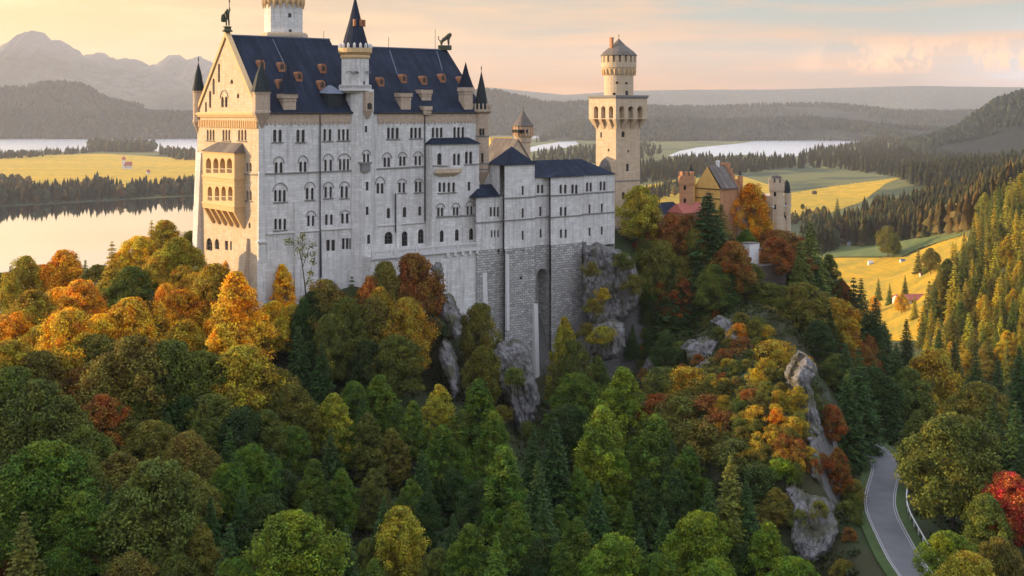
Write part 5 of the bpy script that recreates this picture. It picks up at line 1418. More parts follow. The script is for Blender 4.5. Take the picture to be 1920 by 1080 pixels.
def raw_mesh(name, v, f, rnd, mat):
    me = bpy.data.meshes.new(name); np_mesh(me, v, f)
    at = me.attributes.new('leaf', 'FLOAT', 'FACE'); at.data.foreach_set('value', np.asarray(rnd, np.float32))
    me.materials.append(mat)
    return me


def crown_mesh(name, seed, w, h, base, prof, ncl=70, nl=150, leaf=0.17):
    """leaf crown: clumps on and inside a profile of revolution that the seed bulges; leaves cover each clump"""
    rg = np.random.default_rng(seed)
    t = np.clip(rg.beta(1.15, 1.0, ncl), 0.01, 0.985)
    ang = rg.uniform(0, 2 * math.pi, ncl)
    rr = np.interp(t, [p[0] for p in prof], [p[1] for p in prof]) * w / 2
    lob = 1 + 0.24 * np.sin(ang * 2 + rg.uniform(0, 6)) + 0.16 * np.sin(ang * 3 + t * 7 + rg.uniform(0, 6)) + 0.10 * np.sin(ang * 5 + t * 13)
    inn = np.where(rg.random(ncl) < 0.75, rg.uniform(0.72, 0.98, ncl), rg.uniform(0.1, 0.7, ncl))
    R_ = rr * lob * inn * np.where(rg.random(ncl) < .10, rg.uniform(1.08, 1.28, ncl), 1.0)
    cz = base + t * (h - base)
    cl = np.stack([R_ * np.cos(ang), R_ * np.sin(ang), cz], 1)
    cr = w * rg.uniform(0.045, 0.105, ncl) * (1.5 if ncl < 90 else 1.0) * np.clip(0.55 + rr / w * 1.2, 0.5, 1.05)
    k = rg.integers(0, ncl, nl * ncl)
    d = rg.normal(size=(len(k), 3)); d[:, 2] += 0.25; d /= np.linalg.norm(d, axis=1, keepdims=True)
    rad = cr[k] * (0.35 + 1.0 * rg.random(len(k)) ** 0.9 + 0.25 * np.abs(rg.normal(size=len(k))))
    sq_ = np.array([1.0, 1.0, 0.8])
    c = cl[k] + d * rad[:, None] * sq_
    # droop at the rim of every clump
    c[:, 2] -= 0.22 * cr[k] * (d[:, 0] ** 2 + d[:, 1] ** 2)
    keep = c[:, 2] < h * 1.01
    c, d, k = c[keep], d[keep], k[keep]
    nr = d + rg.normal(size=d.shape) * 0.55 + np.array([0, 0, 0.35])
    return quads_mesh(name, c, nr, leaf * rg.uniform(0.65, 1.35, len(c)), rg.uniform(0.45, 0.8, (len(c), 1)), np.clip(0.5 + 0.22 * rg.normal(size=len(c)) + 0.14 * rg.normal(size=ncl)[k], 0, 1), M['leaf'], rg), cl


def trunk_mesh(name, h, r, cl, seed, nlimb=8, top=0.8):
    rg = np.random.default_rng(seed); q = MB()
    pts = [Vector((0.15 * r * math.sin(i), 0.15 * r * math.cos(i * 1.7), z)) for i, z in enumerate(np.linspace(-2.0, h * top, 7))]
    q.tube(pts, [r * 1.35] + [r * (1 - 0.85 * i / 6) for i in range(1, 7)], 7)
    if cl is not None:
        for c in cl[rg.permutation(len(cl))[:nlimb]]:
            z0 = max(h * 0.15, min(h * top * .9, c[2] * rg.uniform(0.55, 0.8)))
            p0 = Vector((0, 0, z0)); p2 = Vector(c) * 1.0; p1 = (p0 + p2) / 2 + Vector((0, 0, 0.3))
            q.tube([p0, p1, p2], [r * .38, r * .24, r * .08], 5)
    me = bpy.data.meshes.new(name); me.from_pydata([tuple(v) for v in q.v], [], q.f); me.materials.append(M['bark'])
    return me


def spruce_mesh(name, seed, w, h, base=0.06, levels=30, droop=0.35, leaf=0.22, per=14):
    rg = np.random.default_rng(seed); C = []; N = []; S = []; Rn = []
    for i in range(levels):
        t = (i + rg.uniform(-.3, .3)) / levels; t = min(max(t, 0), .985)
        z = h * (base + (1 - base) * t); L = w / 2 * (1 - t) ** 0.85 * rg.uniform(.8, 1.1) + 0.12
        nb = max(4, int(per * (0.45 + 0.65 * (1 - t)))); a0 = rg.uniform(0, 6.28)
        for j in range(nb):
            a = a0 + 2 * math.pi * j / nb + rg.normal() * .16; l = L * rg.uniform(.68, 1.12)
            m = max(6, int(l / 0.075)); s = rg.uniform(0.12, 1, m) ** 0.8
            side = rg.normal(size=m) * (0.08 + 0.17 * l * (1 - s) * 1.0)
            x = l * s; dz = -droop * l * s ** 1.4 + 0.10 * l * s ** 4 + rg.normal(size=m) * .05 - np.abs(side) * .25
            ca, sa = math.cos(a), math.sin(a)
            C.append(np.stack([x * ca - side * sa, x * sa + side * ca, z + dz], 1))
            nn = np.stack([np.full(m, ca * .5), np.full(m, sa * .5), np.full(m, 1.0)], 1) + rg.normal(size=(m, 3)) * .45
            N.append(nn); S.append(leaf * rg.uniform(.6, 1.3, m) * (0.75 + .25 * (1 - t))); Rn.append(np.clip(.35 + .35 * s + rg.normal(size=m) * .18 + rg.normal() * .1, 0, 1))
    C = np.concatenate(C); N = np.concatenate(N); S = np.concatenate(S); Rn = np.concatenate(Rn)
    return quads_mesh(name, C, N, S, np.full((len(C), 1), .55), Rn, M['needle'], rg)


ROUND = [(0, .55), (.12, .82), (.3, 1.0), (.5, .97), (.7, .80), (.85, .55), (.95, .30), (1, .12)]
EGG = [(0, .60), (.12, .88), (.25, 1.0), (.42, .90), (.6, .68), (.78, .44), (.9, .24), (1, .06)]
TALL = [(0, .5), (.15, .9), (.35, 1.0), (.6, .86), (.8, .58), (.92, .34), (1, .1)]
PROTO = {'B': [], 'C': [], 'F': [], 'S': [], 'D': []}
for i in range(5):
    me, cl = crown_mesh('broadleaf_crown', 11 + i, 10, 14, 2.6, ROUND if i % 2 else TALL, 260, 125)
    PROTO['B'].append((me, trunk_mesh('broadleaf_trunk', 14, .34, cl, i), 10, 14))
for i in range(4):
    me, cl = crown_mesh('conical_crown', 31 + i, 8, 15, 1.8, EGG, 240, 118, .155)
    PROTO['C'].append((me, trunk_mesh('conical_trunk', 15, .28, cl, 20 + i), 8, 15))
for i in range(4):
    PROTO['F'].append((spruce_mesh('spruce_crown', 51 + i, 7, 18, .05 + .02 * i, 40 + 2 * i, .30 + .06 * i), trunk_mesh('spruce_trunk', 18, .26, None, 40 + i, top=.97), 7, 18))
for i in range(4):
    me, cl = crown_mesh('shrub_crown', 71 + i, 5, 3.6, .1, [(0, .9), (.3, 1), (.6, .85), (.85, .5), (1, .15)], 60, 120, .12)
    PROTO['S'].append((me, trunk_mesh('shrub_stem', 3.6, .09, cl, 60 + i, 6), 5, 3.6))
for i in range(4):   # lighter spruces for the slope several hundred metres away
    PROTO['D'].append((spruce_mesh('slope_spruce_crown', 91 + i, 7.5, 18, .04, 24, .35, .42, 9), trunk_mesh('slope_spruce_trunk', 18, .26, None, 80 + i, 0, .97), 7.5, 18))

COLR = dict(dg=(.036, .066, .014), mg=(.078, .132, .015), bg=(.135, .205, .018), yg=(.30, .28, .028), ol=(.150, .140, .022), go=(.62, .42, .030),
            oo=(.37, .275, .025), orr=(.58, .30, .022), ru=(.22, .105, .020), re=(.38, .105, .026), gg=(.100, .122, .020))
WORD = dict(dg='dark green', mg='mid green', bg='bright green', yg='yellow-green', ol='olive', go='golden', oo='olive-gold', orr='orange', ru='rust-brown', re='red', gg='olive-green')
KIND = dict(B=('broadleaf_tree', 'tree', 'broadleaf tree'), C=('conical_tree', 'tree', 'leafy cone tree'), F=('spruce_tree', 'tree', 'spruce'), S=('shrub', 'shrub', 'shrub'), D=('slope_spruce', 'tree', 'spruce'))
TREES = []
rt_ = random.Random(21)


def _inp(x_, y_, poly):
    r = False; j = len(poly) - 1
    for i in range(len(poly)):
        xi, yi = poly[i]; xj, yj = poly[j]
        if (yi > y_) != (yj > y_) and x_ < (xj - xi) * (y_ - yi) / (yj - yi + 1e-9) + xi: r = not r
        j = i
    return r

CLIFFS = [
 [(1092, 466), (1120, 456), (1140, 462), (1162, 470), (1184, 484), (1196, 510), (1204, 545), (1190, 580), (1170, 600), (1140, 612), (1105, 606), (1092, 575)],
 [(822, 592), (826, 572), (838, 550), (848, 560), (862, 596), (866, 630), (854, 640), (838, 612)],
 [(808, 506), (814, 492), (824, 496), (830, 520), (820, 530)],
 [(820, 668), (830, 640), (844, 648), (856, 690), (862, 735), (850, 752), (838, 716)],
 [(922, 664), (934, 640), (950, 650), (968, 640), (990, 655), (1000, 700), (1012, 752), (1000, 800), (988, 834), (972, 812), (956, 768), (938, 730)],
 [(1280, 654), (1298, 640), (1340, 632), (1352, 642), (1338, 660), (1333, 690), (1316, 700), (1298, 692)],
 [(1340, 606), (1352, 594), (1374, 601), (1390, 622), (1382, 640), (1362, 636), (1348, 622)],
 [(1202, 716), (1201, 690), (1213, 666), (1244, 668), (1242, 680), (1224, 692), (1214, 716)],
 [(1484, 712), (1498, 680), (1512, 664), (1530, 686), (1532, 706), (1522, 722), (1530, 762), (1542, 804), (1548, 862), (1538, 912), (1520, 890), (1516, 836), (1508, 792), (1494, 750)],
 [(1470, 918), (1490, 905), (1515, 925), (1545, 930), (1568, 950), (1574, 1000), (1556, 1036), (1526, 1054), (1498, 1050), (1480, 1010), (1484, 960)],
 [(1108, 664), (1112, 612), (1140, 602), (1170, 606), (1172, 650), (1160, 672), (1128, 676)]]


def hides_road(x, y, z, w, h):
    px = x / y * F + CX; hw = w * .5 * F / y; top = HY + (CH - z - h) * F / y; bot = HY + (CH - z) * F / y
    for d in (176, 184, 192, 200, 208, 216, 221):
        if d > y - 1:
            xr = float(road_x(d)); pr = xr / d * F + CX; yr = HY + 65 * F / d
            if yr < 1075 and abs(pr - px) < hw * .85 + 2.0 * F / d and top < yr < bot: return True
    return False


def add_tree(kind, x, y, z, w, h, col, px, py):
    if 1480 < px < 1760 and py < 990 and py > 0 and hides_road(x, y, z, w, h): return None
    if not (kind == 'S' and w * F / y < 46) and py > 0:
        pc = HY + (CH - z - h * .45) * F / y; hx = w * .3 * F / y; hy = h * .3 * F / y
        if any(_inp(px + dx * hx, pc + dy * hy, c_) for c_ in CLIFFS for dx in (-1, 0, 1) for dy in (-1, 0, 1)): return None
    me, tm, pw, ph = rt_.choice(PROTO[kind])
    o = bpy.data.objects.new(KIND[kind][0], None); COL.objects.link(o)
    o.location = (x, y, z); o.rotation_euler = (0, 0, rt_.uniform(0, 6.28)); o.empty_display_size = 1
    o.scale = (w / pw, w / pw, h / ph)
    c = bpy.data.objects.new('crown', me); COL.objects.link(c); c.parent = o
    j = rt_.uniform(.85, 1.15); base = COLR[col]
    c.color = tuple(v * j * rt_.uniform(.93, 1.07) for v in base) + (1,)
    t = bpy.data.objects.new('stem' if kind == 'S' else 'trunk', tm); COL.objects.link(t); t.parent = o
    TREES.append((o, kind, col, px, py, w, y))
    return o


RATIO = dict(B=1.48, C=1.85, F=2.5, S=.75, D=2.4)
LIST = [
 # skyline row on the sunlit bank, left of the gable
 (4, 513, 62, 'B', 'ol'), (20, 497, 34, 'F', 'dg'), (47, 482, 50, 'B', 'oo'), (82, 497, 60, 'B', 'orr'), (120, 470, 92, 'B', 'orr'), (143, 474, 30, 'F', 'ol'), (160, 486, 36, 'F', 'gg'), (183, 497, 60, 'B', 'ol'), (210, 450, 62, 'F', 'oo'), (228, 472, 66, 'B', 'go'), (262, 444, 74, 'B', 'go'),
 (284, 411, 40, 'F', 'oo'), (310, 414, 72, 'B', 'oo'), (334, 446, 78, 'B', 'yg'), (356, 434, 44, 'B', 'ol'), (296, 480, 70, 'B', 'oo'), (342, 500, 62, 'B', 'oo'), (246, 500, 70, 'B', 'gg'),
 # second bank
 (62, 545, 100, 'B', 'oo'), (118, 540, 90, 'B', 'go'), (152, 526, 100, 'B', 'orr'), (196, 528, 56, 'B', 'yg'), (240, 526, 56, 'B', 'gg'), (285, 540, 66, 'F', 'dg'), (312, 532, 62, 'B', 'orr'), (338, 545, 84, 'B', 'orr'), (400, 496, 100, 'B', 'oo'), (366, 512, 60, 'B', 'go'), (427, 488, 26, 'B', 'go'),
 (245, 560, 100, 'B', 'go'), (290, 566, 90, 'B', 'go'), (376, 565, 70, 'B', 'oo'), (443, 511, 110, 'C', 'go'), (529, 496, 52, 'C', 'go'), (514, 566, 74, 'B', 'go'), (552, 572, 60, 'B', 'oo'), (480, 590, 60, 'B', 'oo'), (8, 592, 80, 'B', 'orr'), (42, 586, 86, 'B', 'orr'), (130, 580, 110, 'B', 'go'), (80, 610, 80, 'B', 'oo'),
 (195, 590, 90, 'B', 'go'), (350, 600, 90, 'B', 'oo'), (412, 610, 90, 'C', 'go'),
 # third
 (15, 640, 110, 'B', 'oo'), (75, 660, 100, 'B', 'ol'), (126, 640, 90, 'B', 'oo'), (185, 630, 100, 'B', 'ol'), (150, 688, 80, 'B', 'ru'), (250, 632, 140, 'B', 'ol'), (325, 640, 120, 'B', 'gg'), (375, 660, 110, 'B', 'gg'), (20, 690, 110, 'B', 'gg'), (455, 650, 120, 'B', 'oo'), (410, 690, 90, 'B', 'gg'),
 (507, 690, 90, 'B', 'ol'), (550, 722, 92, 'B', 'ol'), (580, 640, 60, 'B', 'dg'), (603, 640, 56, 'F', 'dg'), (560, 610, 60, 'F', 'dg'), (628, 625, 44, 'C', 'ru'), (640, 640, 40, 'C', 're'),
 (70, 716, 150, 'B', 'gg'), (118, 745, 120, 'B', 'gg'), (190, 742, 100, 'B', 'ru'), (222, 762, 80, 'B', 'ol'), (300, 722, 60, 'C', 'oo'), (345, 740, 80, 'B', 'dg'), (265, 745, 70, 'B', 'gg'), (400, 740, 90, 'B', 'gg'), (455, 765, 90, 'B', 'dg'), (500, 770, 80, 'B', 'gg'),
 (5, 766, 66, 'B', 'ol'), (160, 800, 110, 'B', 'gg'), (285, 790, 90, 'B', 'ol'), (350, 812, 100, 'B', 'ol'), (390, 800, 60, 'C', 'gg'),
 # lower left
 (80, 832, 170, 'B', 'mg'), (135, 850, 130, 'B', 'gg'), (225, 850, 110, 'B', 'ol'), (290, 866, 170, 'B', 'gg'), (350, 890, 110, 'B', 'ol'), (375, 845, 80, 'B', 'ol'), (470, 836, 100, 'B', 'mg'), (420, 870, 70, 'C', 'mg'), (545, 800, 70, 'B', 'mg'), (590, 862, 80, 'C', 'mg'), (530, 880, 60, 'B', 'dg'),
 (150, 925, 120, 'B', 'mg'), (45, 955, 90, 'F', 'ol'), (200, 960, 90, 'B', 'ol'), (285, 960, 90, 'B', 'dg'), (330, 950, 80, 'C', 'mg'), (378, 982, 76, 'C', 'ol'), (430, 978, 80, 'F', 'dg'), (500, 930, 90, 'B', 'dg'), (548, 962, 150, 'B', 'bg'), (6, 1030, 50, 'B', 'ru'), (110, 1030, 90, 'B', 'mg'), (240, 1040, 110, 'B', 'ol'), (10, 900, 70, 'B', 'gg'), (330, 1040, 90, 'B', 'gg'), (440, 1050, 90, 'B', 'mg'),
 # centre
 (626, 738, 78, 'C', 'yg'), (664, 716, 56, 'B', 'mg'), (712, 704, 80, 'C', 'mg'), (775, 753, 64, 'C', 'mg'), (690, 775, 76, 'C', 'gg'), (660, 800, 60, 'B', 'mg'), (823, 722, 62, 'C', 'yg'), (735, 804, 62, 'C', 'ol'), (830, 798, 84, 'C', 'mg'), (898, 712, 96, 'C', 'mg'), (868, 770, 64, 'C', 'gg'), (926, 772, 80, 'C', 'mg'), (945, 838, 110, 'C', 'mg'), (640, 880, 70, 'C', 'mg'), (700, 880, 66, 'C', 'gg'),
 (770, 900, 64, 'C', 'mg'), (750, 952, 100, 'B', 'yg'), (802, 924, 66, 'C', 'dg'), (880, 984, 84, 'C', 'mg'), (968, 944, 96, 'C', 'mg'), (845, 880, 60, 'B', 'dg'), (905, 900, 80, 'B', 'dg'), (650, 982, 70, 'F', 'dg'), (690, 1010, 60, 'B', 'gg'), (820, 1030, 70, 'B', 'gg'), (1050, 948, 60, 'C', 'mg'), (1082, 972, 84, 'C', 'mg'), (600, 1000, 70, 'F', 'dg'),
 (1150, 1004, 110, 'B', 'bg'), (1180, 938, 44, 'F', 'mg'), (1084, 880, 64, 'C', 'mg'), (1130, 762, 110, 'C', 'bg'), (1156, 842, 72, 'C', 'bg'), (1168, 690, 100, 'C', 'bg'), (1120, 668, 60, 'C', 'gg'), (1080, 700, 90, 'B', 'mg'), (1230, 778, 100, 'C', 'mg'), (1040, 780, 80, 'F', 'dg'), (1010, 860, 90, 'F', 'dg'), (1000, 800, 60, 'F', 'dg'), (1210, 900, 80, 'C', 'dg'), (1060, 760, 80, 'B', 'dg'),
 (1290, 838, 74, 'C', 'mg'), (1310, 962, 110, 'B', 'bg'), (1245, 950, 60, 'F', 'dg'), (1340, 1050, 80, 'B', 'bg'), (1440, 980, 84, 'C', 'bg'), (1486, 1046, 90, 'B', 'bg'), (1370, 850, 90, 'F', 'ol'), (1400, 900, 70, 'F', 'dg'), (1270, 880, 70, 'C', 'dg'), (1010, 1010, 70, 'C', 'dg'), (1230, 1040, 80, 'B', 'mg'), (1390, 1020, 70, 'B', 'dg'), (1190, 820, 70, 'C', 'mg'), (1330, 900, 80, 'F', 'dg'),
 # right of the road and in the gully
 (1750, 655, 110, 'B', 'oo'), (1700, 690, 90, 'B', 'gg'), (1785, 778, 150, 'B', 'gg'), (1722, 770, 80, 'C', 'gg'), (1832, 718, 90, 'B', 'ol'), (1862, 742, 70, 'F', 'dg'), (1905, 750, 70, 'F', 'dg'), (1895, 888, 100, 'B', 're'), (1775, 998, 86, 'B', 'bg'), (1815, 1036, 90, 'B', 'yg'), (1880, 1010, 80, 'B', 'ol'), (1840, 850, 90, 'B', 'gg'), (1850, 930, 80, 'B', 'gg'), (1915, 830, 70, 'F', 'dg'),
 (1680, 640, 70, 'F', 'dg'), (1790, 640, 66, 'F', 'dg'), (1830, 655, 60, 'F', 'dg'), (1872, 672, 60, 'F', 'dg'), (1912, 650, 60, 'F', 'dg'), (1760, 615, 50, 'F', 'dg'), (1700, 596, 46, 'F', 'dg'), (1650, 610, 60, 'F', 'dg'), (1610, 650, 80, 'F', 'dg'), (1590, 690, 70, 'F', 'dg'),
 (1600, 518, 66, 'F', 'dg'), (1642, 556, 64, 'F', 'dg'), (1562, 560, 84, 'B', 'oo'), (1580, 610, 70, 'B', 'ru'), (1570, 840, 50, 'C', 'ru'), (1590, 830, 60, 'F', 'dg'), (1560, 760, 50, 'B', 'ru'), (1610, 962, 84, 'S', 'mg'), (1560, 1000, 50, 'S', 'mg'), (1592, 990, 30, 'S', 'ru'), (1545, 650, 70, 'B', 'dg'), (1555, 720, 60, 'B', 'gg'),
 (115, 900, 56, 'F', 'gg'), (205, 905, 60, 'F', 'dg'), (260, 905, 56, 'C', 'gg'), (395, 930, 60, 'F', 'dg'), (480, 990, 60, 'F', 'gg'), (455, 905, 56, 'F', 'dg'), (575, 935, 60, 'F', 'dg'), (620, 800, 56, 'F', 'dg'), (720, 930, 60, 'F', 'dg'), (850, 960, 60, 'F', 'dg'), (930, 1000, 70, 'F', 'mg'), (1020, 930, 70, 'F', 'dg'), (1120, 900, 64, 'F', 'dg'), (1000, 740, 56, 'F', 'dg'), (1260, 820, 60, 'F', 'dg'), (1200, 980, 60, 'F', 'dg'), (1380, 960, 60, 'F', 'gg'), (790, 840, 56, 'F', 'dg'), (870, 850, 56, 'C', 'mg'), (680, 740, 54, 'F', 'dg'), (510, 840, 60, 'F', 'dg'), (315, 770, 54, 'F', 'dg'), (430, 800, 60, 'F', 'dg'), (30, 860, 60, 'F', 'gg'), (1145, 930, 56, 'C', 'mg'), (1050, 1020, 70, 'C', 'mg'), (560, 1040, 80, 'C', 'mg'), (290, 1020, 80, 'C', 'gg'), (700, 1050, 80, 'C', 'mg'),
]
# trees and shrubs whose distance is given (last number): castle foot, spur, cliff
FIXED = [
 (610, 526, 92, 'B', 'ol', 232), (583, 548, 50, 'B', 'dg', 230), (660, 516, 54, 'F', 'dg', 232), (694, 520, 62, 'B', 'ru', 236), (650, 560, 60, 'B', 'gg', 226), (776, 477, 84, 'B', 'ru', 240), (722, 492, 66, 'B', 'ol', 238), (806, 500, 60, 'B', 'ol', 238), (850, 488, 46, 'C', 'gg', 244), (700, 560, 90, 'B', 'ol', 229), (762, 560, 90, 'B', 'oo', 230), (800, 585, 80, 'B', 'ol', 228), (740, 630, 90, 'B', 'gg', 222), (690, 640, 60, 'B', 'dg', 222), (800, 640, 80, 'B', 'gg', 222), (620, 590, 70, 'B', 'gg', 224), (570, 560, 50, 'C', 'dg', 228),
 (925, 538, 46, 'C', 'mg', 250), (900, 570, 60, 'B', 'ol', 244), (880, 620, 70, 'B', 'gg', 236), (965, 593, 60, 'B', 'orr', 246), (985, 610, 46, 'C', 'mg', 244), (875, 540, 44, 'B', 'dg', 246), (1058, 596, 44, 'C', 'yg', 250), (1075, 640, 60, 'B', 'gg', 248), (850, 660, 60, 'B', 'gg', 228), (905, 650, 60, 'B', 'ol', 232), (1130, 612, 40, 'S', 'yg', 262), (870, 580, 44, 'B', 'dg', 240), (712, 540, 54, 'B', 'oo', 232),
 (1200, 349, 80, 'B', 'yg', 300), (1178, 400, 50, 'B', 'oo', 292), (1282, 394, 90, 'B', 'ru', 306), (1240, 430, 80, 'B', 'ru', 298), (1330, 358, 110, 'F', 'dg', 298), (1352, 380, 70, 'F', 'ol', 302), (1408, 345, 70, 'B', 'orr', 312), (1400, 430, 50, 'C', 'mg', 304), (1372, 352, 60, 'B', 'ol', 316), (1458, 432, 84, 'B', 'ru', 306), (1520, 414, 86, 'F', 'gg', 304), (1492, 470, 60, 'B', 'ru', 300), (1240, 470, 90, 'F', 'dg', 290), (1290, 450, 80, 'F', 'dg', 292), (1200, 470, 70, 'B', 'ol', 288), (1358, 450, 84, 'F', 'dg', 292), (1215, 530, 80, 'B', 'oo', 278), (1262, 540, 64, 'B', 'ru', 276), (1230, 590, 80, 'B', 'gg', 266), (1320, 490, 90, 'F', 'dg', 284), (1420, 534, 80, 'B', 'gg', 286), (1466, 536, 80, 'B', 'gg', 285), (1390, 560, 80, 'B', 'dg', 278),
 (1530, 500, 70, 'F', 'dg', 298), (1500, 590, 110, 'B', 'mg', 272), (1440, 575, 70, 'B', 'ol', 274), (1550, 560, 70, 'F', 'dg', 284), (1190, 560, 60, 'C', 'gg', 272), (1180, 610, 60, 'B', 'dg', 264), (1250, 620, 60, 'C', 'dg', 258),
 (1415, 612, 90, 'S', 'ru', 252), (1450, 640, 90, 'S', 'oo', 244), (1480, 665, 80, 'S', 'oo', 232), (1390, 650, 80, 'S', 'ru', 244), (1340, 690, 90, 'S', 'ol', 232), (1290, 690, 80, 'S', 'oo', 232), (1245, 690, 70, 'S', 'gg', 234), (1430, 690, 90, 'S', 'oo', 226), (1470, 715, 80, 'S', 'oo', 218), (1380, 720, 90, 'S', 'ru', 222), (1330, 740, 90, 'S', 'ru', 216), (1280, 745, 80, 'S', 'ol', 216), (1235, 740, 70, 'S', 'ru', 220), (1420, 745, 90, 'S', 'oo', 212), (1465, 760, 80, 'S', 'oo', 207), (1370, 775, 90, 'S', 'ru', 206), (1310, 790, 90, 'S', 'ol', 202), (1430, 800, 90, 'S', 'gg', 200), (1480, 810, 70, 'S', 'oo', 198), (1380, 825, 90, 'S', 'gg', 196), (1500, 770, 50, 'S', 'gg', 206), (1462, 862, 60, 'S', 'bg', 190), (1420, 870, 70, 'S', 'dg', 188), (1505, 880, 60, 'S', 'gg', 190), (1455, 915, 60, 'C', 'ol', 184), (1520, 905, 50, 'S', 'ol', 188), (1510, 668, 30, 'S', 'go', 214), (1512, 700, 34, 'S', 'mg', 212), (1525, 740, 40, 'S', 'gg', 212), (1535, 800, 44, 'S', 'gg', 208),
 (1400, 492, 60, 'B', 'gg', 283), (1440, 530, 64, 'B', 'gg', 283), (1500, 492, 50, 'F', 'gg', 286), (1352, 430, 70, 'F', 'dg', 287), (1290, 404, 60, 'B', 'ru', 293), (1258, 402, 64, 'B', 'ru', 292), (1326, 362, 150, 'F', 'dg', 289), (1345, 470, 110, 'F', 'dg', 283), (1296, 520, 90, 'F', 'dg', 281), (1262, 500, 80, 'F', 'dg', 283), (1308, 428, 66, 'B', 'ol', 289), (1240, 452, 70, 'B', 'ol', 287), (1346, 410, 70, 'F', 'dg', 285), (1500, 450, 70, 'F', 'gg', 296), (1455, 444, 70, 'B', 'ru', 294),
 (1640, 770, 60, 'F', 'dg', 238),
 (1675, 740, 70, 'F', 'dg', 246),
 (1600, 760, 70, 'B', 'dg', 226),
 (1638, 690, 80, 'B', 'dg', 250),
 (1108, 492, 30, 'S', 'ol', 272), (1168, 474, 36, 'S', 'gg', 276), (1188, 515, 40, 'S', 'ol', 274), (1112, 560, 34, 'S', 'ol', 270), (1150, 592, 46, 'S', 'gg', 270), (1100, 606, 40, 'S', 'ol', 268), (1130, 540, 26, 'S', 'oo', 272), (1180, 575, 50, 'S', 'gg', 270), (965, 690, 40, 'S', 'gg', 231), (940, 760, 34, 'S', 'ol', 229), (990, 790, 34, 'S', 'gg', 229), (1495, 725, 30, 'S', 'oo', 203), (1500, 800, 40, 'S', 'ol', 196), (1540, 850, 40, 'S', 'ru', 194), (1520, 850, 34, 'S', 'gg', 192),
 (1500, 955, 40, 'S', 'gg', 182), (1535, 940, 36, 'S', 'ol', 182), (1475, 960, 44, 'S', 'gg', 182), (1580, 1010, 44, 'S', 'ol', 178), (1590, 940, 44, 'S', 'gg', 188), (1600, 900, 44, 'S', 'ol', 196), (1545, 1040, 44, 'S', 'gg', 172), (1500, 1055, 44, 'S', 'mg', 170), (1580, 1050, 34, 'S', 'ol', 172), (1585, 865, 40, 'S', 'dg', 202),
 (1195, 660, 60, 'S', 'ol', 250), (1260, 660, 70, 'S', 'ol', 244), (1150, 640, 60, 'B', 'gg', 258), (1600, 925, 40, 'S', 'gg', 194), (1545, 960, 40, 'S', 'ol', 184),
]
for px, py, wpx, kind, col in LIST:
    D = np.linspace(70, 420, 1200); x = (px - CX) / F * D
    top = CH - (py - HY) / F * D; h = wpx * D / F * RATIO[kind] * 1.0
    gz = ground(x, D); ok = top - gz <= h
    i = int(np.argmax(ok)) if ok.any() else int(np.argmin(top - gz - h))
    if not ok.any(): wpx = max(wpx, (top[i] - gz[i]) / RATIO[kind] / 1.25 * F / D[i])
    w_ = wpx * D[i] / F; hh_ = max(top[i] - gz[i], h[i] * .8) * 1.0
    add_tree(kind, x[i], D[i], gz[i] - .2, w_ * (1.35 if kind == 'F' else 1.06), hh_ + .2, col, px, py)
for px, py, wpx, kind, col, D in FIXED:
    x = (px - CX) / F * D; z = g1(x, D); top = CH - (py - HY) / F * D; w_ = wpx * D / F
    h = top - z; hn = w_ * RATIO[kind]
    if h < hn * .6: z = top - hn * .75; h = hn * .75          # on a ledge cut below the crown
    if kind == 'S' and h > hn * 1.3: z = top - hn; h = hn      # rooted on a rock
    if h > hn * 1.7 and kind in 'BC': h2 = hn * 1.7; w_ *= min(1.3, h / h2)
    add_tree(kind, x, D, z - .2, w_ * (1.35 if kind == 'F' else 1.06), h + .2, col, px, py)

# close shrub cover of the spur and the terrace slopes
_sp = [(1205, 620), (1290, 600), (1400, 600), (1480, 660), (1500, 760), (1530, 900), (1440, 900), (1330, 850), (1240, 790), (1200, 720)]
_got = []
for _ in range(6000):
    px, py = rt_.uniform(1200, 1540), rt_.uniform(595, 905)
    if not _inp(px, py, _sp) or any(abs(px - a) < 21 and abs(py - b_) < 13 for a, b_ in _got): continue
    if any(abs(px - a) < wr and abs(py - b_) < hr for a, b_, wr, hr in ((1316, 650, 30, 34), (1364, 606, 20, 22), (1222, 676, 16, 24), (1512, 760, 14, 90))): continue
    hp = hit_ground(px, py, 120, 600)
    if not hp: continue
    _got.append((px, py)); x, D, z = hp; w_ = rt_.uniform(2.2, 4.2)
    warm = (px - 1200) / 300 - abs(py - 720) / 260 + rt_.uniform(-.5, .5)
    col = rt_.choice(['oo', 'ru', 'ol', 'oo', 'oo', 'orr']) if warm > .45 else rt_.choice(['oo', 'ol', 'gg', 'ol', 'ru']) if warm > .05 else rt_.choice(['ol', 'gg', 'dg', 'gg'])
    add_tree('S', x, D, z - .3, w_, w_ * rt_.uniform(.6, .95), col, px, py - 12)

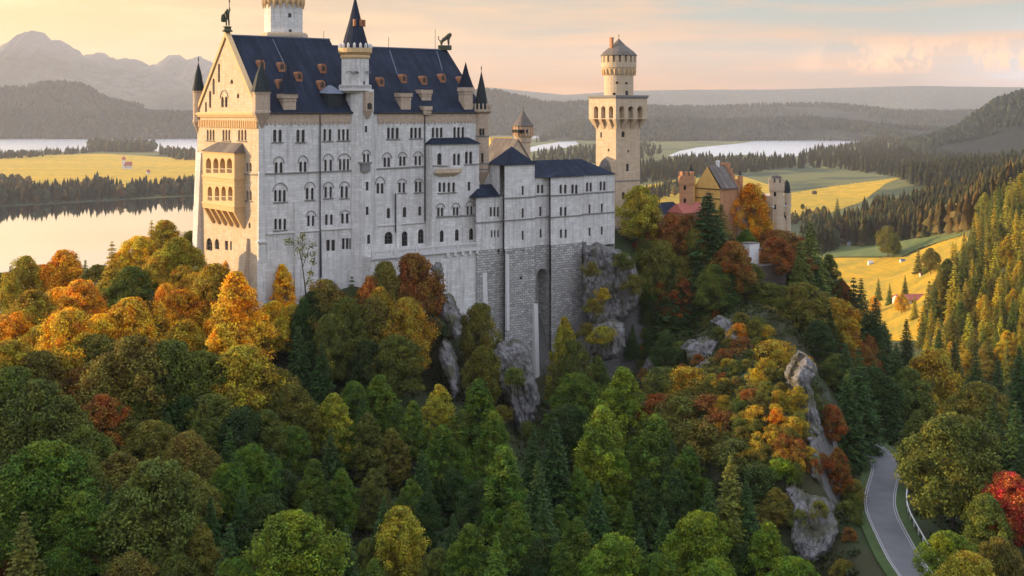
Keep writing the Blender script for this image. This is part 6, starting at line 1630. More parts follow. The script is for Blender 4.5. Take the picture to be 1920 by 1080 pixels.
# woods on the flanks of the spur
_fl = [(1165, 500), (1260, 490), (1400, 525), (1490, 530), (1560, 560), (1660, 640), (1670, 760), (1600, 800), (1540, 690), (1470, 620), (1390, 590), (1300, 600), (1190, 690), (1120, 700), (1110, 640)]
_g2 = []
for _ in range(4000):
    px, py = rt_.uniform(1100, 1680), rt_.uniform(480, 810)
    if not _inp(px, py, _fl) or any(abs(px - a) < 27 and abs(py - b_) < 17 for a, b_ in _g2): continue
    hp = hit_ground(px, py, 140, 420)
    if not hp: continue
    if any(abs(px - a) < wr and abs(py - b_) < hr for a, b_, wr, hr in ((1140, 560, 62, 60), (1140, 660, 40, 40))): continue
    x, D, z = hp; lu_ = (x - C0.x) * CA + (D - C0.y) * SA; lv_ = -(x - C0.x) * SA + (D - C0.y) * CA
    if lu_ < 90 and lv_ > -7: continue
    if abs(x - road_x(D)) < 7.5 and D < 250: continue
    if lu_ > 112 and lv_ > -24 and px > 1395 and px < 1480: continue
    _g2.append((px, py)); kd = rt_.choice('FFBCB'); h = rt_.uniform(8, 14) if kd != 'F' else rt_.uniform(9, 17)
    if px < 1260: h = min(h, 8.5)
    if 1380 < px < 1495 and py < 640 and py - h * F / D < 533: continue
    col = rt_.choice(['dg', 'dg', 'gg']) if kd == 'F' else rt_.choice(['gg', 'ol', 'gg', 'dg', 'oo', 'ru', 'mg'])
    add_tree(kd, x, D, z - .3, h / RATIO[kd] * (1.5 if kd == 'F' else 1.15), h, col, px, py - h * F / D)

# thin sapling against the palace wall
sp_ = bpy.data.objects.new('sapling', None); COL.objects.link(sp_); sp_.location = P(572, 540, 231); tag(sp_, 'thin sparse sapling with forked stems against the white palace wall', 'sapling')
k_ = 231 / F; q = MB()
def sp(px, py, dy=0): return Vector(((px - 572) * k_, dy, (540 - py) * k_))
q.tube([sp(574, 560), sp(571, 530), sp(566, 490), sp(560, 468), sp(548, 455)], [.16, .14, .11, .07, .03], 5); q.tube([sp(568, 500), sp(574, 480), sp(585, 455)], [.09, .07, .03], 5); q.tube([sp(566, 490), sp(568, 465), sp(566, 440)], [.07, .05, .03], 5); q.tube([sp(572, 540), sp(582, 510), sp(590, 480)], [.09, .07, .03], 5)
q.build('stem', M['bark'], sp_)
rg = np.random.default_rng(3); cc = []
for a in ((545, 455, 8), (562, 450, 9), (568, 462, 9), (585, 460, 9), (588, 478, 8), (560, 470, 9), (572, 478, 7), (586, 492, 6), (583, 512, 7), (567, 442, 6), (538, 452, 5), (580, 526, 7)):
    m = 55; d = rg.normal(size=(m, 3)) * np.array([a[2] * .5, 5, a[2] * .5]) * k_; cc.append(np.array(sp(a[0], a[1])) + d)
cc = np.concatenate(cc); me = quads_mesh('sapling_leaves', cc, rg.normal(size=cc.shape), rg.uniform(.12, .26, len(cc)), np.full((len(cc), 1), .6), rg.random(len(cc)), M['leaf'], rg)
o = bpy.data.objects.new('crown', me); COL.objects.link(o); o.parent = sp_; o.color = (*COLR['gg'], 1)

# ---------------------------------------------------------------- spruces of the sunlit slope on the right, each its own tree
def in_poly(px, py, poly):
    n = len(poly); r = np.zeros(len(px), bool); j = n - 1
    for i in range(n):
        xi, yi = poly[i]; xj, yj = poly[j]
        c = ((yi > py) != (yj > py)) & (px < (xj - xi) * (py - yi) / (yj - yi + 1e-9) + xi); r ^= c; j = i
    return r


def scatter(poly, n, seed, gap, ratio=0.5):
    """base pixels in a polygon, kept apart from each other"""
    rg = np.random.default_rng(seed); a = np.array(poly, float); lo, hi = a.min(0), a.max(0); out = []
    cand = rg.uniform(lo, hi, (n * 25, 2)); cand = cand[in_poly(cand[:, 0], cand[:, 1], poly)]
    for p in cand:
        g = gap(p[1]) if callable(gap) else gap
        if all(abs(p[0] - q[0]) > g or abs(p[1] - q[1]) > g * ratio for q in out):
            out.append(p)
            if len(out) >= n: break
    return np.array(out)


slope = [(1745, 700), (1720, 640), (1765, 560), (1812, 480), (1835, 425), (1880, 378), (1935, 345), (1935, 720), (1840, 730)]
SLP = []
for p in sorted(scatter(slope, 215, 5, lambda y: 9.5 + (y - 340) * .032, .55).tolist(), key=lambda q: q[1]):
    hp = hit_ground(p[0], p[1], 330)
    if not hp: continue
    x, y, z = hp; h = rt_.uniform(12, 19) * (0.85 if y < 500 else 1.15); SLP.append(p)
    kd = 'D' if rt_.random() < .86 else 'C'
    add_tree(kd, x, y, z - .3, h / (2.1 if kd == 'D' else 1.8) * rt_.uniform(.85, 1.15), h, rt_.choice(['oo', 'ol', 'gg', 'yg', 'oo', 'gg', 'oo', 'ol', 'yg']), p[0], -1)
# single trees on the meadow
for px, pb, ht, col, kd in ((1665, 484, 60, 'ol', 'B'), (1676, 484, 46, 'gg', 'B'), (1722, 514, 52, 'ol', 'D'), (1745, 516, 50, 'ol', 'B'), (1736, 514, 40, 'gg', 'D'), (1647, 566, 46, 'gg', 'D'), (1668, 572, 42, 'gg', 'D'), (1697, 556, 42, 'gg', 'D'), (1570, 408, 38, 'dg', 'D'), (1545, 406, 20, 'dg', 'B'), (1505, 394, 12, 'dg', 'B'), (1690, 590, 40, 'go', 'B'), (1640, 590, 34, 'go', 'B'), (1715, 600, 46, 'yg', 'D'), (1730, 620, 50, 'go', 'D'), (1755, 590, 40, 'oo', 'D')):
    hp = hit_ground(px, pb, 400)
    if not hp: continue
    x, y, z = hp; h = ht * y / F; add_tree(kd, x, y, z - .2, h / (2.2 if kd == 'D' else 1.7), h, col, px, -2)

# ---------------------------------------------------------------- labels: colour, kind and where each tree stands
ORD = ['first', 'second', 'third', 'fourth', 'fifth', 'sixth', 'seventh', 'eighth', 'ninth', 'tenth', 'eleventh', 'twelfth', 'thirteenth', 'fourteenth', 'fifteenth', 'sixteenth', 'seventeenth', 'eighteenth', 'nineteenth', 'twentieth']
rows = [(505, 'skyline row'), (560, 'second row'), (640, 'third row'), (720, 'fourth row'), (800, 'fifth row'), (880, 'sixth row'), (960, 'seventh row'), (2000, 'bottom row')]
cols = [(130, 'at the left edge'), (300, 'below the lake'), (480, 'below the west gable'), (650, 'below the stair turret'), (800, 'below the palace terrace'), (960, 'below the castle wing'), (1120, 'below the arched recess'), (1250, 'below the square tower'), (1360, 'below the gatehouse'), (1480, 'on the spur'), (1640, 'beside the cliff'), (9000, 'right of the road')]
cells = {}
for T in TREES:
    o, kind, col, px, py, w_, D = T
    o['category'] = KIND[kind][1]
    if py == -1:
        o['group'] = 'trees on the sunlit right slope'
        o['label'] = f"{WORD[col]} {KIND[kind][2]} in the crowd on the sunlit slope at right"; continue
    if py == -2:
        cells.setdefault(('m', 'on the golden meadow at right', col, kind), []).append(T); continue
    r = next(n for y, n in rows if py < y); c = next(n for x, n in cols if px < x)
    cells.setdefault((r, c, col, kind), []).append(T)
for (r, c, col, kind), ts in cells.items():
    ts.sort(key=lambda T: T[3])
    for i, T in enumerate(ts):
        o = T[0]; o['group'] = {'S': 'shrubs on the spur and the rocks', 'F': 'spruces around the castle rock'}.get(kind, 'broadleaf trees around the castle rock')
        s = f"{WORD[col]} {KIND[kind][2]}"
        if len(ts) > 1: s += f", {ORD[i]} from left"
        s += f" {c}" if r == 'm' else f" in the {r} {c}"
        o['label'] = s

# ---------------------------------------------------------------- undergrowth between the trunks
rg = np.random.default_rng(17); pts_ = []
xx = rg.uniform(-150, 130, 9000); yy = rg.uniform(85, 330, 9000)
vis = (np.abs(xx / yy) < .47); xx, yy = xx[vis], yy[vis]
lu = (xx - C0.x) * CA + (yy - C0.y) * SA; lv = -(xx - C0.x) * SA + (yy - C0.y) * CA
ok = ~((lu > -4) & (lu < 84) & (lv > -6.5) & (lv < 40)) & ~((np.abs(xx - road_x(yy)) < 6.5) & (yy < 262)) & ~((lu > 62) & (lv > -20))
gx = np.gradient
e1 = ground(xx + .8, yy); e0 = ground(xx, yy); e2 = ground(xx, yy + .8)
slope_ = np.hypot(e1 - e0, e2 - e0) / .8
xx, yy, e0 = (a[ok & (slope_ < 1.9)] for a in (xx, yy, e0))
n = len(xx); m = 34; k = np.repeat(np.arange(n), m); r_ = rg.uniform(.8, 2.3, n)
d = rg.normal(size=(n * m, 3)); d /= np.linalg.norm(d, axis=1, keepdims=True); d[:, 2] = np.abs(d[:, 2])
c = np.stack([xx[k], yy[k], e0[k]], 1) + d * (r_[k] * rg.uniform(.6, 1.1, n * m))[:, None] * np.array([1, 1, .8])
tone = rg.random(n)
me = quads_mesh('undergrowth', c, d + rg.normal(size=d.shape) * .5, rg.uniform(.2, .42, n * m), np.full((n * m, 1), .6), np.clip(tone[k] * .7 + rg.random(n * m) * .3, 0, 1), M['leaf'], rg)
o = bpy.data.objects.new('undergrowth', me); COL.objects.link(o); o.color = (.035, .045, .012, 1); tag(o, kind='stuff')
# ================================================================== far woods: each one mass of small trees
def tree_mass(name, base, col_fn, seed, hmin, hmax, leafy=0.25):
    """base: (n,3) tree feet -> one mesh of small layered spruces and rounded crowns"""
    rg = np.random.default_rng(seed); V = []; Fq = []; A = []; nv = 0
    ns = 8
    an = 2 * math.pi * np.arange(ns) / ns
    for bpt in base:
        h = rg.uniform(hmin, hmax); t = rg.random(); leafyt = rg.random() < leafy
        rot = rg.uniform(0, 6.28); j = rg.uniform(.72, 1.28, (12, ns)) * (1 + .18 * np.sin(an * 2 + rg.uniform(0, 6)))[None]
        if leafyt: prof = [(.04, .08), (.24, .22), (.19, .34), (.30, .42), (.22, .58), (.26, .64), (.13, .80), (.16, .84), (.02, .98)]; h *= .82; j = j ** 1.6
        else: prof = [(.17, .05), (.09, .32), (.145, .30), (.07, .58), (.105, .55), (.045, .80), (.065, .78), (.004, 1.0)]
        m = len(prof)
        ring = np.empty((m, ns, 3))
        for i, (r, z) in enumerate(prof):
            rr = r * h * j[i]; ring[i, :, 0] = bpt[0] + rr * np.cos(an + rot); ring[i, :, 1] = bpt[1] + rr * np.sin(an + rot); ring[i, :, 2] = bpt[2] - .5 + h * z + rg.normal(0, .018 * h, ns)
        V.append(ring.reshape(-1, 3)); i = nv + np.arange(m - 1)[:, None] * ns + np.arange(ns)[None]; q = nv + np.arange(m - 1)[:, None] * ns + (np.arange(ns)[None] + 1) % ns
        f = np.stack([i, q, q + ns, i + ns], 2).reshape(-1, 4); Fq.append(f); A.append(np.clip(t + rg.normal(0, .12, len(f)), 0, 1)); nv += m * ns
    me = raw_mesh(name, np.concatenate(V), np.concatenate(Fq), np.concatenate(A), M[col_fn])
    o = bpy.data.objects.new(name, me); COL.objects.link(o); return tag(o, kind='stuff')


def wood_mat(name, stops):
    m, t, b = new_mat(name); at = t.n('ShaderNodeAttribute', attribute_name='leaf', attribute_type='GEOMETRY')
    geo = t.n('ShaderNodeNewGeometry'); n1 = noise(t, geo.outputs['Position'], .004, 4.0); n2 = noise(t, geo.outputs['Position'], .6, 4.0)
    f_ = t.math('ADD', t.math('MULTIPLY', at.outputs['Fac'], .6), t.math('MULTIPLY', t.math('SUBTRACT', n1, .3), 1.0))
    c = t.mix(t.math('MULTIPLY', n2, .5), t.ramp(f_, stops), (.01, .014, .006)); t.l(c, b.inputs['Base Color']); b.inputs['Roughness'].default_value = .95
    return m


M['wood_a'] = wood_mat('mixed_wood', [(0.1, (.022, .036, .014)), (.45, (.045, .055, .016)), (.7, (.11, .085, .02)), (.95, (.17, .10, .022))])
M['wood_b'] = wood_mat('spruce_wood', [(0.1, (.014, .026, .014)), (.5, (.028, .04, .016)), (.8, (.06, .058, .018))])
M['wood_c'] = wood_mat('lakeside_wood', [(0.1, (.022, .032, .018)), (.55, (.04, .05, .02)), (.8, (.12, .07, .02)), (.95, (.16, .08, .02))])


def wood(name, poly, n, seed, hmin, hmax, mat, leafy, gap=2.0, d0=380):
    rg = np.random.default_rng(seed); a = np.array(poly, float); lo, hi = a.min(0), a.max(0)
    c = rg.uniform(lo, hi, (n * 6, 2)); c = c[in_poly(c[:, 0], c[:, 1], poly)][:n]
    Ds = np.exp(np.linspace(math.log(d0), math.log(14000), 420)); out = []
    for s in range(0, len(c), 400):
        p = c[s:s + 400]; X = (p[:, 0:1] - CX) / F * Ds[None]; Z = CH - (p[:, 1:2] - HY) / F * Ds[None]
        G = ground(X, np.broadcast_to(Ds[None], X.shape)); hitm = Z <= G; i = hitm.argmax(1); okk = hitm.any(1)
        for k in np.nonzero(okk)[0]:
            # refine between the two samples
            D = Ds[i[k]]
            if i[k] > 0: D = Ds[i[k] - 1] + (Ds[i[k]] - Ds[i[k] - 1]) * rg.random()
            out.append((X[k, 0] / Ds[0] * D, D, 0.0))
    out = np.array(out); out[:, 2] = ground(out[:, 0], out[:, 1]); out = out[np.argsort(-out[:, 1])]
    return tree_mass(name, out, mat, seed, hmin, hmax, leafy)


wood('forest', [(1535, 474), (1560, 464), (1620, 462), (1690, 452), (1812, 434), (1838, 418), (1880, 374), (1930, 340), (1930, 318), (1850, 352), (1760, 378), (1690, 398), (1625, 412), (1590, 436), (1535, 446)], 950, 1, 15, 28, 'wood_a', .03)
wood('forest', [(1520, 287), (1600, 274), (1700, 268), (1930, 262), (1930, 322), (1850, 352), (1780, 372), (1700, 342), (1680, 332), (1560, 316), (1480, 316), (1400, 325), (1300, 333), (1195, 345), (1195, 318), (1290, 303), (1400, 304), (1495, 303)], 2900, 2, 14, 29, 'wood_b', .05)
wood('forest', [(1195, 372), (1250, 352), (1300, 350), (1300, 362), (1195, 384)], 60, 3, 14, 22, 'wood_a', .3)
wood('forest', [(1680, 258), (1760, 246), (1930, 244), (1930, 262), (1700, 268), (1600, 272)], 900, 4, 18, 30, 'wood_a', .35)
wood('forest', [(1200, 268), (1250, 288), (1195, 300), (1000, 318), (1000, 292), (1090, 280)], 260, 6, 18, 28, 'wood_b', .3)
wood('forest', [(1000, 268), (1110, 248), (1200, 244), (1330, 246), (1420, 255), (1300, 262), (1230, 268), (1160, 262), (1060, 262)], 700, 7, 22, 34, 'wood_b', .3)
wood('forest', [(1230, 246), (1330, 232), (1480, 226), (1640, 232), (1700, 240), (1640, 252), (1560, 255), (1420, 256), (1330, 250)], 1500, 8, 22, 36, 'wood_b', .3)
wood('forest', [(1640, 232), (1830, 232), (1830, 250), (1650, 256)], 600, 9, 22, 34, 'wood_c', .5)
wood('forest', [(-60, 380), (0, 372), (60, 372), (150, 364), (185, 350), (200, 352), (215, 364), (300, 360), (380, 352), (380, 365), (300, 369), (200, 375), (90, 381), (0, 386), (-60, 390)], 520, 10, 17, 27, 'wood_c', .3)
wood('forest', [(-40, 344), (20, 340), (60, 345), (60, 352), (-40, 362)], 60, 11, 14, 22, 'wood_c', .7)
wood('forest', [(-60, 295), (60, 291), (190, 281), (190, 285), (60, 296), (-60, 300)], 130, 12, 16, 24, 'wood_c', .5)
wood('forest', [(168, 281), (185, 279), (288, 282), (290, 285), (250, 286), (170, 285)], 170, 13, 34, 44, 'wood_c', .9)
wood('forest', [(300, 286), (330, 291), (380, 298), (380, 303), (330, 300), (300, 292)], 60, 14, 20, 34, 'wood_c', .6)
wood('forest', [(1490, 478), (1535, 446), (1560, 440), (1570, 470), (1530, 480)], 130, 15, 18, 26, 'wood_b', .15)
wood('forest', [(1480, 410), (1540, 400), (1560, 402), (1540, 418), (1480, 425)], 40, 16, 8, 14, 'wood_a', .6)

wood('forest', [(1928, 300), (2420, 200), (2420, 720), (1945, 720)], 900, 21, 12, 20, 'wood_a', .05, d0=200)


def tree_mass_fast(name, feet, h, mat, seed):
    """many tiny trees for the woods kilometres away, from a few shared shapes"""
    rg = np.random.default_rng(seed); n = len(feet); ns = 6; an = 2 * math.pi * np.arange(ns) / ns
    prof = [[(.15, .02), (.13, .35), (.07, .68), (.004, 1.0)], [(.16, .05), (.34, .38), (.28, .70), (.04, .95)]]
    V = np.empty((n, 4, ns, 3)); kind = (rg.random(n) < .45).astype(int); pr = np.array(prof)[kind]
    rr = pr[:, :, 0][:, :, None] * h[:, None, None] * rg.uniform(.7, 1.3, (n, 4, ns)); rot = rg.uniform(0, 6.28, n)[:, None, None]
    V[..., 0] = feet[:, 0][:, None, None] + rr * np.cos(an[None, None] + rot); V[..., 1] = feet[:, 1][:, None, None] + rr * np.sin(an[None, None] + rot)
    V[..., 2] = feet[:, 2][:, None, None] - 1.5 + (h[:, None] * pr[:, :, 1])[:, :, None] + rg.normal(0, .03, (n, 4, ns)) * h[:, None, None]
    b0 = np.arange(n)[:, None, None] * 4 * ns + np.arange(3)[None, :, None] * ns; k = np.arange(ns)[None, None]; k2 = (k + 1) % ns
    f = np.stack([b0 + k, b0 + k2, b0 + ns + k2, b0 + ns + k], 3).reshape(-1, 4)
    A = np.clip(np.repeat(rg.random(n), 3 * ns) + rg.normal(0, .1, n * 3 * ns), 0, 1)
    me = raw_mesh(name, V.reshape(-1, 3), f, A, M[mat]); o = bpy.data.objects.new(name, me); COL.objects.link(o); return tag(o, kind='stuff')


M['wood_d'] = wood_mat('far_hill_wood', [(0.1, (.007, .018, .018)), (.5, (.015, .030, .024)), (.8, (.038, .045, .024)), (.97, (.09, .062, .026))])
for hi, (G, D) in enumerate(HILLS):
    rg = np.random.default_rng(200 + hi); nx_, ny_, _ = G.shape; n = 6500
    i = rg.uniform(0, nx_ - 1.001, n); j = rg.uniform(0, ny_ * .60, n); i0 = i.astype(int); j0 = np.minimum(j.astype(int), ny_ - 2); fi = (i - i0)[:, None]; fj = (j - j0)[:, None]
    p = G[i0, j0] * (1 - fi) * (1 - fj) + G[i0 + 1, j0] * fi * (1 - fj) + G[i0, j0 + 1] * (1 - fi) * fj + G[i0 + 1, j0 + 1] * fi * fj
    px = p[:, 0] / p[:, 1] * F + CX
    # clearings: skip patches so that fields show between the woods
    patch = np.sin(p[:, 0] / 210. + hi) + np.sin(p[:, 1] / 130. + 1.7 * hi) + .8 * np.sin((p[:, 0] + p[:, 1]) / 95.)
    ok = (px > -60) & (px < 1980) & (p[:, 2] > -1) & (patch > -1.5)
    p = p[ok]
    if len(p): tree_mass_fast('forest', p, rg.uniform(15, 27, len(p)) * (D / 5000) ** .5, 'wood_d', 300 + hi)

# ------------------------------------------------------------------ small buildings in the valley
def farm(name, label, px, py, wpx, hpx, rz, wallm, roofm, tower=0):
    hp = hit_ground(px, py, 500); x, y, z = hp; k = y / F; w2, hh = wpx * k / 2, hpx * k
    o = bpy.data.objects.new(name, None); COL.objects.link(o); o.location = (x, y, z); o.rotation_euler = (0, 0, rz); tag(o, label, name.replace('_', ' '))
    d2 = w2 * .6; q = MB(); q.box(-w2, w2, -d2, d2, -1, hh * .55); q.add([(-w2, -d2, hh * .55), (-w2, d2, hh * .55), (-w2, 0, hh * .98)], [(0, 1, 2)]); q.add([(w2, -d2, hh * .55), (w2, d2, hh * .55), (w2, 0, hh * .98)], [(0, 1, 2)])
    q.build('wall', M[wallm], o); q = MB()
    for s in (-1, 1): q.hexa([(-w2 * 1.08, s * d2 * 1.15, hh * .48), (w2 * 1.08, s * d2 * 1.15, hh * .48), (w2 * 1.08, 0, hh * .98), (-w2 * 1.08, 0, hh * .98)], [(-w2 * 1.08, s * d2 * 1.15, hh * .53), (w2 * 1.08, s * d2 * 1.15, hh * .53), (w2 * 1.08, 0, hh * 1.04), (-w2 * 1.08, 0, hh * 1.04)])
    q.build('roof', M[roofm], o)
    q = MB()
    for i in range(3): q.box(-w2 * .7 + i * w2 * .6, -w2 * .5 + i * w2 * .6, -d2 - .05, -d2 + .1, hh * .18, hh * .4)
    q.build('window', M['glass'], o)
    if tower:
        t_ = tower * k; q = MB(); q.box(-w2 * 1.5, -w2 * .7, -w2 * .4, w2 * .4, -1, t_ * .65); s = q.build('steeple', M[wallm], o)
        q = MB(); q.lathe((-w2 * 1.1, 0), [(w2 * .6, t_ * .65), (w2 * .45, t_ * .8), (w2 * .12, t_ * .86), (.05, t_)], 8); q.build('spire', M[roofm], s)
    return o
farm('church', 'small pale church with onion spire on the golden meadow at left', 240, 317, 14, 13, .3, 'plaster', 'red_roof', 27)
farm('cottage', 'tiny cottage below the church on the left meadow', 278, 327, 6, 8, .5, 'plaster', 'red_roof')
farm('barn', 'tiny dark barn alone on the upper golden field', 1527, 365, 8, 7, .4, 'wood', 'wood')
farm('long_barn', 'long barn with a red roof at the near edge of the golden meadow', 1705, 570, 52, 16, .12, 'plaster', 'red_roof')
farm('farmhouse', 'salmon farmhouse at the dark wood edge near the gate towers', 1538, 424, 22, 13, .1, 'brick', 'dull_slate')
farm('farmhouse', 'white farmhouse with pale roof at the left end of the green field', 1594, 463, 11, 9, .2, 'plaster', 'lead')
farm('hut', 'small white hut beside the twin trees on the golden meadow', 1632, 497, 9, 8, .2, 'plaster', 'plaster')
farm('hut', 'small white hut right of the big meadow tree', 1692, 492, 9, 6, .2, 'plaster', 'lead')
farm('hut', 'small pink hut under the two slim trees at the slope', 1728, 518, 7, 7, .2, 'plaster', 'red_roof')

# ------------------------------------------------------------------ road with kerbs and lines
yy_ = np.linspace(140, 232, 80); cxs = road_x(yy_)
# smooth the centre line
ker = np.ones(9) / 9; cxs = np.convolve(np.pad(cxs, 4, mode='edge'), ker, mode='valid')
cz = np.full(len(yy_), 55.15)
tx = np.gradient(cxs, yy_); nl = np.sqrt(1 + tx ** 2); nxx, nyy = 1 / nl, -tx / nl
def ribbon(name, o0, o1, dz, mat, th=0.0, parent=None, kind='structure'):
    vs = []; fs = []
    for i in range(len(yy_)):
        for o_ in (o0, o1): vs.append((cxs[i] + nxx[i] * o_, yy_[i] + nyy[i] * o_, cz[i] + dz))
        if th:
            for o_ in (o1, o0): vs.append((cxs[i] + nxx[i] * o_, yy_[i] + nyy[i] * o_, cz[i] + dz - th))
    k = 4 if th else 2
    for i in range(len(yy_) - 1):
        for j in range(k if th else 1):
            a, b_ = i * k + j, i * k + (j + 1) % k; fs.append((a, b_, b_ + k, a + k))
    o = mesh_obj(name, vs, fs, mat, parent); 
    return tag(o, kind=kind) if not parent else o
am, t, b = new_mat('asphalt'); ob = t.n('ShaderNodeTexCoord').outputs['Object']
n1 = noise(t, ob, .35, 5.0); n2 = noise(t, ob, 6.0, 4.0)
t.l(t.mix(n1, t.mix(n2, (.06, .06, .065), (.11, .11, .115)), (.15, .145, .145)), b.inputs['Base Color'])
lm = plain_mat('road_paint', (.42, .41, .39), .8, .35, 3.0)
rd = ribbon('road', -2.35, 2.35, 0, am, .8)
ribbon('line_marking', -2.15, -2.08, .006, lm, 0, rd); ribbon('line_marking', 2.08, 2.15, .006, lm, 0, rd)
kb = plain_mat('kerb_stone', (.30, .29, .28), .85, .3, 2.0); ribbon('kerb', -2.52, -2.37, .12, kb, .9); ribbon('kerb', 2.37, 2.52, .12, kb, .9)
gv = plain_mat('grass_verge', (.045, .07, .018), .95, .6, .8)
ribbon('verge', -4.0, -2.54, .02, gv, 1.2); ribbon('verge', 2.54, 4.0, .02, gv, 1.2)
# timber guard rail on the right shoulder
gr = bpy.data.objects.new('guard_rail', None); COL.objects.link(gr); i0 = 18; gr.location = (cxs[i0] + nxx[i0] * 4.2, yy_[i0] + nyy[i0] * 4.2, cz[i0]); tag(gr, 'low pale guard rail along the outer bend of the road', 'guard rail')
L0 = Vector(gr.location); rail = MB(); pp = [Vector((cxs[i] + nxx[i] * 4.2, yy_[i] + nyy[i] * 4.2, cz[i] + .85)) - L0 for i in range(16, 62)]; rail.tube(pp, .11, 6); rail.build('rail', M['trim'], gr)
for i in range(16, 62, 3):
    q = MB(); p_ = Vector((cxs[i] + nxx[i] * 4.2, yy_[i] + nyy[i] * 4.2, cz[i])) - L0; q.box(p_.x - .07, p_.x + .07, p_.y - .07, p_.y + .07, p_.z - .6, p_.z + .8); q.build('post', M['trim'], gr)

# ------------------------------------------------------------------ limestone outcrops
rm, t, b = new_mat('limestone_rock'); ob = t.n('ShaderNodeTexCoord').outputs['Object']
mp = t.n('ShaderNodeMapping'); t.l(ob, mp.inputs[0]); mp.inputs['Scale'].default_value = (1, 1, .35)
n1 = noise(t, mp.outputs[0], .8, 8.0, .7); n2 = noise(t, ob, .22, 5.0); n3 = noise(t, mp.outputs[0], 3.0, 6.0, .7)
vo = t.n('ShaderNodeTexVoronoi', feature='DISTANCE_TO_EDGE', i_Scale=.7); t.l(mp.outputs[0], vo.inputs[0])
c = t.mix(n1, (.06, .057, .055), (.33, .315, .31)); c = t.mix(t.ramp(vo.outputs['Distance'], [(0, (.8, .8, .8)), (.10, (0, 0, 0))]), c, (.07, .065, .06)); c = t.mix(t.ramp(n2, [(.48, (0, 0, 0)), (.60, (.8, .8, .8))]), c, (.075, .075, .03)); t.l(c, b.inputs['Base Color'])
bump(t, b, t.math('ADD', n1, t.math('MULTIPLY', n3, .6)), 1.0, .6); M['rock'] = rm


from mathutils import noise as mn


def cliff(label, outline, thick, seed, D=None, lean=0.30, step=2.2, cat='cliff'):
    """craggy outcrop: the outline is read off the photo, the face stands out of the slope behind it with real depth"""
    a = np.array(outline, float); x0, y0 = a.min(0) - 2; x1, y1 = a.max(0) + 2
    xs = np.arange(x0, x1 + step, step); ys = np.arange(y0, y1 + step, step); PX, PY = np.meshgrid(xs, ys)
    # distance to the outline, ragged by noise, positive inside
    d = np.full(PX.shape, 1e9); n = len(a)
    for i in range(n):
        p, q = a[i], a[(i + 1) % n]; e_ = q - p; t_ = np.clip(((PX - p[0]) * e_[0] + (PY - p[1]) * e_[1]) / (e_ @ e_), 0, 1)
        d = np.minimum(d, np.hypot(PX - p[0] - t_ * e_[0], PY - p[1] - t_ * e_[1]))
    ins = in_poly(PX.ravel(), PY.ravel(), [tuple(p) for p in outline]).reshape(PX.shape); d = np.where(ins, d, -d)
    V = np.zeros(PX.shape + (3,)); keep = np.zeros(PX.shape, bool); off = Vector((seed * 7.3, seed * 3.1, seed * 11.7))
    hc = hit_ground(a[:, 0].mean(), a[:, 1].mean(), 120, 420) if D is None else None
    Dc = D or hc[1]; zc = CH - (a[:, 1].mean() - HY) / F * Dc
    # how far away the bare slope is behind every part of the face (coarse grid, blended)
    gx_ = np.linspace(x0, x1, 6); gy_ = np.linspace(y0, y1, 9); Ds = np.linspace(120, 420, 320); TH = np.full((9, 6), 1e4)
    for gi, gy in enumerate(gy_):
        X = (gx_[:, None] - CX) / F * Ds[None]; hh = (CH - (gy - HY) / F * Ds)[None] <= ground(X, np.broadcast_to(Ds[None], X.shape))
        TH[gi] = np.where(hh.any(1), Ds[hh.argmax(1)], 420)
    for r in range(PX.shape[0]):
        fy = min((PY[r, 0] - y0) / (y1 - y0) * 8, 7.999); iy = int(fy); fy -= iy
        for c_ in range(PX.shape[1]):
            px, py = PX[r, c_], PY[r, c_]; p = P(px, py, Dc); fx = min((px - x0) / (x1 - x0) * 5, 4.999); ix = int(fx); fx -= ix
            th = TH[iy, ix] * (1 - fx) * (1 - fy) + TH[iy, ix + 1] * fx * (1 - fy) + TH[iy + 1, ix] * (1 - fx) * fy + TH[iy + 1, ix + 1] * fx * fy
            y = min(Dc + lean * (p.z - zc), th - .6)
            dd = d[r, c_] + 3.5 * mn.noise(Vector((px * .11, py * .11, seed)))
            keep[r, c_] = dd > -1.5
            q = Vector((p.x * 1.0, p.z * .42, seed * 5.0)); v1 = mn.voronoi(q * .42 + off)[0]; v2 = mn.voronoi(q * 1.15 + off)[0]
            rel = thick * (min(max(dd, 0) / 9.0, 1.0) ** .6) * (.62 + .75 * (v1[1] - v1[0]) + .32 * (v2[1] - v2[0]) + .40 * mn.fractal(q * .5 + off, .9, 2.1, 6))
            if dd < 1: rel -= 2.0 + (1 - dd) * .6
            yy_ = y - rel; V[r, c_] = ((px - CX) / F * yy_, yy_, CH - (py - HY) / F * yy_)
    nc = PX.shape[1]; fs = [(r * nc + c_, r * nc + c_ + 1, (r + 1) * nc + c_ + 1, (r + 1) * nc + c_) for r in range(PX.shape[0] - 1) for c_ in range(nc - 1) if keep[r, c_] and keep[r + 1, c_] and keep[r, c_ + 1] and keep[r + 1, c_ + 1]]
    used = sorted({k for f_ in fs for k in f_}); mp_ = {k: i for i, k in enumerate(used)}; W = V.reshape(-1, 3)
    base = Vector(W[used].mean(0)); vs = [Vector(W[k]) - base for k in used]
    # close the back: the same outline pushed into the hill
    m = len(vs); back = [v + Vector((0, thick * 1.4 + 3.0, -.5)) for v in vs]; ff = [tuple(mp_[k] for k in f_) for f_ in fs]
    cnt = {}
    for f_ in ff:
        for i in range(4):
            k = (f_[i], f_[(i + 1) % 4]); cnt[k] = cnt.get(k, 0) + 1
    side = [(k[1], k[0], k[0] + m, k[1] + m) for k in cnt if (k[1], k[0]) not in cnt]
    o = mesh_obj('rock_cliff', vs + back, ff + [tuple(x + m for x in f_[::-1]) for f_ in ff] + side, rm, uv=False); o.location = base
    return tag(o, label, cat, 'limestone cliffs')


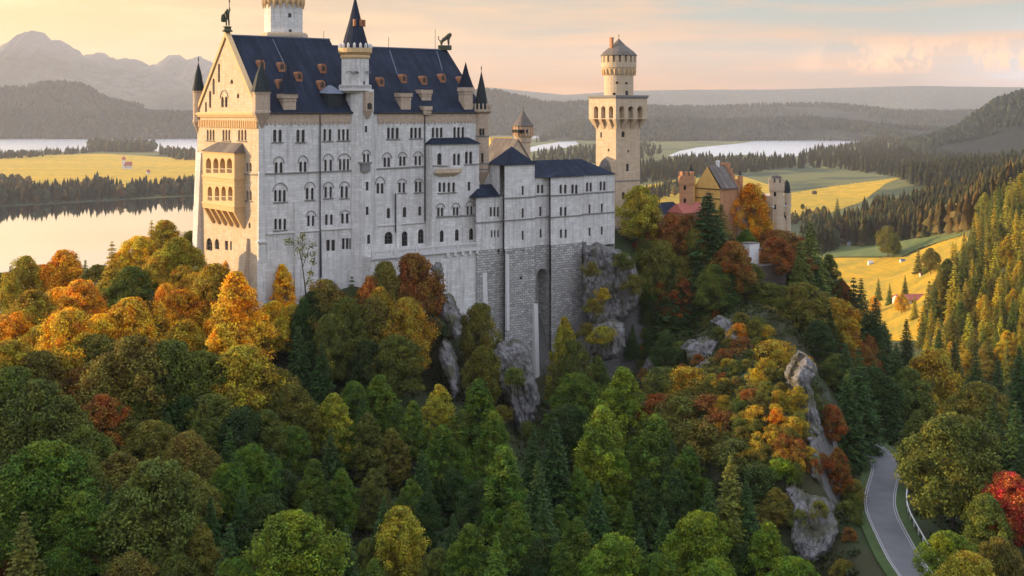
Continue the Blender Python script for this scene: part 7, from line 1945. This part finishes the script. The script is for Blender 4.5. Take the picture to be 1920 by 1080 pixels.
cliff('dark craggy rock face right of the stone base', [(1092, 466), (1120, 456), (1140, 462), (1162, 470), (1184, 484), (1196, 510), (1204, 545), (1190, 580), (1170, 600), (1140, 612), (1105, 606), (1092, 575)], 3.0, 1, 281, .22)
cliff('pale rock rib under the terrace wall corner', [(822, 592), (826, 572), (838, 550), (848, 560), (862, 596), (866, 630), (854, 640), (838, 612)], 2.0, 2, 240)
cliff('small upper rock tooth just below the terrace', [(808, 506), (814, 492), (824, 496), (830, 520), (820, 530)], 1.2, 3, 240)
cliff('narrow pale rock rib lower than the terrace rib', [(820, 668), (830, 640), (844, 648), (856, 690), (862, 735), (850, 752), (838, 716)], 2.0, 4, 231)
cliff('tall grey cliff beneath the orange bush left of the recess', [(922, 664), (934, 640), (950, 650), (968, 640), (990, 655), (1000, 700), (1012, 752), (1000, 800), (988, 834), (972, 812), (956, 768), (938, 730)], 2.8, 5, 238)
cliff('white rock slab on the spur, larger one', [(1280, 654), (1298, 640), (1340, 632), (1352, 642), (1338, 660), (1333, 690), (1316, 700), (1298, 692)], 1.6, 7)
cliff('white rock slab on the spur, upper right one', [(1340, 606), (1352, 594), (1374, 601), (1390, 622), (1382, 640), (1362, 636), (1348, 622)], 1.4, 8)
cliff('small pale rock on the left shoulder of the spur', [(1202, 716), (1201, 690), (1213, 666), (1244, 668), (1242, 680), (1224, 692), (1214, 716)], 1.2, 9)
cliff('slender pale crag down the right edge of the spur', [(1484, 712), (1498, 680), (1512, 664), (1530, 686), (1532, 706), (1522, 722), (1530, 762), (1542, 804), (1548, 862), (1538, 912), (1520, 890), (1516, 836), (1508, 792), (1494, 750)], 2.2, 10, 205)
cliff('broad striped cliff above the road meadow', [(1470, 918), (1490, 905), (1515, 925), (1545, 930), (1568, 950), (1574, 1000), (1556, 1036), (1526, 1054), (1498, 1050), (1480, 1010), (1484, 960)], 2.4, 11, 187)
cliff('grey block under the flat ledge right of the stone base', [(1108, 664), (1112, 612), (1140, 602), (1170, 606), (1172, 650), (1160, 672), (1128, 676)], 2.0, 12, 266)
